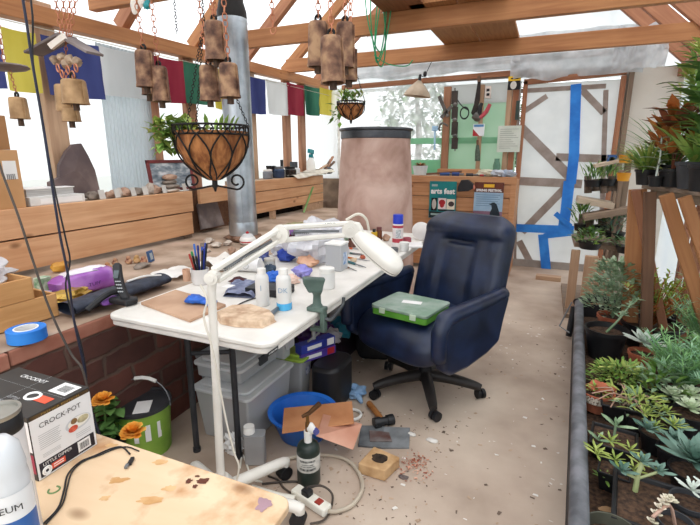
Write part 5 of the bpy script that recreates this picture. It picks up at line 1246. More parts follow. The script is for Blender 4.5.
# shade: long oval housing, tilted
cH = J2+hx*(hl*.57); hz_ = (V((0, 0, 1))-hx*hx.z); hz_ = (hz_.normalized()*.85+nY*.35).normalized(); hz_ = (hz_-hx*hz_.dot(hx)).normalized(); hy_ = hz_.cross(hx)
Rm = Matrix((hx, hy_, hz_)).transposed()
mb = MB(); A_, B_ = hl*.50, .062
def egg(t): 
    c, s_ = math.cos(t), math.sin(t); return (A_*math.copysign(abs(c)**.8, c), B_*(1+.25*c)*math.copysign(abs(s_)**.8, s_))
def ring(sc, z): return [cH+Rm @ V((egg(2*PI*i/36)[0]*sc, egg(2*PI*i/36)[1]*sc, z)) for i in range(36)]
rings = [ring(.55, .034), ring(.85, .028), ring(.97, .016), ring(1.0, 0), ring(1.0, -.022), ring(.93, -.024), ring(.9, -.005)]
vs = sum(rings, []); fs = []
for j in range(len(rings)-1):
    for i in range(36): fs.append((j*36+i, j*36+(i+1) % 36, (j+1)*36+(i+1) % 36, (j+1)*36+i))
fs += [tuple(range(35, -1, -1)), tuple(range((len(rings)-1)*36, len(rings)*36))]
mb.add(vs, fs); sh = mb.build('lamp_shade', WL, L, smooth=50)
mb = MB(); rs = [ring(1.004, -.010), ring(1.006, -.014)]; mb.add(sum(rs, []), [(i, (i+1) % 36, 36+(i+1) % 36, 36+i) for i in range(36)]); mb.build('seam', mat('grey_seam', '#97938c'), sh)
mb = MB(); mb.add(ring(.8, -.0245), [tuple(range(36))]); mb.build('lens', mat('grey_lens', '#a5a7a4', rough=.1, spec=.8), sh)
mb = MB(); mb.tube([J2+V((-.02, 0, .04)), at(358, 214, y=1.86), at(366, 219, y=1.88), at(369, 230, y=1.9)], .006, 8, smooth=5); mb.build('head_cable', mat('cream_cord', '#cfc8ba', '#ded8cc', rough=.5), L); mb = MB(); mb.tube([(jb.x-.0, LY-.025, .95), at(207, 300, y=LY-.03), at(204, 318, y=LY-.04), at(213, 352, y=LY-.035), at(226, 420, y=LY-.04), at(234, 452, y=LY-.05), at(238, 475, y=LY-.06), (jb.x+.05, LY-.1, .02)], .0035, 6, smooth=6); mb.build('power_cord', mat('cream_cord', '#cfc8ba', '#ded8cc', rough=.5), L)
# ================================================================== UNDER THE TABLE
# big clear bin
p = at(243, 461, z=0); zl = at(240, 403, x=p.x, y=None).z
bx1 = p.x; by0 = 1.535; bx0 = at(178, 392, z=zl).x; by1 = at(303, 362, z=zl).y
def bin_(name, label, x0, x1, y0, y1, z0, z1, lidm, tubm, group, taper=.03, lat=0, latm=None):
    T = thing(name, label, 'storage bin', ((x0+x1)/2, (y0+y1)/2, z0), group=group)
    mb = MB(); a = [(x0+taper, y0+taper, z0+.002), (x1-taper, y0+taper, z0+.002), (x1-taper, y1-taper, z0+.002), (x0+taper, y1-taper, z0+.002)]; b = [(x0+.008, y0+.008, z1-.03), (x1-.008, y0+.008, z1-.03), (x1-.008, y1-.008, z1-.03), (x0+.008, y1-.008, z1-.03)]
    mb.add(a+b, [(3, 2, 1, 0), (0, 1, 5, 4), (1, 2, 6, 5), (2, 3, 7, 6), (3, 0, 4, 7)]); mb.build('tub', tubm, T, smooth=0, bevel=.01)
    mb = MB(); mb.prism(rrect(x0-.008, y0-.008, x1+.008, y1+.008, .03), z1-.032, z1-.016); mb.prism(rrect(x0+.02, y0+.02, x1-.02, y1-.02, .03), z1-.0155, z1); mb.build('lid', lidm, T, bevel=.004)
    for k in range(lat):
        q = (x1+.01, y0+(y1-y0)*(k+1)/(lat+1), z1-.03); mb = MB(); mb.box(q, (.014, .07, .045)); mb.build('latch', latm or lidm, T, smooth=0, bevel=.003)
    return T
LIDW = film('frosted_white_lid', '#dfe1e2', clear=.08, trans=.2, gloss=.12)
bin_('storage_bin', 'biggest clear plastic storage bin with frosted lid under the table', bx0, bx1, by0, by1, 0, zl, LIDW, CLEARP, 'bins under the table')
# contents of the big bin
rr = random.Random(12)
for k in range(7):
    c = V((rr.uniform(bx0+.12, bx1-.1), rr.uniform(by0+.1, by1-.12), .07+.05*(k % 3))); mb = MB(); mb.blob(c, (.08, .10, .05), k, .35, 2)
    mb.build('bundle', [mat('bin_item_tan', '#a98264', '#c4a080'), mat('bin_item_grey', '#85827f', '#a8a5a0'), mat('bin_item_pink', '#b0797a', '#c99a98')][k % 3], smooth=30, label=['tan bundle seen through the side of the big clear bin', 'grey bundle seen through the side of the big clear bin', 'dull pink bundle seen through the side of the big clear bin'][k % 3], cat='bundle', group=['tan', 'grey', 'pink'][k % 3]+' bundles inside the big bin')
za = zl+.001
ax1 = bx1-.06
bin_('storage_bin', 'low clear organiser box with grid of compartments on the biggest bin', ax1-.30, ax1-.02, by0+.06, by0+.42, za, za+.10, LIDW, CLEARP, 'bins under the table', .01, 1, mat('dark_latch', '#3a3c40'))
bin_('storage_bin', 'shorter clear box with latched lid at the far end of the biggest bin', ax1-.22, ax1+.03, by0+.45, by1-.02, za, za+.12, LIDW, CLEARP, 'bins under the table', .01, 1)
mb = MB()
for k in range(5): mb.bb((ax1-.27, by0+.10+.06*k, za+.012), (ax1-.045, by0+.103+.06*k, za+.06))
mb.bb((ax1-.16, by0+.09, za+.012), (ax1-.157, by0+.40, za+.06)); mb.build('divider_grid', mat('pale_grey_plastic', '#b7b8b8', '#cacaca'), smooth=0, label='pale divider grid inside the low clear organiser box', cat='divider')
bin_('storage_bin', 'tall grey storage bin against the bricks, behind the big clear bin', XB+.03, bx0-.03, 1.75, 2.35, 0, .34, mat('grey_lid_plastic', '#6c6e70', '#86888a', rough=.5), mat('grey_tub_plastic', '#7b7d80', '#929497', rough=.4), 'bins under the table')
GL = mat('lime_green_lid', '#8fae3a', '#a8c454', rough=.45)
bin_('storage_bin', 'clear storage bin with lime green lid behind the biggest bin', bx1-.30, bx1+.04, by1+.02, by1+.17, 0, zl+.01, GL, CLEARP, 'bins under the table')
decal(.05, .05, (bx1+.038, by1+.09, zl-.09), (0, 1, 0), (0, 0, 1), mat('navy_logo', '#2c3a7a', '#c8ccd8', scale=40), bpy.data.objects['storage_bin.004'], 'blue_sticker')
# purple/blue boxes stacked
FOIL = mat('blue_carton', '#202c84', '#3444a8', rough=.4)
q = at(322, 353, x=-1.08); 
for i, (dz, c, s1, lab) in enumerate(((0, 'violet_carton', 'WRAP', 'lower long blue-violet carton under the table'), (.055, 'blue_carton', 'FOIL', 'upper long blue-violet carton on the stack under the table'))):
    T = thing('long_carton', lab, 'carton', (q.x-.04, q.y, q.z-.03+dz), group='long cartons under the table'); cc = V((q.x-.04, q.y, q.z-.03+dz))
    mb = MB(); mb.box(cc+V((0, 0, .026)), (.06, .24, .05), (0, 0, -.5+.06*i)); mb.build('carton', mat('violet_carton', '#45308c', '#5c46a4', rough=.4) if i == 0 else FOIL, T, smooth=0, bevel=.002)
    rt_ = Matrix.Rotation(-.5+.06*i, 3, 'Z'); n_ = rt_ @ V((1, 0, 0)); r_ = rt_ @ V((0, 1, 0))
    decal(.10, .022, cc+V((0, 0, .026))+n_*.0302-r_*.03, r_, (0, 0, 1), PAPER, T, 'white_stripe'); decal(.05, .04, cc+V((0, 0, .026))+n_*.0302+r_*.085, r_, (0, 0, 1), RED if i == 0 else PAPER, T, 'end_mark')
# black bin which carries the cartons
zc = q.z-.031
mb = MB(); mb.prism(rrect(-1.105, by1+.03, -.93, by1+.30, .07), 0, zc); mb.build('black_case', BLACK, smooth=50, bevel=.02, label='black rounded case on the floor carrying the blue cartons', cat='case')
# basket with colourful bags
q2 = at(322, 335, x=-1.0); zz = .22
T = thing('crate', 'dark crate heaped with purple, teal and white bags under the table', 'crate', (-1.31, 2.64, 0))
for a, b in (((-1.46, 2.42, 0), (-1.16, 2.44, zz)), ((-1.46, 2.85, 0), (-1.16, 2.87, zz)), ((-1.46, 2.44, 0), (-1.44, 2.85, zz)), ((-1.18, 2.44, 0), (-1.16, 2.85, zz)), ((-1.44, 2.44, .0), (-1.18, 2.85, .02))):
    mb = MB(); mb.bb(a, b); mb.build('side', mat('dark_plum_plastic', '#2a1c28', '#3b2a38', rough=.5), T, smooth=0, bevel=.004)
for k, (dx, dy, c, c2, lab, r_) in enumerate(((-.02, -.12, '#4c2a68', '#70489a', 'purple bag bulging from the dark crate', .11), (.09, .02, '#1f6c84', '#3c96ac', 'teal blue bag at the aisle side of the crate', .09), (.02, .14, '#c4c2c4', '#e2e0e0', 'white crumpled bag at the back of the crate', .10), (-.12, .02, '#56262c', '#7c4048', 'dark red cloth in the crate', .10), (.10, -.14, '#b5b3b8', '#d9d7dc', 'small white bag at the near corner of the crate', .06))):
    mb = MB(); mb.blob((-1.27+dx, 2.60+dy*1.2, zz+.03), (r_, r_, r_*.75), k+40, .4, 2.4, n=18, mm=10); mb.build('plastic_bag', mat('bag_%d' % k, c, c2, scale=10, rough=.4), smooth=30, label=lab, cat='bag', group='bags heaped in the dark crate')
# red tool bag
q = at(359, 357, x=-.9); cb = V((-.94, 2.93, 0)); cb = at(360, 372, z=0); cb = V((-1.0, 2.80, 0))
T = thing('tool_bag', 'dark red and black tool bag on the floor behind the chair legs', 'bag', cb, R(15))
mb = MB(); mb.blob((0, 0, .15), (.13, .17, .15), 3, .08, 1.5, n=28, mm=14, ex=.55); mb.build('bag_body', BLACKM, T, world=False)
mb = MB(); mb.blob((.022, -.02, .12), (.115, .13, .085), 3, .06, 1.5, n=24, mm=12, ex=.5); mb.build('red_pocket', mat('dark_red_fabric', '#7c1826', '#9c2434', scale=20, rough=.8), T, world=False)
mb = MB(); mb.tube([(-.03, -.10, .28), (-.02, -.06, .42), (0, 0, .46), (0, .06, .42), (-.0, .10, .28)], .012, 8, smooth=5); mb.build('bag_handle', BLACKM, T, world=False)
M_ = WM[T.name]; mb = MB(); mb.add([M_ @ V((.142, -.03+a_, .13+b_)) for a_, b_ in ((-.03, -.012), (0, .022), (.03, -.012), (.014, -.012), (0, .004), (-.014, -.012))], [(0, 1, 4, 5), (1, 2, 3, 4)]); mb.build('white_emblem', PAPER, T, smooth=0)
# boxes / pale stuff further back under the table, tan carton
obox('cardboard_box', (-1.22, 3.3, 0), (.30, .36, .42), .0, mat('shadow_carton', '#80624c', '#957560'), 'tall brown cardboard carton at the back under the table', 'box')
# books/bags standing
obox('magazine', (-.98, 3.18, 0), (.04, .24, .40), .1, mat('teal_magazine', '#2a6c78', '#b8564a', scale=9), 'magazine with teal and red cover standing under the table', 'magazine')
obox('magazine', (-.92, 3.2, 0), (.03, .22, .36), .1, mat('pink_magazine', '#c77e70', '#dbb0a0', scale=9), 'magazine with salmon cover standing beside the teal one', 'magazine')

# ================================================================== ON THE FLOOR
# green bucket with black lid
p = at(147, 447, z=0); pt = at(146, 398, y=p.y)
BKT = thing('paint_bucket', 'lime green paint bucket with black lid and wire handle against the bricks', 'bucket', p)
rb = .125; hb2 = .25
mb = MB(); mb.lathe(p, [(rb*.9, 0), (rb, hb2*.95), (rb*.98, hb2*.95), (0, hb2*.9)], 32); mb.build('bucket_body', mat('lime_green_label', '#6f9a36', '#94b84e', scale=5, rough=.4), BKT)
mb = MB(); mb.lathe(p, [(rb*1.0, hb2*.92), (rb*1.06, hb2*.93), (rb*1.06, hb2), (rb*.98, hb2*1.0), (rb*.95, hb2*.96), (0, hb2*.965)], 32); mb.build('lid', mat('charcoal_lid', '#2e2f33', '#434449', rough=.5), BKT)
decal(.07, .11, p+V((.04, -.03, hb2*.966)), (.8, .6, 0), (-.6, .8, 0), PAPER, BKT, 'paper_label', .002)
mb = MB()
RH = V((RT.x, RT.y, 0)).normalized(); pts = []
for k in range(13):
    t = PI*k/12; pts.append(p+RH*(-rb*1.07*math.cos(t))+V((0, 0, hb2*.9+.13*math.sin(t)))+V((FW.x, FW.y, 0))*(.03*math.sin(t)))
mb.tube(pts, .0028, 6); mb.build('wire_handle', GREYM, BKT); mb = MB(); mb.tube(pts[5:9], .009, 8); mb.build('white_grip', WHITE, BKT)
for k, (a, w) in enumerate(((-62, .05), (-40, .07), (-15, .04))):
    mb = MB()
    for j in range(5):
        a0 = R(a)+j*w*2/5; mb.add([p+V((rb*1.0*math.cos(a0), rb*1.0*math.sin(a0), hb2*(.42+.1*(j % 2)))), p+V((rb*1.0*math.cos(a0+.08), rb*1.0*math.sin(a0+.08), hb2*(.42+.1*(j % 2)))), p+V((rb*1.01*math.cos(a0+.08), rb*1.01*math.sin(a0+.08), hb2*(.55+.1*((j+k) % 3)))), p+V((rb*1.01*math.cos(a0), rb*1.01*math.sin(a0), hb2*(.55+.1*((j+k) % 3))))], [(0, 1, 2, 3)])
    mb.build('white_print', PAPER, BKT, smooth=0)
# orange flowers in a pot
p = at(120, 446, z=0); p = V((p.x+.10, p.y-.14, 0))
FP = thing('potted_flower', 'leafy plant with two bright orange ruffled flowers beside the green bucket', 'flower', p)
mb = MB(); mb.lathe(p, [(.06, 0), (.085, .15), (.092, .155), (.092, .175), (.082, .175), (.078, .15), (0, .145)], 20); mb.build('pot', BLACK, FP)
rr = random.Random(2); mb = MB()
fl = [(at(103, 401, y=p.y-.02), .044), (at(133, 433, y=p.y-.05), .048)]
top = p+V((0, 0, .15))
for c, r_ in fl: mb.tube([top, (top+c)/2+V((.01, 0, .03)), c], .004, 6, smooth=4)
for k in range(46):
    a = rr.uniform(0, 6.28); q = top+V((rr.uniform(-.05, .05), rr.uniform(-.05, .05), rr.uniform(0, .16))); mb.leaf(q, (math.cos(a), math.sin(a), rr.uniform(-.1, .7)), rr.uniform(.07, .12), .045, .6, seg=4)
mb.build('foliage', LEAFD, FP, smooth=60)
PET = mat('orange_petals', '#f09a2c', '#fcc45c', scale=25, rough=.6)
for c, r_ in fl:
    mb = MB()
    for k in range(34):
        a = k*2.4; el = .15+1.2*(k/34); d = V((math.cos(a)*math.cos(el), math.sin(a)*math.cos(el)-.35, math.sin(el)*.8)); mb.leaf(c, d, r_*(1.1-.3*k/34), r_*.75, .25, seg=3, tip=.7, mid=.7)
    mb.build('orange_flower', PET, FP, smooth=60)
# solvent tin
p = at(256, 462, z=0); T = thing('solvent_tin', 'rectangular grey metal tin with white round cap beside the bins', 'tin', p, R(25)); s_ = m(p, 1)
w_, d_, h_ = s_*20, s_*12, s_*32
TIN = mat('pale_tin', '#a4a6aa', '#c4c6c9', scale=4, rough=.35, metal=.5)
mb = MB(); mb.prism(rrect(-w_/2, -d_/2, w_/2, d_/2, .012), 0.001, h_); mb.build('tin_body', TIN, T, world=False, bevel=.004); mb = MB(); mb.prism(rrect(-w_/2-.002, -d_/2-.002, w_/2+.002, d_/2+.002, .013), h_-.004, h_+.004); mb.build('top_seam', TIN, T, world=False)
mb = MB(); mb.cyl((-w_*.25, 0, h_), (-w_*.25, 0, h_+.01), .02, n=20); mb.cyl((-w_*.25, 0, h_+.008), (-w_*.25, 0, h_+.04), .026, .024, n=20); mb.build('cap', WHITE, T, world=False)
# blue bowl
p = at(300, 446, z=0); s_ = m(p, 1); p = V((p.x-.03, p.y+.09, 0)); rw = .165
mb = MB(); mb.lathe(p, [(rw*.62, 0), (rw*.7, .01), (rw*.95, .12), (rw*1.06, .135), (rw*1.06, .142), (rw*.93, .135), (rw*.66, .02), (0, .015)], 36); mb.build('washbowl', BLUE, label='round bright blue plastic washbowl on the floor under the table', cat='bowl')
# board and copper sheet on the bowl
BO = mat('orange_board', '#b4764e', '#cf9468', scale=6, rough=.6)
P = [at(282, 434, z=.20), at(285, 409, z=.155), at(352, 402, z=.15), at(355, 420, z=.15)]
def sheet(name, P, th, mt, label, cat, **k):
    n_ = (P[1]-P[0]).cross(P[3]-P[0]).normalized()
    if n_.z < 0: n_ = -n_
    mb = MB(); mb.add(P+[v+n_*th for v in P], [(3, 2, 1, 0), (4, 5, 6, 7), (0, 1, 5, 4), (1, 2, 6, 5), (2, 3, 7, 6), (3, 0, 4, 7)]); return mb.build(name, mt, smooth=0, bevel=.0015, label=label, cat=cat, **k)
sheet('hardboard_sheet', [V((v.x, v.y, .146)) for v in (at(282, 434, z=.146), at(284, 409, z=.146), at(352, 402, z=.146), at(354, 424, z=.146))], .006, BO, 'orange-brown hardboard sheet lying across the blue bowl', 'board')
CU = mat('bare_copper_sheet', '#c98d74', '#deab94', scale=4, rough=.45, metal=.25)
sheet('copper_sheet', [V((v.x, v.y, zz_)) for v, zz_ in ((at(316, 436, z=.16), .158), (at(323, 414, z=.16), .158), (at(362, 427, z=.10), .115), (at(353, 452, z=.07), .08))], .003, CU, 'pinkish bare copper sheet leaning on the orange board', 'metal sheet')
# torch cylinder
p = at(309, 481, z=0); s_ = m(p, 1); T = thing('propane_torch', 'dark green gas cylinder with white paper label and brass torch head', 'torch', p)
rc = s_*11.5
DG = mat('dark_green_cylinder', '#1b2622', '#2a3833', rough=.35)
mb = MB(); mb.lathe(p, [(rc*.95, 0), (rc, .006), (rc, s_*36), (rc*.97, s_*39), (rc*.85, s_*42.5), (rc*.55, s_*45), (0, s_*46)], 32); mb.build('cylinder', DG, T)
mb = MB(); mb.lathe(p, [(rc*1.005, s_*17.5), (rc*1.012, s_*18), (rc*1.012, s_*33), (rc*1.005, s_*33.5)], 32); mb.build('paper_label', mat('worn_white_label', '#b9b8b2', '#d8d6d0', scale=40, rough=.6), T)
f_ = -V((FW.x, FW.y, 0)).normalized()
mb = MB()
for zz2, w2, h2_ in ((29, .7, 2.2), (26, .5, 1), (24, .6, 1), (20, .75, 2.4)):
    mb.grid(lambda u, v: p+V((rc*1.02*math.cos(-PI/2+YAW+(u-.5)*2*w2), rc*1.02*math.sin(-PI/2+YAW+(u-.5)*2*w2), s_*(zz2+v*h2_))), 10, 1)
mb.build('label_print', mat('label_print', '#3c3d3c', '#9c9c98', scale=120), T)
mb = MB(); mb.cyl(p+V((0, 0, s_*45)), p+V((0, 0, s_*57)), s_*4, s_*3.8, 16); mb.blob(p+V((0, 0, s_*59))+RT*s_*3, (s_*5.5, s_*4, s_*6), 2, .1); mb.build('regulator_body', WHITE, T)
mb = MB(); mb.cyl(p+V((0, 0, s_*58))+RT*s_*7+f_*s_*1, p+V((0, 0, s_*58))+RT*s_*9+f_*s_*4.5, s_*3, n=14); mb.build('blue_knob', mat('purple_blue_knob', '#4a4c8c', '#6264a8'), T)
BRS = mat('dark_brass', '#6d4c28', '#94703e', rough=.4, metal=.7)
mb = MB(); b0 = p+V((0, 0, s_*56)); mb.cyl(b0, b0+V((0, 0, s_*10)), s_*2.6, s_*2.2, 12); mb.tube([b0+V((0, 0, s_*10)), b0+V((0, 0, s_*18))], s_*1.6, 10); mb.build('brass_valve', BRS, T)
mb = MB(); t1 = b0+V((0, 0, s_*18)); mb.tube([t1-RT*s_*5-V((0, 0, s_*2)), t1+RT*s_*2+V((0, 0, s_*2)), t1+RT*s_*12+V((0, 0, s_*12))], [s_*1.6, s_*2.2, s_*2.6], 10); mb.build('burner_tube', mat('heat_brown_steel', '#4c3424', '#7c5c40', rough=.4, metal=.6), T)
# hammer
a = at(369, 404, z=.02); b = at(382, 420, z=.025); T = thing('hammer', 'club hammer with wooden handle and black steel head on the floor', 'hammer', sit((a+b)/2, 0))
mb = MB(); mb.tube([sit(a, .024), sit((a+b)/2, .026), sit(b, .028)], [.017, .0165, .014], 12); mb.build('handle', wood('hammer_handle', '#8a552c', '#b47a44', axis=0), T)
hd_ = (b-a); hd_.z = 0; hd_.normalize(); hs = V((-hd_.y, hd_.x, 0)); c = sit(b, .030)+hd_*.02
mb = MB(); mb.cyl(c-hs*.055, c-hs*.02, .028, .028, 16); mb.cyl(c-hs*.02, c+hs*.02, .022, .022, 16); mb.cyl(c+hs*.02, c+hs*.055, .028, .028, 16); mb.build('head', mat('black_steel', '#252527', '#3b3b3d', rough=.4, metal=.6), T)
# blue rag glove
p = at(355, 396, z=.0); mb = MB(); mb.blob(p+V((0, 0, .03)), (.06, .055, .035), 17, .35, 2.2, n=20, mm=12, flat=.85); mb.tube([p+V((.02, -.02, .03)), p+V((.05, -.05, .02)), p+V((.07, -.07, .012))], [.018, .015, .01], 8); mb.build('work_glove', mat('pale_blue_glove', '#6f93bc', '#98b8da', scale=12, rough=.8), smooth=40, label='pale blue crumpled work glove on the floor by the chair', cat='glove')
# white hose loop peeking behind the board
p = at(352, 413, z=.02); mb = MB(); mb.torus(sit(p, .012), m(p, 9), .008, n=24, mm=8); mb.build('hose_ring', WHITE, label='white hose ring on the floor behind the copper sheet', cat='ring')
# grey slate tiles
ST = mat('dark_grey_tile', '#55585b', '#74777a', scale=14, rough=.75, bump=.2)
def flat(name, P, z, th, mt, label, cat, **k):
    return sheet(name, [sit(at(x_, y_, z=z), z) for x_, y_ in P], th, mt, label, cat, **k)
flat('slate_tile', ((358, 447), (361, 427), (384, 427), (383, 449)), .001, .01, ST, 'dark grey tile half under the copper sheet', 'tile', group='grey tiles on the floor')
flat('slate_tile', ((381, 449), (383, 428), (410, 429), (409, 449)), .001, .009, mat('mid_grey_tile', '#6a6d70', '#85888b', scale=14, rough=.75), 'mid grey tile to the right of the dark one', 'tile', group='grey tiles on the floor')
flat('metal_plate', ((370, 442), (369, 431), (389, 433), (392, 442)), .012, .006, mat('rust_grey_plate', '#6d4a42', '#8a8280', scale=12, rough=.5, metal=.4), 'small rusty grey metal plate lying on the two tiles', 'plate')
# fire brick
P4 = [(358, 467), (374, 447), (399, 458), (386, 477)]
hbk = .055
T = thing('fire_brick', 'tan fire brick with burnt black spot on top', 'brick', sit(at(378, 470, z=0), 0))
base = [sit(at(x_, y_+.0, z=hbk), .001) for x_, y_ in ((358, 463), (374, 446), (400, 457), (385, 471))]
mb = MB(); mb.add(base+[V((v.x, v.y, hbk)) for v in base], [(3, 2, 1, 0), (4, 5, 6, 7), (0, 1, 5, 4), (1, 2, 6, 5), (2, 3, 7, 6), (3, 0, 4, 7)]); mb.build('brick_body', mat('tan_firebrick', '#b08a60', '#cfab80', scale=15, rough=.95, bump=.2), T, smooth=0, bevel=.006)
c = sum(base, V())/4
mb = MB(); n_ = 22; vs = [V((c.x, c.y+.004, hbk+.0012))]
for i in range(n_): 
    a = 2*PI*i/n_; r_ = .032*(1+.25*mnoise.noise(V((math.cos(a)*2, math.sin(a)*2, 1)))); vs.append(V((c.x+r_*math.cos(a)*1.15, c.y+.004+r_*math.sin(a), hbk+.0012)))
mb.add(vs, [(0, 1+i, 1+(i+1) % n_) for i in range(n_)]); mb.build('burnt_spot', mat('burnt_black', '#1c1713', '#4a3a2c', scale=30, rough=.95), T, smooth=0)
# copper scraps and debris
def scatter(name, label, mts, n, cx_, cy_, sx_, sy_, size, seed, pile=0, kind='stuff', cat='debris', avoid=None):
    rr = random.Random(seed); mb = MB()
    for i in range(n):
        if pile: x_ = rr.gauss(cx_, sx_); y_ = rr.gauss(cy_, sy_)
        else: x_ = rr.uniform(cx_-sx_, cx_+sx_); y_ = rr.uniform(cy_-sy_, cy_+sy_)
        s1 = size*rr.uniform(.4, 1.5); a = rr.uniform(0, 6.28); e = V((math.cos(a), math.sin(a), rr.uniform(0, .12))); f = V((-math.sin(a), math.cos(a), 0))*rr.uniform(.25, .8)
        o = V((x_, y_, .0015+(rr.uniform(0, pile) if pile else 0)))
        mb.add([o, o+e*s1, o+e*s1*.8+f*s1, o+f*s1*.7+V((0, 0, .001))], [(0, 1, 2, 3)], rr.randrange(len(mts)))
    o = mb.build(name, mts, smooth=0, label=label, cat=cat, kind=kind)
    return o
p = at(414, 465, z=0); scatter('copper_scraps', 'little heap of pinkish copper scraps right of the fire brick', [mat('copper_bits', '#c98468', '#e2ab92', rough=.5, metal=.3), mat('copper_bits_dark', '#8c4a38', '#a8644e')], 120, p.x, p.y, .035, .045, .011, 3, .006, cat='scraps')
chips = [mat('white_chips', '#d8d2cb', '#e8e4de', rough=.8), mat('dark_chips', '#5e4e44', '#7a685c', rough=.9), mat('tan_chips', '#a48a74', '#bfa68f', rough=.9)]
scatter('floor_debris', 'white, dark and tan chips scattered over the concrete floor', chips, 520, -.35, 2.5, .75, 1.6, .016, 5)
scatter('grit', 'dark grit and crumbs around the tiles and torch', [chips[1], chips[2]], 260, -.65, 1.75, .35, .4, .010, 9)
for i, (px, py, w, h, mt, lab) in enumerate(((403, 478, 5, 3, SLATE, 'small dark stone chip below the copper scraps'), (411, 435, 5, 3, mat('white_lump', '#d5cfc8', '#e5e1db'), 'white plaster lump right of the grey tiles'), (432, 441, 6, 3, mat('white_lump', ''), 'white plaster flake on the open floor'))):
    p = at(px, py, z=0); s_ = m(p, 1); mb = MB(); mb.blob(p+V((0, 0, s_*h*.35)), (s_*w, s_*w*.6, s_*h*.5), i+60, .35, 2, flat=.7); mb.build('stone_chip', mt, label=lab, cat='chip')
# power strip, hoses and cords
pa = at(306, 497, z=.02); pb2 = at(326, 510, z=.02)
T = thing('power_strip', 'white power strip with red rocker switch lying on the floor', 'power strip', sit((pa+pb2)/2, 0)); d = (pb2-pa); d.z = 0
rot = Matrix.Rotation(math.atan2(d.y, d.x), 3, 'Z'); c = sit((pa+pb2)/2, .02)-d*.25
mb = MB(); mb.box(c, (d.length*1.7, .05, .036), rot); mb.build('housing', CREAM, T, smooth=0, bevel=.008)
mb = MB(); mb.box(c+rot @ V((d.length*.42, -.0, .019)), (.028, .03, .006), rot); mb.build('red_switch', mat('dull_red_switch', '#8c3028', '#a84438', rough=.4), T, smooth=0, bevel=.002)
mb = MB(); mb.box(c+rot @ V((-.02, 0, .026)), (.04, .034, .03), rot); mb.build('black_plug', BLACK, T, smooth=0, bevel=.005)
HOSE = mat('beige_hose', '#a89c8c', '#c2b6a4', rough=.5)
e1 = c+rot @ V((d.length*.85, 0, 0))
mb = MB(); mb.tube([e1]+[sit(at(x_, y_, z=.012), .012) for x_, y_ in ((338, 511), (352, 505), (362, 490), (360, 475), (350, 462), (335, 456), (315, 455), (290, 458), (272, 464))], .0085, 8, smooth=6); mb.build('hose', HOSE, label='thick beige cable looping over the floor from the power strip', cat='cable')
CB = mat('dark_brown_cord', '#3a332e', '#544a43', rough=.6)
mb = MB(); mb.tube([c+rot @ V((-.02, 0, .045)), at(308, 487, z=.06), at(322, 486, z=.045), at(332, 494, z=.02), at(331, 508, z=.012), at(324, 520, z=.01), at(310, 524, z=.01)], .0045, 6, smooth=6); mb.build('power_cable', CB, label='dark cord curling from the black plug over the power strip', cat='cord')
mb = MB(); mb.tube([sit(at(x_, y_, z=.008), .008) for x_, y_ in ((262, 484), (280, 482), (298, 482), (302, 488), (295, 494), (284, 488), (278, 480), (268, 476))], .0045, 6, smooth=6); mb.build('power_cable', CB, label='coiled dark cord on the floor left of the gas cylinder', cat='cord')
mb = MB(); mb.tube([sit(at(x_, y_, z=.02), .02) for x_, y_ in ((252, 488), (275, 495), (295, 499))], .014, 10, smooth=4); mb.build('conduit', CREAM, label='pale pipe lying on the floor towards the power strip', cat='pipe')
mb = MB(); mb.tube([sit(at(x_, y_, z=.006), .006) for x_, y_ in ((240, 468), (243, 455), (252, 478), (262, 482))], .004, 6, smooth=5); mb.build('power_cable', CREAM, label='thin pale cord on the floor by the metal tin', cat='cord')
q = at(233, 452, z=0); mb = MB(); mb.blob(q+V((0, 0, .04)), (.045, .03, .05), 66, .6, 3.2, n=20, mm=14, flat=.8); mb.build('torn_paper', PAPER, smooth=20, label='torn white crumpled paper between lamp pole and metal tin', cat='paper')
q = at(282, 462, z=0)

# ================================================================== SWIVEL CHAIR
CC = V((-.56, 2.45, 0)); CH = thing('office_chair', 'navy blue leather swivel chair with padded arms on a five-star base', 'chair', CC, R(-26))
LEA = mat('navy_leather', '#0e1527', '#1d2a48', scale=9, rough=.38, spec=.5, bump=.06, lo=.3, hi=.7)
DKP = mat('dark_brown_plastic', '#221e1d', '#342f2d', rough=.5)
def pill(u, v, c, s_, ex=.35):
    th = 2*PI*u; ph = -PI/2+PI*v
    sg = lambda t, e: math.copysign(abs(t)**e, t)
    return V((c[0]+s_[0]*sg(math.cos(ph), ex)*sg(math.cos(th), ex), c[1]+s_[1]*sg(math.cos(ph), ex)*sg(math.sin(th), ex), c[2]+s_[2]*sg(math.sin(ph), .6)))
def seatf(u, v):
    p = pill(u, v, (0, -.045, .425), (.315, .30, .088), .45)
    if p.z > .43:
        p.z += .018*math.cos(p.x*5.5)*math.cos((p.y+.03)*4.5)
        p.z += .004*mnoise.noise(V((p.x*14, p.y*5, 1)))
    if p.y < -.2: p.z -= (-.2-p.y)*.35
    return p
mb = MB(); mb.grid(seatf, 48, 26); mb.build('seat', LEA, CH, world=False, smooth=179)
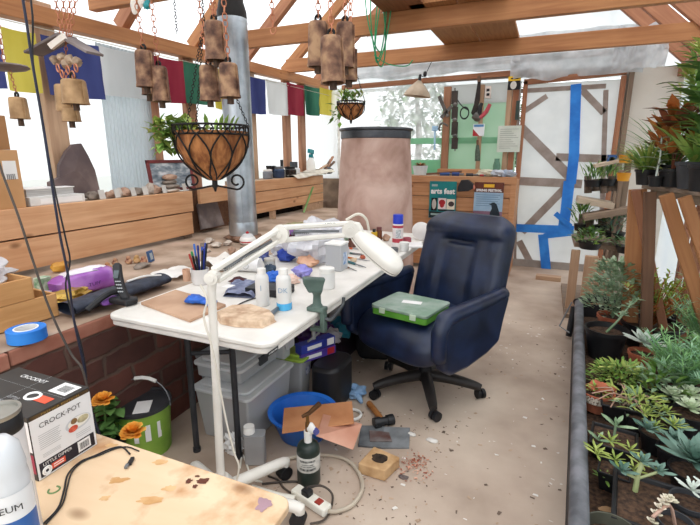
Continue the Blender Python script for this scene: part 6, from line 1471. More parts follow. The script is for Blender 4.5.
# armrests
for sx in (-1, 1):
    prof = [(-.315, .36), (-.325, .50), (-.318, .59), (-.29, .622), (-.24, .632), (.0, .64), (.20, .652), (.235, .64), (.235, .615), (.195, .50), (.165, .385), (.05, .345), (-.12, .318), (-.26, .322)]
    M_ = Matrix(((0, 0, 1, 0), (1, 0, 0, 0), (0, 1, 0, 0), (0, 0, 0, 1)))
    x0 = sx*.305; x1 = sx*.375
    mb = MB(); mb.prism(prof, min(x0, x1), max(x0, x1), M_); ar = mb.build('armrest', LEA, CH, world=False, bevel=.02, seg=3, smooth=60)
    top = [(-.30, .605), (-.27, .627), (-.12, .634), (.05, .641), (.225, .652)]
    mb = MB(); mb.tube([(sx*.34, a, b-.008) for a, b in [(-.322, .42), (-.328, .55)]+top], [.036, .040, .042, .042, .041, .04, .036], 14, smooth=5); mb.build('arm_pad', LEA, ar, world=False, smooth=179)
# backrest
def back(u, v):
    # u across -1..1 (front then round the back), v up
    H0, H1 = .40, 1.035
    w = .305*(1-.05*v) ; 
    tv = max(0, (v-.80)/.20); w *= math.sqrt(max(0.0, 1-tv**2.6*.55)) if v < 1 else .67
    th = 2*PI*u
    sg = lambda t, e: math.copysign(abs(t)**e, t)
    cx = sg(math.cos(th), .5)*w; cyy = sg(math.sin(th), .62)
    z = H0+(H1-H0)*v
    thick = .085*min(1, (1-v)*9+.28)*min(1, v*8+.5)
    y = .245+.20*(v**1.25)*.75
    yy = y - cyy*thick if False else y + cyy*thick
    if cyy < 0:
        xn = cx/.305
        f = min(1, abs(cyy)*1.3)
        inpan = 1 if v < .74 else max(0, 1-(v-.74)/.05)
        ch = math.exp(-((abs(xn)-.30)/.055)**2)*inpan
        yy += .045*ch*f
        if v < .74: yy -= .022*math.exp(-(xn/.2)**2)*f
        arch = math.exp(-((v-.75)/.022)**2)*math.exp(-(xn/.30)**4)
        yy += .05*arch*f
        yy -= .035*max(0, 1-((v-.90)/.10)**2)*(1-.35*abs(xn))*f if v > .78 else 0
        yy += .004*mnoise.noise(V((cx*30, z*9, 2)))*f
        yy -= .028*max(0, (abs(xn)-.62))*f*1.6
    return V((cx, yy, z))
mb = MB(); nu, nv = 96, 56
mb.grid(back, nu, nv)
mb.add([back(i/nu, 1) for i in range(nu)], [tuple(range(nu))]); mb.add([back(i/nu, 0) for i in range(nu)], [tuple(range(nu-1, -1, -1))])
mb.build('backrest', LEA, CH, world=False, smooth=179)
mb = MB(); mb.cyl((0, 0, .12), (0, 0, .34), .03, n=18); mb.cyl((0, 0, .10), (0, 0, .20), .042, .038, n=18); mb.build('gas_column', BLACK, CH, world=False)
mb = MB(); mb.box((0, 0, .338), (.26, .28, .05)); mb.build('tilt_mechanism', BLACK, CH, world=False, smooth=0, bevel=.015)
mb = MB(); mb.cyl((0, 0, .075), (0, 0, .135), .05, .045, n=20); mb.build('base_hub', DKP, CH, world=False)
tips = [at(432, 412, z=.03), at(484, 391, z=.03), None, None, None]
a0 = math.atan2(tips[0].y-CC.y, tips[0].x-CC.x)-R(-26)
for k in range(5):
    a = a0+k*2*PI/5; rr_2 = .315; e = V((rr_2*math.cos(a), rr_2*math.sin(a), .075)); t_ = V((-math.sin(a), math.cos(a), 0)); r_ = V((math.cos(a), math.sin(a), 0))
    mb = MB(); mb.tube([r_*.03+V((0, 0, .105)), r_*.16+V((0, 0, .10)), r_*.28+V((0, 0, .082)), r_*.325+V((0, 0, .07))], [.036, .032, .027, .022], 12, smooth=4); lg = mb.build('base_leg', DKP, CH, world=False)
    mb = MB(); b = e+V((math.cos(a+1)*.015, math.sin(a+1)*.015, -.047)); w_ = V((math.cos(a+.6), math.sin(a+.6), 0))
    mb.cyl(b-w_*.024, b-w_*.006, .028, n=18); mb.cyl(b+w_*.006, b+w_*.024, .028, n=18); mb.cyl(b-w_*.008, b+w_*.008, .014, n=12); mb.cyl(e-V((0, 0, .03)), e+V((0, 0, .005)), .011, n=10); mb.build('caster', BLACK, lg, world=False)
# green organiser case on the seat
zs_ = .528
c4 = [at(x_, y_, z=zs_+.045) for x_, y_ in ((370, 305), (400, 293), (446, 303), (430, 319))]
cc = sum(c4, V())/4; dx = (c4[3]-c4[0]); ang = math.atan2(dx.y, dx.x); L_ = (dx.length+(c4[2]-c4[1]).length)/2; W_ = ((c4[1]-c4[0]).length+(c4[2]-c4[3]).length)/2
GC = thing('organiser_case', 'green compartment case with frosted clear lid lying on the chair seat', 'case', (cc.x, cc.y, zs_), ang)
mb = MB(); mb.prism(rrect(-L_/2, -W_/2, L_/2, W_/2, .02), 0, .034); mb.build('case_base', mat('grass_green_plastic', '#4c8a2c', '#64a53e', rough=.4), GC, world=False, bevel=.003)
mb = MB(); mb.prism(rrect(-L_/2-.004, -W_/2-.004, L_/2+.004, W_/2+.004, .022), .036, .054); mb.build('case_lid', film('frosted_green_lid', '#c4d2c8', clear=.15, trans=.3, col2='#9db8a4', scale=9, gloss=.1), GC, world=False, bevel=.004)
for k in (-.28, .28): mb = MB(); mb.box((L_*k, -W_/2-.006, .032), (.035, .008, .03)); mb.build('latch', mat('pale_green_latch', '#b9ccb4', '#cbdcc6', rough=.3), GC, world=False, smooth=0, bevel=.002)
M_ = WM[GC.name]; decal(.11, .05, M_ @ V((0, .01, .0545)), M_.to_3x3() @ V((1, .3, 0)), M_.to_3x3() @ V((-.3, 1, 0)), PAPER, GC, 'white_sticker', .001)
for k in range(3): mb = MB(); mb.box((L_*(-.3+.3*k), .02, .0355), (L_*.22, W_*.5, .0006)); mb.build('dark_contents', mat('dark_beads', '#4a5060', '#8a8e98', scale=60), GC, world=False, smooth=0)
# ================================================================== PLYWOOD WORKBENCH IN THE FOREGROUND
ZW = .62
PLYW = wood('stained_plywood', '#d0ae88', '#ecd6b8', axis=0, scale=1.1, grain=4)
nt_ = PLYW.node_tree; bb_ = nt_.nodes['Principled BSDF']
src = bb_.inputs['Base Color'].links[0].from_socket
tc_ = nt_.nodes.new('ShaderNodeTexCoord'); n3 = nt_.nodes.new('ShaderNodeTexNoise'); n3.inputs['Scale'].default_value = 9; n3.inputs['Detail'].default_value = 5
link(nt_, tc_.outputs['Object'], n3.inputs['Vector'])
r3 = nt_.nodes.new('ShaderNodeValToRGB'); r3.color_ramp.elements[0].position = .52; r3.color_ramp.elements[1].position = .70; r3.color_ramp.elements[0].color = (1, 1, 1, 1); r3.color_ramp.elements[1].color = hexc('#c99c6c')
link(nt_, n3.outputs['Fac'], r3.inputs['Fac']); m3_ = nt_.nodes.new('ShaderNodeMixRGB'); m3_.blend_type = 'MULTIPLY'; m3_.inputs[0].default_value = .8
link(nt_, src, m3_.inputs[1]); link(nt_, r3.outputs[0], m3_.inputs[2]); link(nt_, m3_.outputs[0], bb_.inputs['Base Color'])
crn = at(293, 500, z=ZW); fr_ = at(120, 440, z=ZW)
WX1, WY1 = crn.x, (crn.y+fr_.y)/2
WB = thing('workbench', 'stained plywood-topped workbench in the foreground', 'workbench', ((WX1-1.62)/2, WY1-.45, 0))
mb = MB(); mb.prism(rrect(-1.62, WY1-1.1, WX1, WY1, .03), ZW-.02, ZW); mb.build('plywood_top', PLYW, WB, bevel=.003, smooth=50)
for a in (-1.5, WX1-.12):
    for b in (WY1-.15, WY1-1.0):
        beam('leg', (a, b, 0), (a, b, ZW-.02), .07, .04, W_STUD, WB, up=(0, 1, 0))
for b in (WY1-.15, WY1-1.0): beam('rail', (-1.5, b, ZW-.07), (WX1-.12, b, ZW-.07), .04, .09, W_STUD, WB)
def stain(pts, mt, name):
    mb = MB(); c = sum(pts, V())/len(pts); mb.add([c]+pts, [(0, 1+i, 1+(i+1) % len(pts)) for i in range(len(pts))]); mb.build(name, mt, WB, smooth=0)
def blotch(px, py, rx, ry, mt, name, seed, lift=.0012, n=26, amp=.35):
    c = at(px, py, z=ZW+lift); s_ = m(c, 1); pts = []
    for i in range(n):
        a = 2*PI*i/n; q = 1+amp*mnoise.noise(V((math.cos(a)*1.7, math.sin(a)*1.7, seed)))*2; pts.append(c+V((RT.x, RT.y, 0))*s_*rx*q*math.cos(a)+V((FW.x, FW.y, 0)).normalized()*s_*ry*1.6*q*math.sin(a))
    stain(pts, mt, name)
DKS = mat('dark_red_brown_spill', '#3a1c14', '#5e3020', rough=.4)
blotch(203, 481, 6, 2.5, DKS, 'dark_spill', 1); blotch(189, 481, 3, 2, DKS, 'dark_spill', 2); blotch(195, 486, 2.5, 1.5, DKS, 'dark_spill', 3); blotch(197, 476, 2.5, 1, DKS, 'dark_spill', 4)
blotch(263, 505, 8, 5, mat('purple_paint_stain', '#8c6a74', '#a58690', rough=.7), 'purple_stain', 5, n=30, amp=.5)
for k, (px, py, a_, b_) in enumerate(((118, 480, 9, 3), (150, 500, 12, 3), (105, 498, 5, 2), (170, 488, 7, 2.5), (160, 462, 7, 2), (112, 445, 6, 2))): blotch(px, py, a_, b_, mat('tan_stain', '#c2945f', '#d9b384', scale=20, rough=.7), 'tan_stain', 11+k, .0007)
c = at(54, 490, z=ZW); mb = MB(); mb.torus(c+V((0, 0, .0002)), m(c, 5), .0022, n=24, mm=6, a0=.3, a1=5.2); mb.build('green_ring_mark', mat('green_paint_mark', '#4c6a3c', '#6c8a58'), WB)
blotch(35, 512, 2, 1.4, MATS['green_paint_mark'], 'green_mark', 31); blotch(205, 457, 0.1, .1, DKS, 'dark_spill', 9)
# appliance box
a = at(36, 481, z=ZW); b = at(100, 445, z=ZW); BX = (a.x+b.x)/2; 
zb_ = at(91, 386, x=BX).z; hB = zb_-ZW; BL = b.y-a.y
APB = thing('appliance_box', 'black and white slow cooker carton on the plywood bench', 'box', (BX-.13, (a.y+b.y)/2, ZW))
BDEP = .29
KRAFT = mat('black_print_card', '#262423', '#33302e', rough=.45); WHC = mat('white_print_card', '#d8d9dc', '#e6e6e8', rough=.45)
mb = MB(); mb.bb((BX-BDEP, a.y, ZW+.0005), (BX, b.y, ZW+hB)); mb.build('carton', KRAFT, APB, smooth=0, bevel=.0015)
def fp(y, z): return V((BX+.0009, a.y+BL*y, ZW+hB*z))
def face(y0, y1, z0, z1, mt, name, lift=0, label=None):
    mb = MB(); o = V((lift, 0, 0)); mb.add([fp(y0, z0)+o, fp(y1, z0)+o, fp(y1, z1)+o, fp(y0, z1)+o], [(0, 1, 2, 3)]); return mb.build(name, mt, APB, smooth=0, label=label)
face(0.01, .99, .01, .93, WHC, 'white_front_panel')
face(.03, .97, .93, .985, mat('dark_gold_band', '#3b2c18', '#5a4426', scale=30), 'gold_band', .0002)
text('PREMIER EDITION', hB*.045, fp(.5, .957), (0, 1, 0), (0, 0, 1), mat('gold_ink', '#9a7a3c'), APB, lift=.0006, sx=1.6)
text('CROCK·POT', hB*.108, fp(.47, .80), (0, 1, 0), (0, 0, 1), mat('charcoal_ink', '#3b3a3c'), APB, sx=1.02)
face(.045, .955, .03, .255, mat('navy_black_band', '#1b1a24', '#272531', rough=.45), 'dark_band', .0003)
text('LITTLE DIPPER', hB*.068, fp(.33, .205), (0, 1, 0), (0, 0, 1), PAPER, APB, lift=.0008)
face(.66, .88, .06, .235, PAPER, 'barcode_label', .0006)
mb = MB()
for i in range(12): 
    y_ = .69+.0135*i; w_ = .004+.004*((i*7) % 3)/2; o = V((.0012, 0, 0)); mb.add([fp(y_, .09)+o, fp(y_+w_, .09)+o, fp(y_+w_, .20)+o, fp(y_, .20)+o], [(0, 1, 2, 3)])
mb.build('barcode', BLACKM, APB, smooth=0)
face(.22, .44, .065, .155, mat('red_orange_ink', '#d8442c', '#e25a3c', rough=.45), 'red_badge', .0006)
for k in range(2): face(.25, .41, .085+.035*k, .10+.035*k, PAPER, 'badge_print', .0009)
mb = MB(); mb.torus(fp(.145, .10)+V((.0012, 0, 0)), hB*.06, .002, (1, 0, 0), 22, 4); mb.torus(fp(.145, .10)+V((.0012, 0, 0)), hB*.035, .002, (1, 0, 0), 18, 4); mb.build('round_seal', PAPER, APB)
for k in range(8): face(.10, .10+.34-.02*(k % 3), .655-.03*k, .665-.03*k, mat('grey_small_print', '#a9abae', '#bcbec0'), 'small_print', .0004)
for k in range(3): face(.12, .40, .31+.022*k, .318+.022*k, MATS['grey_small_print'], 'small_print', .0004)
def ell(cy, cz, ry, rz_, mt, name, lift, n=24, ang=0):
    mb = MB(); vs = []
    for i in range(n):
        t = 2*PI*i/n; u = ry*math.cos(t); w = rz_*math.sin(t); vs.append(fp(cy+u*math.cos(ang)-w*math.sin(ang), cz+u*math.sin(ang)+w*math.cos(ang))+V((lift, 0, 0)))
    mb.add(vs, [tuple(range(n))]); mb.build(name, mt, APB, smooth=0)
ell(.73, .55, .22, .11, mat('plate_grey_blue', '#b9bcc2', '#d0d3d8'), 'plate_picture', .0004); ell(.74, .56, .185, .088, mat('plate_white', '#dcd9d0', '#efede8'), 'plate_picture', .0007)
ell(.81, .57, .10, .055, mat('meat_tan', '#8a8468', '#c9bf9c', scale=60), 'roast_picture', .001); ell(.66, .60, .055, .045, mat('veg_brown', '#5c4630', '#87683e', scale=60), 'roast_picture', .001); ell(.63, .49, .08, .05, mat('veg_red', '#b03a2c', '#d8684c', scale=60), 'tomato_picture', .0012)
for k in range(3): face(.66, .92, .37-.03*k, .378-.03*k, MATS['grey_small_print'], 'small_print', .0004)
# top face prints
def tp(x, y, lift=.0008): return V((BX-BDEP*x, a.y+BL*y, ZW+hB+lift))
def topq(x0, x1, y0, y1, mt, name, lift=.0008):
    mb = MB(); mb.add([tp(x0, y0, lift), tp(x0, y1, lift), tp(x1, y1, lift), tp(x1, y0, lift)], [(0, 1, 2, 3)]); mb.build(name, mt, APB, smooth=0)
topq(.05, .27, .64, .94, PAPER, 'shipping_label'); 
mb = MB()
for i in range(10): mb.add([tp(.09+.013*i, .70, .0013), tp(.09+.013*i, .88, .0013), tp(.096+.013*i, .88, .0013), tp(.096+.013*i, .70, .0013)], [(0, 1, 2, 3)])
mb.build('barcode', MATS['grey_small_print'] if 0 else BLACKM, APB, smooth=0)
text('CROCKPOT', BL*.12, tp(.60, .80), (1, 0, 0), (0, 1, 0), PAPER, APB)
topq(.08, .26, .36, .52, mat('red_orange_ink', ''), 'red_badge', .0008)
mb = MB(); mb.torus(tp(.30, .44, .001), .016, .0035, (0, 0, 1), 20, 4, sx=1.2); mb.build('round_seal', PAPER, APB)
for k, (x_, y_, t_) in enumerate(((.42, .28, 'LITTLE'), (.50, .14, 'DIPPER'))): text(t_, BL*.085, tp(x_, y_), (1, 0, 0), (0, 1, 0), mat('grey_small_print', ''), APB)
topq(.70, .84, .06, .22, mat('dull_red_print', '#a8524c', '#c4746c'), 'red_badge'); topq(.5, .503, .0, 1., MATS['grey_small_print'], 'flap_line'); topq(.0, 1, .585, .588, MATS['grey_small_print'], 'flap_line')
# left (camera-facing) end: coloured stripes
mb = MB(); mb.add([V((BX-BDEP*.0, a.y-.0008, ZW+hB*.12)), V((BX-BDEP, a.y-.0008, ZW+hB*.12)), V((BX-BDEP, a.y-.0008, ZW+hB*.42)), V((BX, a.y-.0008, ZW+hB*.42))], [(3, 2, 1, 0)]); mb.build('red_stripe', mat('dark_red_print', '#7c2030', '#98344a'), APB, smooth=0)
mb = MB(); mb.add([V((BX-BDEP*.0, a.y-.0008, ZW+hB*.46)), V((BX-BDEP, a.y-.0008, ZW+hB*.46)), V((BX-BDEP, a.y-.0008, ZW+hB*.93)), V((BX, a.y-.0008, ZW+hB*.93))], [(3, 2, 1, 0)]); mb.build('white_stripe', WHC, APB, smooth=0)
# paint can
p = at(2, 477, z=ZW); p = V((-.955, .405, ZW)); rC = .062
tc2 = at(-5, 411, y=.44)
p = V((tc2.x+.0, .44, ZW)); hC = tc2.z-ZW; rC = m(tc2, 21)
PC = thing('paint_can', 'metal paint can with maroon label patch behind the white plastic bottle', 'can', p)
mb = MB(); mb.lathe(p, [(rC*.97, 0), (rC, .004), (rC, hC*.84), (rC*.98, hC*.85)], 36); mb.build('can_body', mat('white_can_label', '#cfcccd', '#dedcdc', rough=.35), PC)
mb = MB(); mb.lathe(p, [(rC*.985, hC*.85), (rC*1.01, hC*.86), (rC*1.01, hC*.965), (rC*.985, hC*.97)], 36); mb.build('black_band', BLACK, PC)
mb = MB(); mb.lathe(p, [(rC*.985, hC*.965), (rC*1.03, hC*.985), (rC*1.03, hC), (rC*.9, hC), (rC*.86, hC*.98), (0, hC*.978)], 36); mb.build('lid', mat('zinc_lid', '#8e8c84', '#b8b5ac', rough=.35, metal=.6), PC)
mb = MB(); mb.grid(lambda u, v: p+V((rC*1.004*math.cos(-.9+1.0*u), rC*1.004*math.sin(-.9+1.0*u), hC*(.55+.27*v))), 10, 1); mb.build('maroon_patch', mat('maroon_print', '#7c2a3c', '#8c3a4c', rough=.4), PC)
# jug
jt2 = at(-1, 443, y=.33); jp = V((jt2.x, .33, ZW)); rJ = m(jt2, 20.5); hJ = jt2.z-ZW+.012
JG = thing('plastic_bottle', 'clear white plastic bottle with blue and yellow label at the bottom left corner', 'bottle', jp)
MILK2 = mat('frosted_jug', '#c9ccd0', '#dcdee1', scale=3, rough=.25)
mb = MB(); mb.lathe(jp, [(rJ*.92, 0), (rJ, .008), (rJ, hJ*.74), (rJ*.95, hJ*.755), (rJ*.97, hJ*.77), (rJ*.97, hJ*.80), (rJ*.9, hJ*.84), (rJ*.93, hJ*.86), (rJ*.78, hJ*.95), (rJ*.4, hJ*.99), (0, hJ)], 36); mb.build('jug_body', MILK2, JG)
def jl(a0, a1, z0, z1, mt, name, k=1.006):
    mb = MB(); mb.grid(lambda u, v: jp+V((rJ*k*math.cos(R(a0+(a1-a0)*u)), rJ*k*math.sin(R(a0+(a1-a0)*u)), hJ*(z0+(z1-z0)*v))), 16, 1); mb.build(name, mt, JG, smooth=60)
jl(-120, 45, .28, .77, mat('white_jug_label', '#dfe0e2', '#ebebec', rough=.4), 'white_label'); jl(-115, 45, .35, .65, mat('blue_jug_label', '#2d5a9c', '#4477b8', rough=.4), 'blue_label', 1.010); jl(-12, 40, .32, .48, mat('yellow_jug_label', '#d8b82c', '#ead050', rough=.4), 'yellow_label', 1.014)
fj = V((math.cos(R(-35)), math.sin(R(-35)), 0)); rj = V((-fj.y, fj.x, 0))
for t_, zz_, sz, mt in (('LEUM', .71, .015, BLACKM), ('ULTRA', .59, .015, PAPER), ('CONC', .515, .015, PAPER)): text(t_, sz, jp+fj*(rJ*1.022)+V((0, 0, hJ*zz_)), rj, (0, 0, 1), mt, JG, lift=.001)
# usb cable on the bench
mb = MB(); pts = [(42, 525), (58, 508), (64, 490), (68, 474), (80, 462), (94, 456), (110, 449), (122, 447), (130, 454)]
mb.tube([at(x_, y_, z=ZW+.003) for x_, y_ in pts], .0022, 6, smooth=6); mb.tube([at(x_, y_, z=ZW+.003) for x_, y_ in [(46, 524), (62, 505), (67, 488), (72, 472), (84, 461), (100, 455), (116, 448.5), (128, 447), (139, 451)]], .0018, 6, smooth=6)
T = thing('usb_cable', 'thin black cable with small plug lying on the plywood', 'cable', at(100, 456, z=ZW)); mb.build('cable', BLACK, T)
e = at(131, 461, z=ZW+.005); mb = MB(); mb.box(e, (.010, .026, .008), (0, 0, .5)); mb.build('plug', BLACK, T, smooth=0, bevel=.002); mb = MB(); mb.box(e+V((.006, -.018, 0)), (.008, .014, .005), (0, 0, .5)); mb.build('metal_tip', GREYM, T, smooth=0)
# hanging cords on the left
yk = 1.0
mb = MB(); a0 = at(22, -6, y=yk); mb.tube([(a0.x-.02, yk, 2.33), a0]+[at(x_, y_, y=yk) for x_, y_ in ((32, 60), (43, 125), (52, 185), (60, 235), (68, 275), (74, 320), (84, 366))]+[(at(86, 372, y=yk).x, yk, .45), (-1.38, yk, 0.02)], .0042, 7, smooth=5); mb.build('power_cable', mat('navy_black_cord', '#141626', '#22253a', rough=.5), label='thicker blue-black cord hanging from the roof in front of the prayer flags', cat='cord', group='hanging cords')
mb = MB(); mb.tube([(a0.x-.01, yk+.02, 2.33), a0+V((.008, .02, 0))]+[at(x_, y_, y=yk+.02) for x_, y_ in ((33, 62), (44, 128), (50, 165), (57, 200), (66, 240), (70, 262), (66, 290), (80, 340), (86, 370))]+[(at(86, 374, y=yk+.02).x, yk+.02, .45), (-1.36, yk+.02, .02)], .003, 7, smooth=5); mb.build('power_cable', BLACK, label='thinner black cord twisting beside the thicker hanging cord', cat='cord', group='hanging cords')
mb = MB(); mb.tube([at(-40, 60, y=yk-.04), at(-15, 120, y=yk-.04)]+[at(x_, y_, y=yk-.04) for x_, y_ in ((2, 172), (18, 215), (32, 258), (50, 310), (70, 352), (84, 374))]+[(at(86, 378, y=yk-.04).x, yk-.04, .4), (-1.4, yk-.04, .02)], .004, 7, smooth=5); mb.build('power_cable', CB, label='dark brown cord sweeping in from the left edge across the planter', cat='cord', group='hanging cords')
# ================================================================== BACK CABINET AND BACK WALL ITEMS
YC = 5.42
cx0 = -1.95; cx1 = at(516, 190, y=YC).x
zc_ = at(465, 176.5, y=YC).z
BK = thing('planter_box', 'wooden planter box of stacked orange boards across the back wall', 'planter', ((cx0+cx1)/2, YC+.2, 0))
zs2 = [.05, .30, .52, .735, .90, 1.06]
for k in range(5):
    mb = MB(); mb.bb((cx0, YC, zs2[k]+.004), (cx1, YC+.04, zs2[k+1]-.004)); mb.build('board', W_PLANKX, BK, smooth=0, bevel=.004)
mb = MB(); mb.bb((cx0, YC-.015, 1.06), (cx1+.005, YC+.04, zc_)); mb.build('top_rail', W_PLANKX, BK, smooth=0, bevel=.004)
mb = MB(); mb.bb((cx1-.06, YC-.012, .0), (cx1, YC-.0005, 1.06)); mb.build('corner_post', W_PLANKX, BK, smooth=0, bevel=.003)
mb = MB(); mb.bb((cx1-.04, YC+.04, 0), (cx1, YB-.03, 1.1)); mb.build('end_panel', W_PLANKX, BK, smooth=0, bevel=.003)
mb = MB(); mb.bb((cx0, YC+.04, zc_-.05), (cx1-.04, YB-.03, zc_-.006)); mb.build('top_shelf', MATS['dusty_shelf_top'], BK, smooth=0)
PX, PU = (1, 0, 0), (0, 0, 1)
def bz(px, py, yy): return at(px, py, y=yy)
# teal poster
yy = YC-.017
a = bz(430, 181, yy); b = bz(455, 219, yy); w_, h_ = b.x-a.x, a.z-b.z; c = V(((a.x+b.x)/2, yy, (a.z+b.z)/2))
PO = thing('poster', 'teal arts fest poster pinned to the back planter boards', 'poster', V((c.x, yy, b.z)))
mb = MB(); mb.bb((a.x, yy, b.z), (b.x, yy+.003, a.z)); mb.build('sheet', mat('teal_poster', '#12727c', '#1e8e8c', rough=.5), PO, smooth=0)
def pq(x0, x1, z0, z1, mt, name, root, aa, ww, hh, yv, lift=.001):
    mb = MB(); mb.add([V((aa.x+ww*x0, yv-lift, aa.z-hh*z1)), V((aa.x+ww*x1, yv-lift, aa.z-hh*z1)), V((aa.x+ww*x1, yv-lift, aa.z-hh*z0)), V((aa.x+ww*x0, yv-lift, aa.z-hh*z0))], [(0, 1, 2, 3)]); return mb.build(name, mt, root, smooth=0)
text('arts fest', w_*.27, V((c.x, yy, a.z-h_*.27)), PX, PU, PAPER, PO, lift=.0015, bold=.004)
pq(.08, .30, .45, .80, BLACKM, 'picture_panel', PO, a, w_, h_, yy); pq(.34, .64, .45, .75, mat('pink_white', '#e6d4d4', '#f0e4e4'), 'picture_panel', PO, a, w_, h_, yy); pq(.66, .96, .47, .75, mat('cream_poster', '#e6ddc8', '#eee6d4'), 'picture_panel', PO, a, w_, h_, yy)
def pell(cx_, cz_, rx, rz_, mt, name, root, aa, ww, hh, yv, lift=.0018, n=20):
    mb = MB(); mb.add([V((aa.x+ww*cx_+rx*math.cos(2*PI*i/n), yv-lift, aa.z-hh*cz_+rz_*math.sin(2*PI*i/n))) for i in range(n)], [tuple(range(n))]); mb.build(name, mt, root, smooth=0)
pell(.19, .62, w_*.08, h_*.14, mat('silver_oval', '#b4aca4', '#d0c8c0'), 'oval_picture', PO, a, w_, h_, yy); pell(.49, .57, w_*.12, h_*.08, RED, 'red_picture', PO, a, w_, h_, yy); pell(.49, .64, w_*.08, h_*.07, RED, 'red_picture', PO, a, w_, h_, yy, .002); pell(.83, .60, w_*.11, h_*.07, mat('dark_picture', '#2a2024', '#4a3a3c'), 'dark_picture', PO, a, w_, h_, yy)
pq(.02, .98, .82, .99, mat('poster_dark', '#15262a', '#203438'), 'dark_strip', PO, a, w_, h_, yy); pq(.36, .94, .76, .80, BLACKM, 'print_line', PO, a, w_, h_, yy, .0014); pq(.08, .6, .87, .92, mat('pale_print', '#9cb4b4'), 'print_line', PO, a, w_, h_, yy, .0016); pq(.08, .3, .08, .14, MATS['pale_print'], 'print_line', PO, a, w_, h_, yy, .0016)
# bird poster
a = bz(475, 182, yy); b = bz(501.5, 219, yy); w_, h_ = b.x-a.x, a.z-b.z; c = V(((a.x+b.x)/2, yy, (a.z+b.z)/2))
P2 = thing('poster', 'brown and pale blue poster with a dark bird beside the black holder', 'poster', V((c.x, yy, b.z)))
mb = MB(); mb.bb((a.x, yy, b.z), (b.x, yy+.003, a.z)); mb.build('sheet', mat('pale_blue_poster', '#8fb0cc', '#a9c6dc', rough=.5), P2, smooth=0)
pq(0, 1, 0, .28, mat('dark_brown_poster', '#5a2a1e', '#6c3828'), 'brown_heading', P2, a, w_, h_, yy); pq(.32, .68, .05, .14, mat('yellow_poster', '#e0a820', '#f0be3c'), 'yellow_label', P2, a, w_, h_, yy, .0016)
text('SPRING FESTIVAL', w_*.115, V((c.x, yy, a.z-h_*.225)), PX, PU, PAPER, P2, lift=.0018, bold=.002)
for k in range(6): pq(.08, .9-.06*(k % 2), .34+.06*k, .355+.06*k, mat('blue_grey_print', '#6c8cac'), 'print_line', P2, a, w_, h_, yy)
pq(0, 1, .80, 1, mat('mauve_poster', '#7c5c70', '#94748a'), 'mauve_ground', P2, a, w_, h_, yy, .0012)
BIRDM = mat('bird_ink', '#16222e', '#24343f')
mb = MB(); pts = [(.52, .60), (.60, .58), (.64, .555), (.72, .55), (.80, .60), (.86, .72), (.92, .86), (.94, 1.0), (.60, 1.0), (.58, .85), (.64, .72), (.62, .63)]
mb.add([V((a.x+w_*x_, yy-.002, a.z-h_*z_)) for x_, z_ in pts], [tuple(range(len(pts)-1, -1, -1))]); mb.build('bird_picture', BIRDM, P2, smooth=0)
# black holder between posters
c = bz(466.5, 186, YC-.03); s_ = m(c, 1)
T = thing('wall_holder', 'black angular holder fixed between the two posters', 'holder', c)
mb = MB(); mb.prism([(-s_*7.5, -s_*1), (-s_*4.5, s_*6), (s_*2, s_*6.5), (s_*7.5, s_*2.5), (s_*7.5, -s_*2), (s_*3, -s_*4.5), (-s_*7.5, -s_*5.5)], -.03, .05, Matrix.Translation(c+V((0, -.04, 0))) @ Matrix.Rotation(R(90), 4, 'X')); mb.build('holder_body', BLACK, T, smooth=0, bevel=.006)
mb = MB(); mb.blob(c+V((s_*7.5, -.05, -s_*1)), (.02, .02, .03), 2, .1); mb.build('pinkish_knob', mat('salmon_knob', '#c0705a', '#d48a74'), T)
# on top of the back planter
zk = zc_
def bk(px, py, dy=.22): return sit(at(px, py, y=YC+dy), zk)
p = bk(420, 175); s_ = m(p, 1); T = thing('tub', 'pale white tub with brown dried plant on the back planter', 'tub', p); mb = MB(); mb.lathe(p, [(s_*6, 0), (s_*7.5, s_*8), (s_*7.6, s_*9), (s_*7, s_*9), (0, s_*7)], 20); mb.build('tub_body', mat('bluish_white_tub', '#c8d0d4', '#dce2e4', rough=.4), T)
mb = MB(); rr = random.Random(4)
for k in range(60): a_ = rr.uniform(0, 6.28); mb.leaf(p+V((0, 0, s_*8)), (math.cos(a_), math.sin(a_), rr.uniform(.1, .9)), s_*rr.uniform(5, 9), s_*2, .6, seg=3)
mb.build('dried_leaves', LEAFO, T, smooth=0)
p0 = bk(438, 171, .3); p1 = bk(480, 172, .3); mb = MB(); mb.bb((p0.x, YC+.25, zk), (p1.x, YC+.37, zk+.075)); mb.build('wood_block', W_PLANKX, smooth=0, bevel=.003, label='long pale orange wood block lying on the back planter', cat='wood')
beam('dark_rod', bk(426, 178, .04)+V((0, 0, .018)), bk(462, 166, .14)+V((0, 0, .05)), .025, .025, W_DARK, label='dark rod leaning over the orange wood block', cat='rod')
its = [((440, 176), (456, 174), '#2a4c84', 'blue-handled tool on the back planter, first from the left', .02), ((452, 175), (464, 175), '#1f3c78', 'dark blue tool in the middle of the back planter top', .022), ((466, 176), (478, 176), '#33343a', 'dark grey tool before the pale rags', .018), ((480, 175), (486, 175), '#a83038', 'small red-handled tool on the back planter', .012)]
for i, (a_, b_, c_, lab, r_) in enumerate(its):
    A = bk(*a_, .08); B = bk(*b_, .1); T = thing('hand_tool', lab, 'tool', (A+B)/2, group='tools on the back planter'); mb = MB(); mb.tube([A+V((0, 0, r_)), (A*.4+B*.6)+V((0, 0, r_))], r_, 8); mb.build('handle', mat('btool_%d' % i, c_, rough=.5), T); mb = MB(); mb.tube([(A*.4+B*.6)+V((0, 0, r_)), B+V((0, 0, r_))], r_*.5, 8); mb.build('blade', GREYM, T)
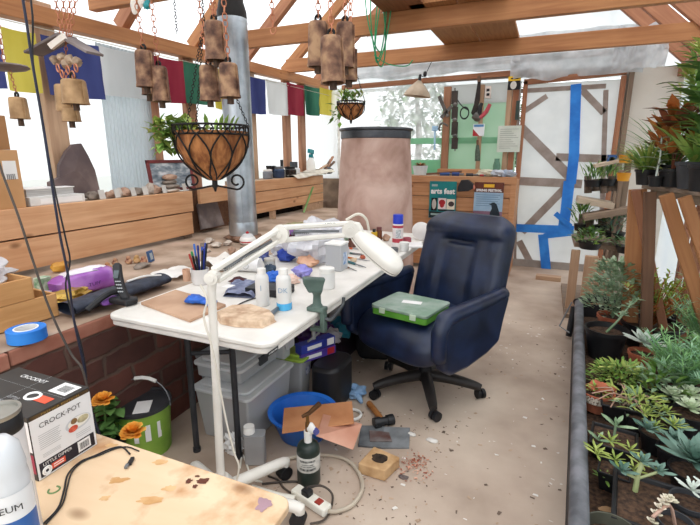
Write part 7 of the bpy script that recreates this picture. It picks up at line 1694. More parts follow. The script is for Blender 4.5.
for i, (px, c_, c2, lab, r_) in enumerate(((486, '#b8b29c', '#d8d2bc', 'cream crumpled rag on the back planter', .10), (497, '#a9b0bc', '#ccd2da', 'pale blue-grey crumpled plastic on the back planter', .11), (507, '#8d98ac', '#c0c8d4', 'bluish crumpled plastic at the right end of the back planter', .09))):
    p = bk(px, 176, .18); mb = MB(); mb.blob(p+V((0, 0, .035)), (r_, .08, .045), 70+i, .4, 2.4, n=18, mm=10, flat=.8); mb.build('rag', mat('brag_%d' % i, c_, c2, scale=12, rough=.8), smooth=30, label=lab, cat='rag')
# hanging things on the back wall
yw = YB-.06
STEEL = mat('tool_steel', '#4c4a48', '#77736e', rough=.4, metal=.6)
T = thing('hanging_tool_strip', 'tall dark tool strip with hooks hanging left of the green panel', 'tool strip', bz(455, 150, yw))
for k, (y0, y1) in enumerate(((91, 104), (107, 119), (122, 135), (138, 149))):
    a_ = bz(452, y0, yw); b_ = bz(457.5, y1, yw); mb = MB(); mb.bb((a_.x, yw-.02, b_.z), (b_.x, yw+.01, a_.z)); mb.build('strip_segment', mat('brown_black_strip', '#2c2624', '#463c36', rough=.6), T, smooth=0, bevel=.004)
for yv in (105, 120, 136): q = bz(455, yv, yw-.01); mb = MB(); mb.blob(q, (.035, .02, .03), yv, .15); mb.build('metal_clip', STEEL, T)
a_ = bz(455, 88, yw); b_ = bz(455, 151, yw); mb = MB(); mb.tube([a_, b_], .008, 6); mb.build('back_rod', STEEL, T)
mb = MB(); c = bz(464.5, 113, yw); mb.torus(c, m(c, 5.5), .010, (.2, 1, 0), 20, 6, sx=.8); mb.tube([bz(456, 98, yw), bz(462, 106, yw), bz(468, 110, yw)], .007, 6, smooth=4); mb.build('cord_loop', BLACK, label='black cord loop hanging beside the tool strip', cat='cord')
mb = MB(); mb.tube([bz(448, 126, yw-.01), bz(442, 123, yw-.03), bz(439, 128, yw-.04), bz(440, 131, yw-.04)], .012, 8, smooth=4); mb.build('hanging_hook', STEEL, label='dark bent hook at the edge of the back window', cat='hook')
for k, (pa, pb_, lab) in enumerate((((439, 96), (448, 117), 'grey triangular bracket blade on the window stud, upper'), ((441, 118), (452, 106), 'grey bracket arm crossing the stud, lower'))): beam('bracket', bz(*pa, yw-.02), bz(*pb_, yw-.02), .012, .045, STEEL, label=lab, cat='bracket')
T = thing('hanging_sprayer', 'small translucent blue sprayer hanging before the back window', 'sprayer', bz(435, 135, yw-.05)); mb = MB(); mb.bb(bz(432, 126, yw-.07), bz(438, 131, yw-.03)); mb.build('head', mat('pale_blue_plastic', '#8fb8dc', '#b4d4ec', rough=.4), T, smooth=0, bevel=.006); mb = MB(); mb.tube([bz(435, 130, yw-.05), bz(434.5, 150, yw-.05)], .012, 8); mb.build('tube', MATS['pale_blue_plastic'], T)
# saw with dark blade, snips with red handle
T = thing('hand_saw', 'long dark curved saw hanging from the header board', 'saw', bz(477, 100, yw)); mb = MB(); pts = [(478, 80), (481, 80), (480, 100), (477, 112), (473, 116), (471, 113), (474, 104)]; mb.add([bz(x_, y_, yw-.012) for x_, y_ in pts]+[bz(x_, y_, yw-.002) for x_, y_ in pts], [tuple(range(7)), tuple(range(13, 6, -1))]+[(i, 7+i, 7+(i+1) % 7, (i+1) % 7) for i in range(7)]); mb.build('blade', mat('black_blade', '#26211f', '#3c3531', rough=.5, metal=.4), T, smooth=0); mb = MB(); mb.tube([bz(479, 76, yw-.01), bz(479, 82, yw-.01)], .02, 8); mb.build('handle', W_DARK, T)
T = thing('bolt_cutter', 'garden snips with red handles hanging beside the saw', 'snips', bz(482, 118, yw-.03)); mb = MB(); mb.tube([bz(479, 118, yw-.03), bz(480, 108, yw-.04), bz(482, 103, yw-.04)], [.03, .026, .018], 8, smooth=3); mb.build('dark_handle', BLACK, T); mb = MB(); mb.tube([bz(480, 118, yw-.05), bz(486, 112, yw-.05), bz(490, 104, yw-.05)], [.022, .026, .022], 8, smooth=3); mb.build('red_handle', mat('faded_red', '#a83844', '#c45660', rough=.5), T); mb = MB(); mb.blob(bz(477, 117, yw-.045), (.06, .025, .05), 3, .2); mb.build('jaw', STEEL, T)
a_ = bz(473.5, 124, yw); b_ = bz(484, 136, yw); T = thing('blister_pack', 'blue, white and red packet hanging under the snips', 'packet', V(((a_.x+b_.x)/2, yw, b_.z))); mb = MB(); mb.bb((a_.x, yw-.015, b_.z), (b_.x, yw+.0, a_.z)); mb.build('card_back', mat('white_pack', '#dfe3e8', '#eceff2', rough=.4), T, smooth=0, bevel=.002)
mb = MB(); mb.add([V((a_.x, yw-.0165, b_.z)), V((a_.x*.4+b_.x*.6, yw-.0165, b_.z)), V((a_.x, yw-.0165, a_.z*.6+b_.z*.4))], [(0, 1, 2)]); mb.build('red_corner', RED, T, smooth=0); mb = MB(); mb.bb((a_.x+.01, yw-.017, a_.z*.75+b_.z*.25), (b_.x-.01, yw-.0155, a_.z-.01)); mb.build('blue_band', mat('sky_band', '#4a86c0', '#6aa0d0'), T, smooth=0)
T = thing('hanging_brush', 'dark bristled brush hanging low on the green panel', 'brush', bz(477.5, 160, yw)); mb = MB(); mb.tube([bz(477.5, 140, yw-.01), bz(477.5, 146, yw-.01)], .014, 8); mb.build('handle', W_DARK, T); mb = MB(); mb.tube([bz(477.5, 145, yw-.01), bz(477.5, 152, yw-.01), bz(477.5, 161, yw-.01)], [.018, .03, .034], 10); mb.build('bristles', mat('dark_bristles', '#3c4a40', '#5c6a5c', scale=60), T)
mb = MB(); mb.lathe(bk(496, 174, .5), [(.04, 0), (.045, .12), (.03, .17), (.03, .2), (0, .2)], 16); mb.build('bottle', mat('dull_green_bottle', '#4f7a64', '#6c947e', rough=.3), label='dull green bottle silhouette against the green panel', cat='bottle')
a_ = bz(485.5, 86, yw); b_ = bz(490.5, 98, yw); T = thing('electric_outlet', 'white wall outlet with two dark sockets right of the saw', 'outlet', V(((a_.x+b_.x)/2, yw, b_.z))); mb = MB(); mb.bb((a_.x, yw, b_.z), (b_.x, YB-.005, a_.z)); mb.build('plate', mat('pinkish_outlet', '#d3c6be', '#e2d6ce'), T, smooth=0, bevel=.004)
for yv in (90, 94.5): q = bz(488, yv, yw-.001); mb = MB(); mb.box(q, (.035, .006, .03)); mb.build('socket', BLACKM, T, smooth=0)
a_ = bz(498.5, 126, yw); b_ = bz(519.5, 152, yw); yn = yw-.01; T = thing('notice_sign', 'printed white notice sheet pinned left of the door', 'notice', V(((a_.x+b_.x)/2, yn, b_.z))); mb = MB(); mb.bb((a_.x, yn-.002, b_.z), (b_.x, yn, a_.z)); mb.build('sheet', mat('greenish_paper', '#c9d0c4', '#dbdfd6', rough=.8), T, smooth=0)
for k in range(10): pq(.10, .9-.1*((k*3) % 4), .12+.08*k, .14+.08*k, mat('faint_print', '#a3a8a0'), 'print_line', T, a_, b_.x-a_.x, a_.z-b_.z, yn-.003)
a_ = bz(508.5, 76.5, yw-.04); b_ = bz(520, 89.5, yw-.04); yn = yw-.04; T = thing('warning_sign', 'small yellow-topped black sign at the top of the door post', 'sign', V(((a_.x+b_.x)/2, yn, b_.z))); mb = MB(); mb.bb((a_.x, yn, b_.z), (b_.x, yn+.008, a_.z)); mb.build('sheet', BLACKM, T, smooth=0)
pq(0, 1, 0, .34, mat('sign_yellow', '#d8a818', '#e8bc30'), 'yellow_heading', T, a_, b_.x-a_.x, a_.z-b_.z, yn); pell(.45, .66, .035, .045, mat('pale_sign_picture', '#b8b4ac', '#dcd8d0'), 'pale_picture', T, a_, b_.x-a_.x, a_.z-b_.z, yn); pq(.2, .8, .12, .22, BLACKM, 'print_line', T, a_, b_.x-a_.x, a_.z-b_.z, yn, .0014)
mb = MB(); a_ = bz(516.5, 101, yw); b_ = bz(518.5, 120, yw); mb.bb((a_.x, yw-.03, b_.z), (b_.x, yw, a_.z)); mb.build('hanging_level', mat('dark_green_black', '#2c3a34', '#3f4f48'), smooth=0, bevel=.003, label='narrow dark level hanging on the post beside the door', cat='level')
# ================================================================== RIGHT-HAND PLANTING BED
ZR = .27                                   # rail height
r0 = at(579, 525, z=ZR); r1 = at(579, 303, z=ZR)
dR = (r1-r0).normalized(); rs_ = r0-dR*1.0
nR = V((dR.y, -dR.x, 0))                   # towards the wall
BED = thing('planting_trough', 'long dark trough bed with a grey rounded rail along the aisle', 'planting bed', sit((r0+r1)/2, 0))
RAILM = mat('grey_rail_plastic', '#55565b', '#7d7e84', scale=12, rough=.55, c3='#686a6f')
LINER = mat('black_liner', '#1c1c1f', '#2c2c30', rough=.6)
rw_ = m(r0, 10.5)
mb = MB(); mb.tube([rs_, r0, r1], [rw_*.95, rw_*.95, rw_*.95], 14); mb.build('rail', RAILM, BED)
mb = MB(); a_ = rs_-nR*rw_*.6; b_ = r1-nR*rw_*.6
mb.add([V((a_.x, a_.y, 0)), V((b_.x, b_.y, 0)), V((b_.x, b_.y, ZR)), V((a_.x, a_.y, ZR)), V((a_.x, a_.y, 0))+nR*.03, V((b_.x, b_.y, 0))+nR*.03, V((b_.x, b_.y, ZR))+nR*.03, V((a_.x, a_.y, ZR))+nR*.03], [(0, 1, 2, 3), (4, 7, 6, 5), (0, 4, 5, 1), (3, 2, 6, 7), (0, 3, 7, 4), (1, 5, 6, 2)]); mb.build('side_liner', LINER, BED, smooth=0)
e1 = r1; e2 = V((XR-.06, r1.y+.05, ZR))
mb = MB(); mb.tube([e1-nR*.02, e1+V((.10, .10, .02)), e1+V((.3, .14, .0)), e2], [.03, .035, .03, .03], 10, smooth=4); mb.add([V((e1.x, e1.y, 0)), V((e2.x, e2.y, 0)), e2, e1], [(0, 1, 2, 3)]); mb.build('end_liner', LINER, BED, smooth=40)
ZSO = .17
mb = MB()
mb.grid(lambda u, v: V(((rs_+(r1-rs_)*v).x+.01+(XR-.05-(rs_+(r1-rs_)*v).x)*u, (rs_+(r1-rs_)*v).y, ZSO+.012*mnoise.noise(V((u*9, v*30, 2))))), 24, 80); mb.build('soil_bed', SOIL, BED, smooth=179)
lt = at(570, 318, z=.22); 
mb = MB(); mb.tube([r1-nR*.035+V((0, -.05, -.02)), V((r1.x-.05, r1.y-.08, .02))], .022, 8); mb.build('trough_leg', LINER, BED)
mb = MB(); q = r1-nR*.05; mb.tube([q, q+V((-.07, -.05, -.19)), q+V((.0, -.12, -.21))], .006, 6); mb.build('wire_brace', GREYM, BED)

rp_ = random.Random(21)
def bushy(mb, c, rad, h, n, L, W, k=None, up=.3, droop=.5, seg=3, flat=False, thick=0):
    for i in range(n):
        a = rp_.uniform(0, 6.28); q = rp_.random()**.5*rad; z = h*rp_.random()**.8
        f = 1-.5*(z/h)**2
        d = V((math.cos(a)*.9+rp_.uniform(-.5, .5), math.sin(a)*.9+rp_.uniform(-.5, .5), rp_.uniform(-.2, .8)+up))
        mb.leaf(c+V((q*f*math.cos(a), q*f*math.sin(a), z)), d, L*rp_.uniform(.7, 1.3), W*rp_.uniform(.8, 1.2), droop, seg, k=(rp_.randrange(k) if k else 0), thick=thick)
def stems(mb, c, rad, h, n, r=.003, k=0):
    for i in range(n):
        a = rp_.uniform(0, 6.28); q = rp_.uniform(.3, 1)*rad; e = c+V((q*math.cos(a), q*math.sin(a), h*rp_.uniform(.6, 1)))
        mb.tube([c, (c+e)/2+V((rp_.uniform(-.02, .02), rp_.uniform(-.02, .02), .02)), e], [r, r*.8, r*.5], 5, k=k, smooth=3)
def rosette(mb, c, n, L, W, el0=.15, el1=1.3, thick=.006, droop=-.1, k=0, tip=.12, mid=.62, tilt=(0, 0, 0), seg=4):
    tv = V(tilt)
    for i in range(n):
        t = i/max(1, n-1); a = i*2.39996; el = el0+(el1-el0)*t
        d = V((math.cos(a)*math.cos(el), math.sin(a)*math.cos(el), math.sin(el)))+tv
        mb.leaf(c+V((0, 0, .01*t)), d, L*(1-.62*t), W*(1-.5*t), droop, seg, thick=thick, tip=tip, mid=mid, k=k)
def spiky(mb, c, n, L, W, k=None, droop=.5, spread=1., thick=0):
    for i in range(n):
        a = rp_.uniform(0, 6.28); mb.leaf(c+V((math.cos(a)*.01, math.sin(a)*.01, 0)), V((math.cos(a)*spread, math.sin(a)*spread, rp_.uniform(.3, 1.6))), L*rp_.uniform(.7, 1.2), W, droop, 4, tip=.02, mid=.3, k=(rp_.randrange(k) if k else 0), thick=thick)
POTB = mat('black_nursery_pot', '#151517', '#242427', rough=.45)
POTG = mat('dark_grey_pot', '#2f3135', '#45474b', rough=.5)
def pot(T, c, r, h, mt, sq=False):
    """pot standing with its base at c; returns soil centre"""
    if sq:
        mb = MB(); a = R(rp_.uniform(-12, 12)); Rz = Matrix.Rotation(a, 3, 'Z')
        def ring(s_, z): return [V(c)+Rz @ V((x_*s_, y_*s_, z)) for x_, y_ in ((-1, -1), (1, -1), (1, 1), (-1, 1))]
        rr = [ring(r*.75, 0), ring(r*.98, h*.92), ring(r*1.04, h*.92), ring(r*1.04, h), ring(r*.94, h), ring(r*.9, h*.82)]
        fs = [(3, 2, 1, 0)]
        for j in range(5): fs += [(j*4+i, j*4+(i+1) % 4, (j+1)*4+(i+1) % 4, (j+1)*4+i) for i in range(4)]
        mb.add(sum(rr, []), fs); mb.build('pot', mt, T, smooth=0, bevel=.003)
        mb = MB(); mb.add(ring(r*.91, h*.84), [(0, 1, 2, 3)]); mb.build('soil', SOIL, T, smooth=0)
    else:
        mb = MB(); mb.lathe(c, [(r*.72, 0), (r*.95, h*.86), (r*1.03, h*.87), (r*1.04, h), (r*.95, h), (r*.9, h*.82)], 24)
        mb.build('pot', mt, T)
        mb = MB(); mb.lathe(c, [(0, h*.86), (r*.5, h*.85), (r*.92, h*.83)], 20); mb.build('soil', SOIL, T)
    return V(c)+V((0, 0, h*.85))
def pplant(label, px, py, rpx, zr, mt, fol, mats, sq=False, h=None, group='potted plants in the trough', name='potted_succulent', cat='potted plant', smooth=60, pz=None):
    """px,py is the centre of the pot's rim in the photo, rpx its half width, zr its height"""
    c = at(px, py, z=zr); r = m(c, rpx); zb0 = ZSO+.004 if pz is None else pz
    base = V((c.x, c.y, zb0)); T = thing(name, label, cat, base, group=group)
    s_ = pot(T, base, r, zr-zb0, mt, sq); mb = MB(); fol(mb, s_, r); mb.build('foliage', mats, T, smooth=smooth); return T
# far pots
def f1(mb, s, r):
    bushy(mb, s+V((0, 0, .05)), .20, .34, 900, .046, .024, 2); stems(mb, s, .15, .36, 12)
pplant('silvery green small-leaved bush in a terracotta pot near the trough end', 613, 315, 14, .33, TERRA, f1, [LEAFP, mat('pale_minty_leaf', '#8aa37c', '#bccab0', scale=8, rough=.6)], name='potted_bush')
def f2(mb, s, r):
    mb.tube([s, s+V((.06, .0, .10)), s+V((.12, .02, .22))], [.008, .006, .004], 6, smooth=3)
    for i in range(24): mb.leaf(s+V((.06+.08*i/24, .01, .10+.13*i/24)), (rp_.uniform(-1, 1), rp_.uniform(-1, 1), rp_.uniform(0, .8)), .05, .02, .4, 3)
pplant('tall black round nursery pot with a thin leaning stem beside the rail', 607, 328, 19.5, .36, POTB, f2, [LEAFP], name='potted_cutting')
def f3(mb, s, r):
    for i in range(42):
        a = rp_.uniform(0, 6.28); e = s+V((math.cos(a)*.24*rp_.uniform(.3, 1), math.sin(a)*.22*rp_.uniform(.3, 1), rp_.uniform(.15, .38))); k = rp_.randrange(3)
        mb.tube([s, (s+e)/2+V((0, 0, .03)), e], .003, 4, k=1)
        for j in range(16):
            p = s+(e-s)*(.3+.7*j/16)+V((0, 0, .03*math.sin(PI*j/16))); mb.leaf(p, (rp_.uniform(-1, 1), rp_.uniform(-1, 1), rp_.uniform(.1, 1)), .036, .019, .3, 2, k=k)
pplant('orange-brown and yellow-green jade-like shrub in a wide black pot', 652, 322, 27, .34, POTB, f3, [LEAFY, LEAFO, mat('lime_leaf', '#7f9a3a', '#a9bf55', scale=8, rough=.5)], name='potted_shrub')
def f4(mb, s, r): rosette(mb, s+V((0, 0, .07)), 18, .135, .045, .05, 1.2, .008, -.05, tip=.3)
pplant('pale silvery-white succulent rosette in a terracotta pot', 643, 352, 13, .30, TERRA, f4, [LEAFW], h=.12)
def f5(mb, s, r): bushy(mb, s+V((0, 0, -.02)), .15, .10, 420, .04, .014, 2, up=.2)
pplant('low mossy bright green plant spilling over its black pot near the rail', 621, 378, 18, .27, POTB, f5, [LEAFY, LEAF])
def feather(mb, s, r, n=60, H=.34, S=.22):
    for i in range(n):
        a = rp_.uniform(0, 6.28); e = s+V((math.cos(a)*S*rp_.uniform(.2, 1), math.sin(a)*S*rp_.uniform(.2, 1), H*rp_.uniform(.45, 1))); kk = rp_.randrange(2)
        mb.tube([s, (s+e)/2+V((0, 0, .03)), e], [.003, .0025, .0015], 4, k=0)
        for j in range(13):
            p = s+(e-s)*(.35+.65*j/13)+V((0, 0, .03*math.sin(PI*(.35+.65*j/13)))); b = rp_.uniform(0, 6.28); mb.leaf(p, V((math.cos(b), math.sin(b), .5)), .05, .006, .2, 2, k=kk)
FE = [mat('feathery_green', '#5f8f52', '#93bd80', scale=8, rough=.55), mat('feathery_blue_green', '#6f9f7a', '#a4c8a4', scale=8, rough=.55)]
pplant('feathery blue-green bushy plant, nearer of two by the right wall', 680, 388, 20, .28, POTB, lambda mb, s, r: feather(mb, s, r, 150, .30, .22), FE, name='potted_herb')
pplant('feathery blue-green bushy plant, farther of two by the right wall', 704, 352, 20, .30, POTB, lambda mb, s, r: feather(mb, s, r, 130, .36, .22), FE, name='potted_herb')
def fsp(mb, s, r): bushy(mb, s, .12, .25, 170, .05, .02, 2)
pplant('yellow-green leafy shrub behind the feathery plants, by the plastic wall', 690, 300, 16, .30, POTB, fsp, [LEAFY, LEAFP], name='potted_shrub')
# terracotta pot with label, near the rail
def f6(mb, s, r): bushy(mb, s, .05, .03, 30, .03, .012, 2)
T6 = pplant('broken terracotta pot with speckled white label beside the rail', 598, 391, 15, .27, TERRA, f6, [LEAF, LEAFY])
mb = MB(); s6 = V(T6.location); r6 = m(at(598, 391, z=.27), 15)
mb.blob(s6+V((.02, .03, .10)), (r6*.8, r6*.5, .03), 3, .35, 2); mb.build('loose_shard', TERRA, T6, smooth=30)
mb = MB(); mb.grid(lambda u, v: s6+V((r6*1.03*math.cos(R(-150+70*u)), r6*1.03*math.sin(R(-150+70*u)), .055+.04*v)), 8, 1); mb.build('speckled_label', mat('speckled_label', '#d8cdbd', '#6e5a48', scale=130, lo=.5, hi=.6), T6)
def f7(mb, s, r):
    for i in range(9):
        a = rp_.uniform(0, 6.28); mb.tube([s+V((rp_.uniform(-r, r)*.6, rp_.uniform(-r, r)*.6, 0)), s+V((math.cos(a)*.06, math.sin(a)*.06, .05)), s+V((math.cos(a)*.14, math.sin(a)*.14, .02))], .003, 5, smooth=3, k=1)
    bushy(mb, s, .09, .05, 26, .05, .014, 1)
pplant('square black pot of bare pinkish creeping stems beside the terracotta pot', 625, 399, 21, .27, POTB, f7, [LEAFY, mat('pink_stem', '#b08a78', '#cbaa98')], sq=True)
def f8(mb, s, r):
    mb.tube([s, s+V((0, 0, .09))], .005, 6); rosette(mb, s+V((0, 0, .06)), 7, .08, .024, .25, 1.2, .003, .3); rosette(mb, s+V((-.06, -.03, .0)), 6, .06, .02, .2, 1.1, .003, .2)
pplant('square black pot with one leggy silver-leaved seedling', 614, 437, 20, .255, POTB, f8, [LEAFP], sq=True)
def f9(mb, s, r):
    for (dx, dy, dz, L) in ((0, 0, .03, .075), (.08, .02, .05, .07), (-.05, .08, .04, .065), (.02, .10, .05, .07)): rosette(mb, s+V((dx, dy, dz)), 20, L, L*.45, .1, 1.3, .006, -.05, tip=.5, mid=.7)
pplant('pale cream-green rosette cluster at the right edge', 690, 412, 18, .27, POTB, f9, [mat('cream_green_leaf', '#b4c8a0', '#e0e6cc', scale=5, rough=.55)])
def f10(mb, s, r):
    for k_ in range(6): a = k_*1.05; rosette(mb, s+V((math.cos(a)*.06, math.sin(a)*.06, .06+.02*(k_ % 2))), 13, .055, .010, .1, 1.3, .002, .1)
pplant('bright green spiky succulent clump right of the square pots', 658, 432, 16, .26, POTB, f10, [LEAFY, LEAF])
def f11(mb, s, r): rosette(mb, s+V((0, 0, .05)), 26, .155, .045, .1, 1.35, .008, -.08, tip=.05, mid=.55)
pplant('large blue-green pointed rosette at the right edge of the trough', 692, 470, 20, .25, POTB, f11, [LEAFB])
def f12(mb, s, r):
    for k_ in range(7): a = k_*.9; rosette(mb, s+V((math.cos(a)*.075, math.sin(a)*.06, .05+.015*(k_ % 3))), 11, .06, .011, .05, 1.2, .002, .25)
pplant('yellow-green spiky leaved plant spreading over a square black pot', 615, 468, 14, .255, POTB, f12, [LEAFY, LEAF], sq=True)
def f13(mb, s, r):
    mb.tube([s, s+V((.0, 0, .07)), s+V((.01, .01, .11))], [.009, .008, .007], 8, k=1)
    for (dx, dy, dz) in ((.01, .01, .11), (-.05, -.01, .07), (.06, .02, .08)): rosette(mb, s+V((dx, dy, dz)), 10, .055, .02, .15, 1.2, .004, .1); mb.tube([s+V((0, 0, .05)), s+V((dx, dy, dz))], .005, 6, k=1)
pplant('small blue-green branching succulent with a pale stem in a large square tray pot', 660, 505, 40, .26, POTB, lambda mb, s, r: f13(mb, s+V((-.06, .06, 0)), r), [LEAFB, mat('pale_green_stem', '#a4b078', '#c2c898')], sq=True)
def f14(mb, s, r): rosette(mb, s+V((0, 0, .04)), 16, .08, .018, .1, 1.3, .003, .1)
c = at(604, 490, z=ZSO); T = thing('seedling', 'tiny bright green seedling growing in the bare soil by the rail', 'seedling', c); mb = MB(); mb.tube([c-V((0, 0, .01)), c+V((0, 0, .05))], .003, 6); mb.build('stem', TERRA, T); mb = MB(); rosette(mb, c+V((0, 0, .045)), 14, .06, .013, .05, 1.2, .003, .2); mb.build('foliage', LEAF, T)
def f15(mb, s, r):
    for j in range(9): q = s+V((-.02-.008*j, -.008*j, .08+.014*j-.003*j*j)); rosette(mb, q, 6, .019, .012, .2, 1.2, .006, 0, tip=.5, mid=.7)
    mb.tube([s, s+V((-.03, -.02, .08)), s+V((-.08, -.07, .06))], .005, 6, k=1, smooth=3)
pplant('pot of pinkish-white beaded succulent hanging over its rim', 676, 521, 16, .28, POTG, f15, [mat('white_pink_bead_leaf', '#c9c4a8', '#e8dccc', scale=9, rough=.5), mat('pink_stem', '')])
def f16(mb, s, r):
    for (dx, dy) in ((0, 0), (.06, .03)): rosette(mb, s+V((dx, dy, .05)), 13, .06, .014, .1, 1.2, .005, 0, tip=.5, mid=.7)
pplant('chalky white finger-leaved succulent in a bark-filled pot at the right edge', 690, 500, 17, .27, POTG, f16, [LEAFW])
# metal rim pot at the bottom edge
c = at(612, 533, z=.26); r_ = m(c, 26); T = thing('metal_pot', 'empty round galvanised pot rim at the bottom of the photo', 'pot', V((c.x, c.y, ZSO))); mb = MB(); mb.lathe(V((c.x, c.y, ZSO)), [(r_*.9, 0), (r_, .09), (r_*1.03, .095), (r_*.97, .095), (r_*.87, .01), (0, .01)], 32); mb.build('pot_wall', mat('dull_olive_metal', '#55574c', '#7a7c6e', rough=.4, metal=.5), T); mb = MB(); mb.lathe(V((c.x, c.y, ZSO)), [(0, .06), (r_*.93, .055)], 24); mb.build('soil', SOIL, T)
mb = MB(); q = at(598, 512, z=ZSO); mb.leaf(q+V((0, 0, .012)), (1, .2, .1), .06, .03, .2, 4); mb.build('dry_leaf', mat('dry_leaf', '#94704c', '#b4906a'), label='single dry tan leaf lying on the soil near the rail', cat='leaf')
mb = MB(); q = at(610, 450, z=ZSO)
# more low plants filling the right side out to the wall
fill = [(655, 395, 'soft green leafy plant between the creeping-stem pot and the cream rosettes', lambda mb, s, r: bushy(mb, s, .12, .14, 120, .06, .022, 2), [LEAFP, LEAF]),
        (640, 415, 'sparse grey-green plant behind the leggy seedling', lambda mb, s, r: bushy(mb, s, .10, .10, 90, .05, .012, 2), [LEAFP, LEAFY]),
        (672, 448, 'small fleshy blue-green rosettes left of the large pointed rosette', lambda mb, s, r: [rosette(mb, s+V((dx, dy, .05)), 12, .07, .03, .1, 1.3, .006, 0) for dx, dy in ((0, 0), (-.08, .04), (.03, .1))], [LEAFB]),
        (697, 385, 'tall grey-green leafy plant against the right wall', lambda mb, s, r: bushy(mb, s, .14, .24, 150, .07, .02, 2), [LEAFP, LEAFD]),
        (680, 325, 'bright yellow-green upright plant between the two feathery plants', lambda mb, s, r: bushy(mb, s, .10, .28, 170, .05, .014, 2), [LEAFY, LEAFP])]
for px, py, lab, f, ms in fill: pplant(lab, px, py, 13, .26, POTB, f, ms, group='low plants filling the trough')

# ================================================================== RAISED BENCH ON POSTS (RIGHT)
ZBN = 1.205
BA = at(641, 184, z=ZBN); BD = at(700, 191, z=ZBN)-BA; BA.z = 0; BD = V((BD.x, BD.y, 0)).normalized(); BNn = V((-BD.y, BD.x, 0))
BN = thing('plant_bench', 'rough raised wooden plant bench on red-brown lumber legs', 'plant bench', (.95, 2.9, ZSO))
def bpoly(n0, n1, l0, l1): return [BA+BNn*n0+BD*l0, BA+BNn*n1+BD*l0, BA+BNn*n1+BD*l1, BA+BNn*n0+BD*l1]
BARK = wood('bark_edge', '#6c5c50', '#a08e7c', axis=1)
for k in range(3):
    P_ = bpoly(.145*k+.003, .145*k+.140, -.04*k, .95-.06*k); mb = MB(); mb.prism([(p.x, p.y) for p in P_][::-1], ZBN-.028, ZBN); mb.build('top_plank', W_GREY if k else BARK, BN, smooth=0, bevel=.006)
for l in (.06, .42, .84):
    a_ = BA+BNn*.04+BD*l; b_ = BA+BNn*.40+BD*l; beam('cross_rail', V((a_.x, a_.y, ZBN-.058)), V((b_.x, b_.y, ZBN-.058)), .04, .055, W_GREY, BN)
def blegs(pa, pb_, yv, w, t, mt, y2=None):
    a_ = at(*pa, y=yv); b_ = at(*pb_, y=y2 or yv); d_ = b_-a_; e_ = a_+d_*((a_.z-ZSO+.02)/(a_.z-b_.z))
    top_ = a_+d_*((a_.z-(ZBN-.03))/(a_.z-b_.z)); beam('leg', e_, top_, w, t, mt, BN, up=(0, 1, 0))
yA = BA.y
blegs((638, 186), (633, 262), yA-.05, .095, .04, W_BEAM); blegs((642, 222), (650, 262), yA-.12, .05, .03, W_RED); blegs((650, 195), (648, 262), yA-.25, .06, .045, W_DARK)
blegs((664, 188), (702, 311), yA-.42, .066, .04, W_BEAM); blegs((682, 190), (705, 258), yA-.56, .056, .04, W_BEAM)
a_ = BA+BNn*.36+BD*.05; beam('leg', V((a_.x, a_.y, ZSO-.02)), V((a_.x, a_.y, ZBN-.06)), .07, .04, W_RED, BN, up=(0, 1, 0)); a_ = BA+BNn*.25+BD*.8; beam('leg', V((a_.x, a_.y, ZSO-.02)), V((a_.x, a_.y, ZBN-.06)), .07, .04, W_RED, BN, up=(0, 1, 0))
# plants on it
def bplant(label, px, py, X_, rr_, h, mt, fol, mats, name='potted_plant', smooth=60, sq=False):
    p = at(px, py, y=X_); base = V((p.x, p.y, ZBN+.002)); T = thing(name, label, 'potted plant', base, group='plants on the raised bench')
    s_ = pot(T, base, rr_, h, mt, sq); mb = MB(); fol(mb, s_, rr_); mb.build('foliage', mats, T, smooth=smooth); return T
bplant('spiky light green spider-like plant at the far corner of the raised bench', 645, 181, 3.22, .06, .09, POTB, lambda mb, s, r: spiky(mb, s, 110, .25, .015, 2, .9, 1.0), [LEAFY, LEAF])
bplant('rusty orange-brown leafed plant in a black pot on the raised bench', 670, 182, 3.08, .065, .10, POTB, lambda mb, s, r: (bushy(mb, s+V((0, 0, .06)), .11, .26, 70, .12, .05, 2, up=.6), stems(mb, s, .08, .22, 8, k=1)), [LEAFO, LEAFR])
def leggy(mb, s, r):
    mb.tube([s, s+V((.005, 0, .12)), s+V((-.005, 0, .26))], [.006, .005, .004], 6)
    for j in range(13): a = j*2.4; mb.leaf(s+V((0, 0, .03+.018*j)), (math.cos(a), math.sin(a), .25), .12*(1-.03*j), .03, .5, 4)
bplant('leggy silvery seedling with long pale leaves at the front edge of the raised bench', 654, 190, 3.06, .04, .06, POTB, leggy, [LEAFW])
bplant('large dark grey pot with bright green strappy orchid-like leaves on the raised bench', 691, 188, 2.92, .085, .14, POTG, lambda mb, s, r: (spiky(mb, s, 30, .30, .04, 2, .7, .7), bushy(mb, s+V((0, 0, .02)), .08, .12, 50, .07, .022, 2)), [LEAF, LEAFY])
def tall(mb, s, r):
    for k_ in range(5):
        a = k_*1.25+.4; top = s+V((math.cos(a)*.10, math.sin(a)*.10, .46+.05*(k_ % 2))); mb.tube([s, (s+top)/2+V((0, 0, .03)), top], [.012, .010, .007], 8, k=1, smooth=3)
        for j in range(11): b = j*2.4+k_; q = s+(top-s)*(.35+.65*j/11); mb.leaf(q, (math.cos(b), math.sin(b), .5), .22, .055, .7, 5, thick=.003)
bplant('tall plant with broad dark green leaves towering over the raised bench', 702, 187, 2.74, .07, .13, POTB, tall, [LEAFD, LEAF])
bplant('grassy olive plant filling the gap behind the orange-brown one', 668, 180, 3.26, .06, .12, POTB, lambda mb, s, r: spiky(mb, s, 90, .36, .018, 2, .8, .7), [LEAF, LEAFD])
bplant('fresh green bushy plant at the back of the raised bench near the wall', 690, 184, 3.14, .07, .10, POTB, lambda mb, s, r: bushy(mb, s+V((0, 0, .04)), .15, .62, 300, .09, .035, 2), [LEAF, LEAFY])
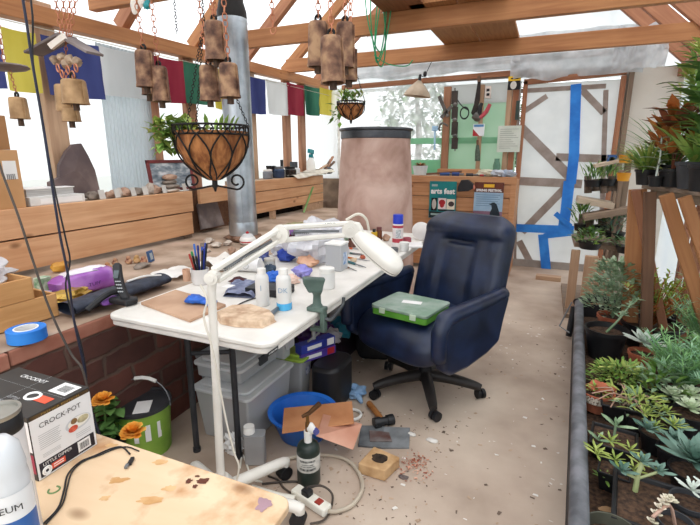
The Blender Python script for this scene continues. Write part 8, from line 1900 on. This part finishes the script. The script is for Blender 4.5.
bplant('dark leafy plant at the near end of the raised bench', 718, 190, 2.58, .075, .14, POTB, lambda mb, s, r: bushy(mb, s+V((0, 0, .02)), .14, .45, 170, .10, .04, 2), [LEAFD, LEAF])
# ================================================================== TIERED SHELVES IN THE BACK RIGHT CORNER
TS = thing('tiered_stand', 'weathered tiered plant stand with log and plank shelves right of the door', 'plant stand', (.85, 4.75, 0))
def tb(pa, pb_, yv, dep, th, mt, nm='shelf_plank'):
    a_ = at(*pa, y=yv); b_ = at(*pb_, y=yv); beam(nm, a_, b_, dep, th, mt, TS)
tb((577, 199), (612, 205), 4.6, .30, .05, wood('pale_weathered', '#a89480', '#cdbca6', axis=0), 'shelf_plank')
tb((583, 217), (634, 209), 4.45, .16, .055, W_GREY, 'diagonal_plank'); tb((594, 166), (634, 157), 4.6, .22, .03, MATS['pale_weathered'], 'upper_plank')
tb((573, 240), (640, 246), 4.7, .5, .04, W_GREY, 'shelf_plank')
for (pa, w, yv, z1px) in ((576, .07, 4.35, 250), (592, .10, 4.2, 256), (630, .05, 4.7, 150), (622, .03, 4.5, 170)):
    p = at(pa, z1px, y=yv); beam('post', (p.x, yv, 0), (p.x, yv, p.z), w, .05, W_STUD if w > .06 else W_GREY, TS, up=(0, 1, 0))
for i, px in enumerate((588, 596, 604, 612, 620)):
    a_ = at(px, 193-2*(i % 2), y=4.75); b_ = at(px, 176+3*(i % 3), y=4.75); mb = MB(); mb.tube([a_, b_], [m(a_, 3.6), m(a_, 3.4)], 9); mb.build('log', mat('bark_brown', '#55473c', '#86766a', scale=18, rough=.95, bump=.5), TS)
for i, (px, dx) in enumerate(((581, 2), (588, 3), (604, -3), (612, 6))):
    a_ = at(px, 236, y=4.62); b_ = at(px+dx, 214, y=4.66); mb = MB(); mb.tube([a_, b_], [m(a_, 4), m(a_, 3.6)], 9); mb.build('log', MATS['bark_brown'], TS)
mb = MB(); a_ = at(570, 262, y=4.2); mb.bb((a_.x, 4.15, 0), (a_.x+.8, 5.2, .035)); mb.build('base_plank', W_GREY, TS, smooth=0)
def splant(label, px, py, yv, rad, h, n, L, W, mats, up=.3):
    c = at(px, py, y=yv); T = thing('shelf_plant', label, 'potted plant', c-V((0, 0, .05)), group='small plants on the tiered stand'); mb = MB(); mb.lathe(c-V((0, 0, .05)), [(rad*.5, 0), (rad*.65, .06), (rad*.6, .06), (0, .05)], 14); mb.build('pot', POTB, T); mb = MB(); bushy(mb, c, rad, h, n, L, W, 2, up=up); mb.build('foliage', mats, T, smooth=60)
for a_ in (('tuft of short grass on the top logs, left of two on the tiered stand', 593, 181, 4.72, .12, .10, 70, .10, .010, [LEAFD, LEAF], 1.2), ('tuft of short grass on the top logs, right of two on the tiered stand', 608, 180, 4.72, .12, .09, 70, .10, .010, [LEAFD, LEAF], 1.2), ('dark narrow-leaved plant at the left end of the tiered stand', 580, 225, 4.5, .08, .16, 60, .10, .014, [LEAFD, LEAF], .8),
           ('pale minty bush on the lower shelf of the tiered stand', 615, 233, 4.55, .13, .16, 130, .06, .022, [LEAFP, LEAFB], .3), ('bright green low plants at the front of the lower shelf', 590, 243, 4.4, .15, .11, 130, .06, .022, [LEAF, LEAFP], .3), ('small grey-green plant between logs on the lower shelf', 600, 226, 4.62, .08, .10, 60, .06, .018, [LEAF, LEAFD], .3), ('grey succulent clump at the right of the lower shelf', 626, 247, 4.4, .12, .07, 90, .05, .018, [LEAFP, LEAFD], .2)): splant(*a_)
for i, (px, py, lab) in enumerate(((625, 163, 'upper yellow-orange cup beside the raised bench'), (623, 181, 'lower yellow-orange cup hanging under the upper one'))):
    p = at(px, py, y=4.3); s_ = m(p, 1); mb = MB(); mb.lathe(p, [(s_*5, 0), (s_*6.5, s_*8), (s_*6, s_*8), (s_*4.5, s_*1), (0, s_*1)], 18); mb.build('orange_cup', mat('amber_cup', '#c9821c', '#e3a030', rough=.4), label=lab, cat='cup')
p = at(611, 164, y=4.55); s_ = m(p, 1); mb = MB(); T = thing('blue_tin', 'small blue tin with white emblem standing on the top plank', 'tin', p); mb.box(p+V((0, 0, s_*4.5)), (s_*8, .08, s_*9)); mb.build('tin_body', mat('mid_blue_tin', '#274a80', '#3a629c', rough=.4), T, smooth=0, bevel=.004); mb = MB(); mb.lathe(p+V((0, -.041, s_*4.5)), [(0, 0), (s_*2.4, 0)], 16, Matrix.Rotation(R(90), 3, 'X')); mb.build('white_emblem', PAPER, T)
obox('wood_offcut', (at(550, 280, z=0).x-.02, at(550, 280, z=0).y, 0), (.26, .10, .05), -.05, W_STUD, 'short wood offcut lying on the floor before the door', 'wood')
beam('wood_post', V((at(590, 300, z=0).x, 4.05, 0)), V((at(590, 300, z=0).x, 4.05, .55)), .16, .04, W_STUD, up=(0, 1, 0), label='broad pale board standing upright behind the trough end', cat='board')
# ================================================================== CAMERA, SKY
cd_ = bpy.data.cameras.new('camera'); cam = bpy.data.objects.new('camera', cd_); COL.objects.link(cam)
cd_.sensor_fit = 'HORIZONTAL'; cd_.sensor_width = 36; cd_.lens = 36*F/700; cd_.clip_start = .02; cd_.clip_end = 200
Mc = Matrix((RT, UP, -FW)).transposed().to_4x4(); Mc.translation = CAM
cam.matrix_world = Mc
SC.camera = cam
w = bpy.data.worlds.new('sky'); SC.world = w; w.use_nodes = True
nt = w.node_tree; bg = nt.nodes['Background']
bg.inputs['Color'].default_value = (.93, .965, 1, 1); bg.inputs['Strength'].default_value = 2.0
sd_ = bpy.data.lights.new('soft_sun', 'SUN'); so = bpy.data.objects.new('soft_sun', sd_); COL.objects.link(so)
sd_.energy = 1.2; sd_.angle = R(60); sd_.color = (1, .96, .9); so.rotation_euler = (R(18), R(14), 0)
SC.view_settings.view_transform = 'Standard'
SC.view_settings.look = 'None'
SC.view_settings.exposure = 0
SC.cycles.max_bounces = 8; SC.cycles.diffuse_bounces = 4; SC.cycles.transparent_max_bounces = 16
SC.cycles.use_denoising = True
SC.cycles.sample_clamp_indirect = 6
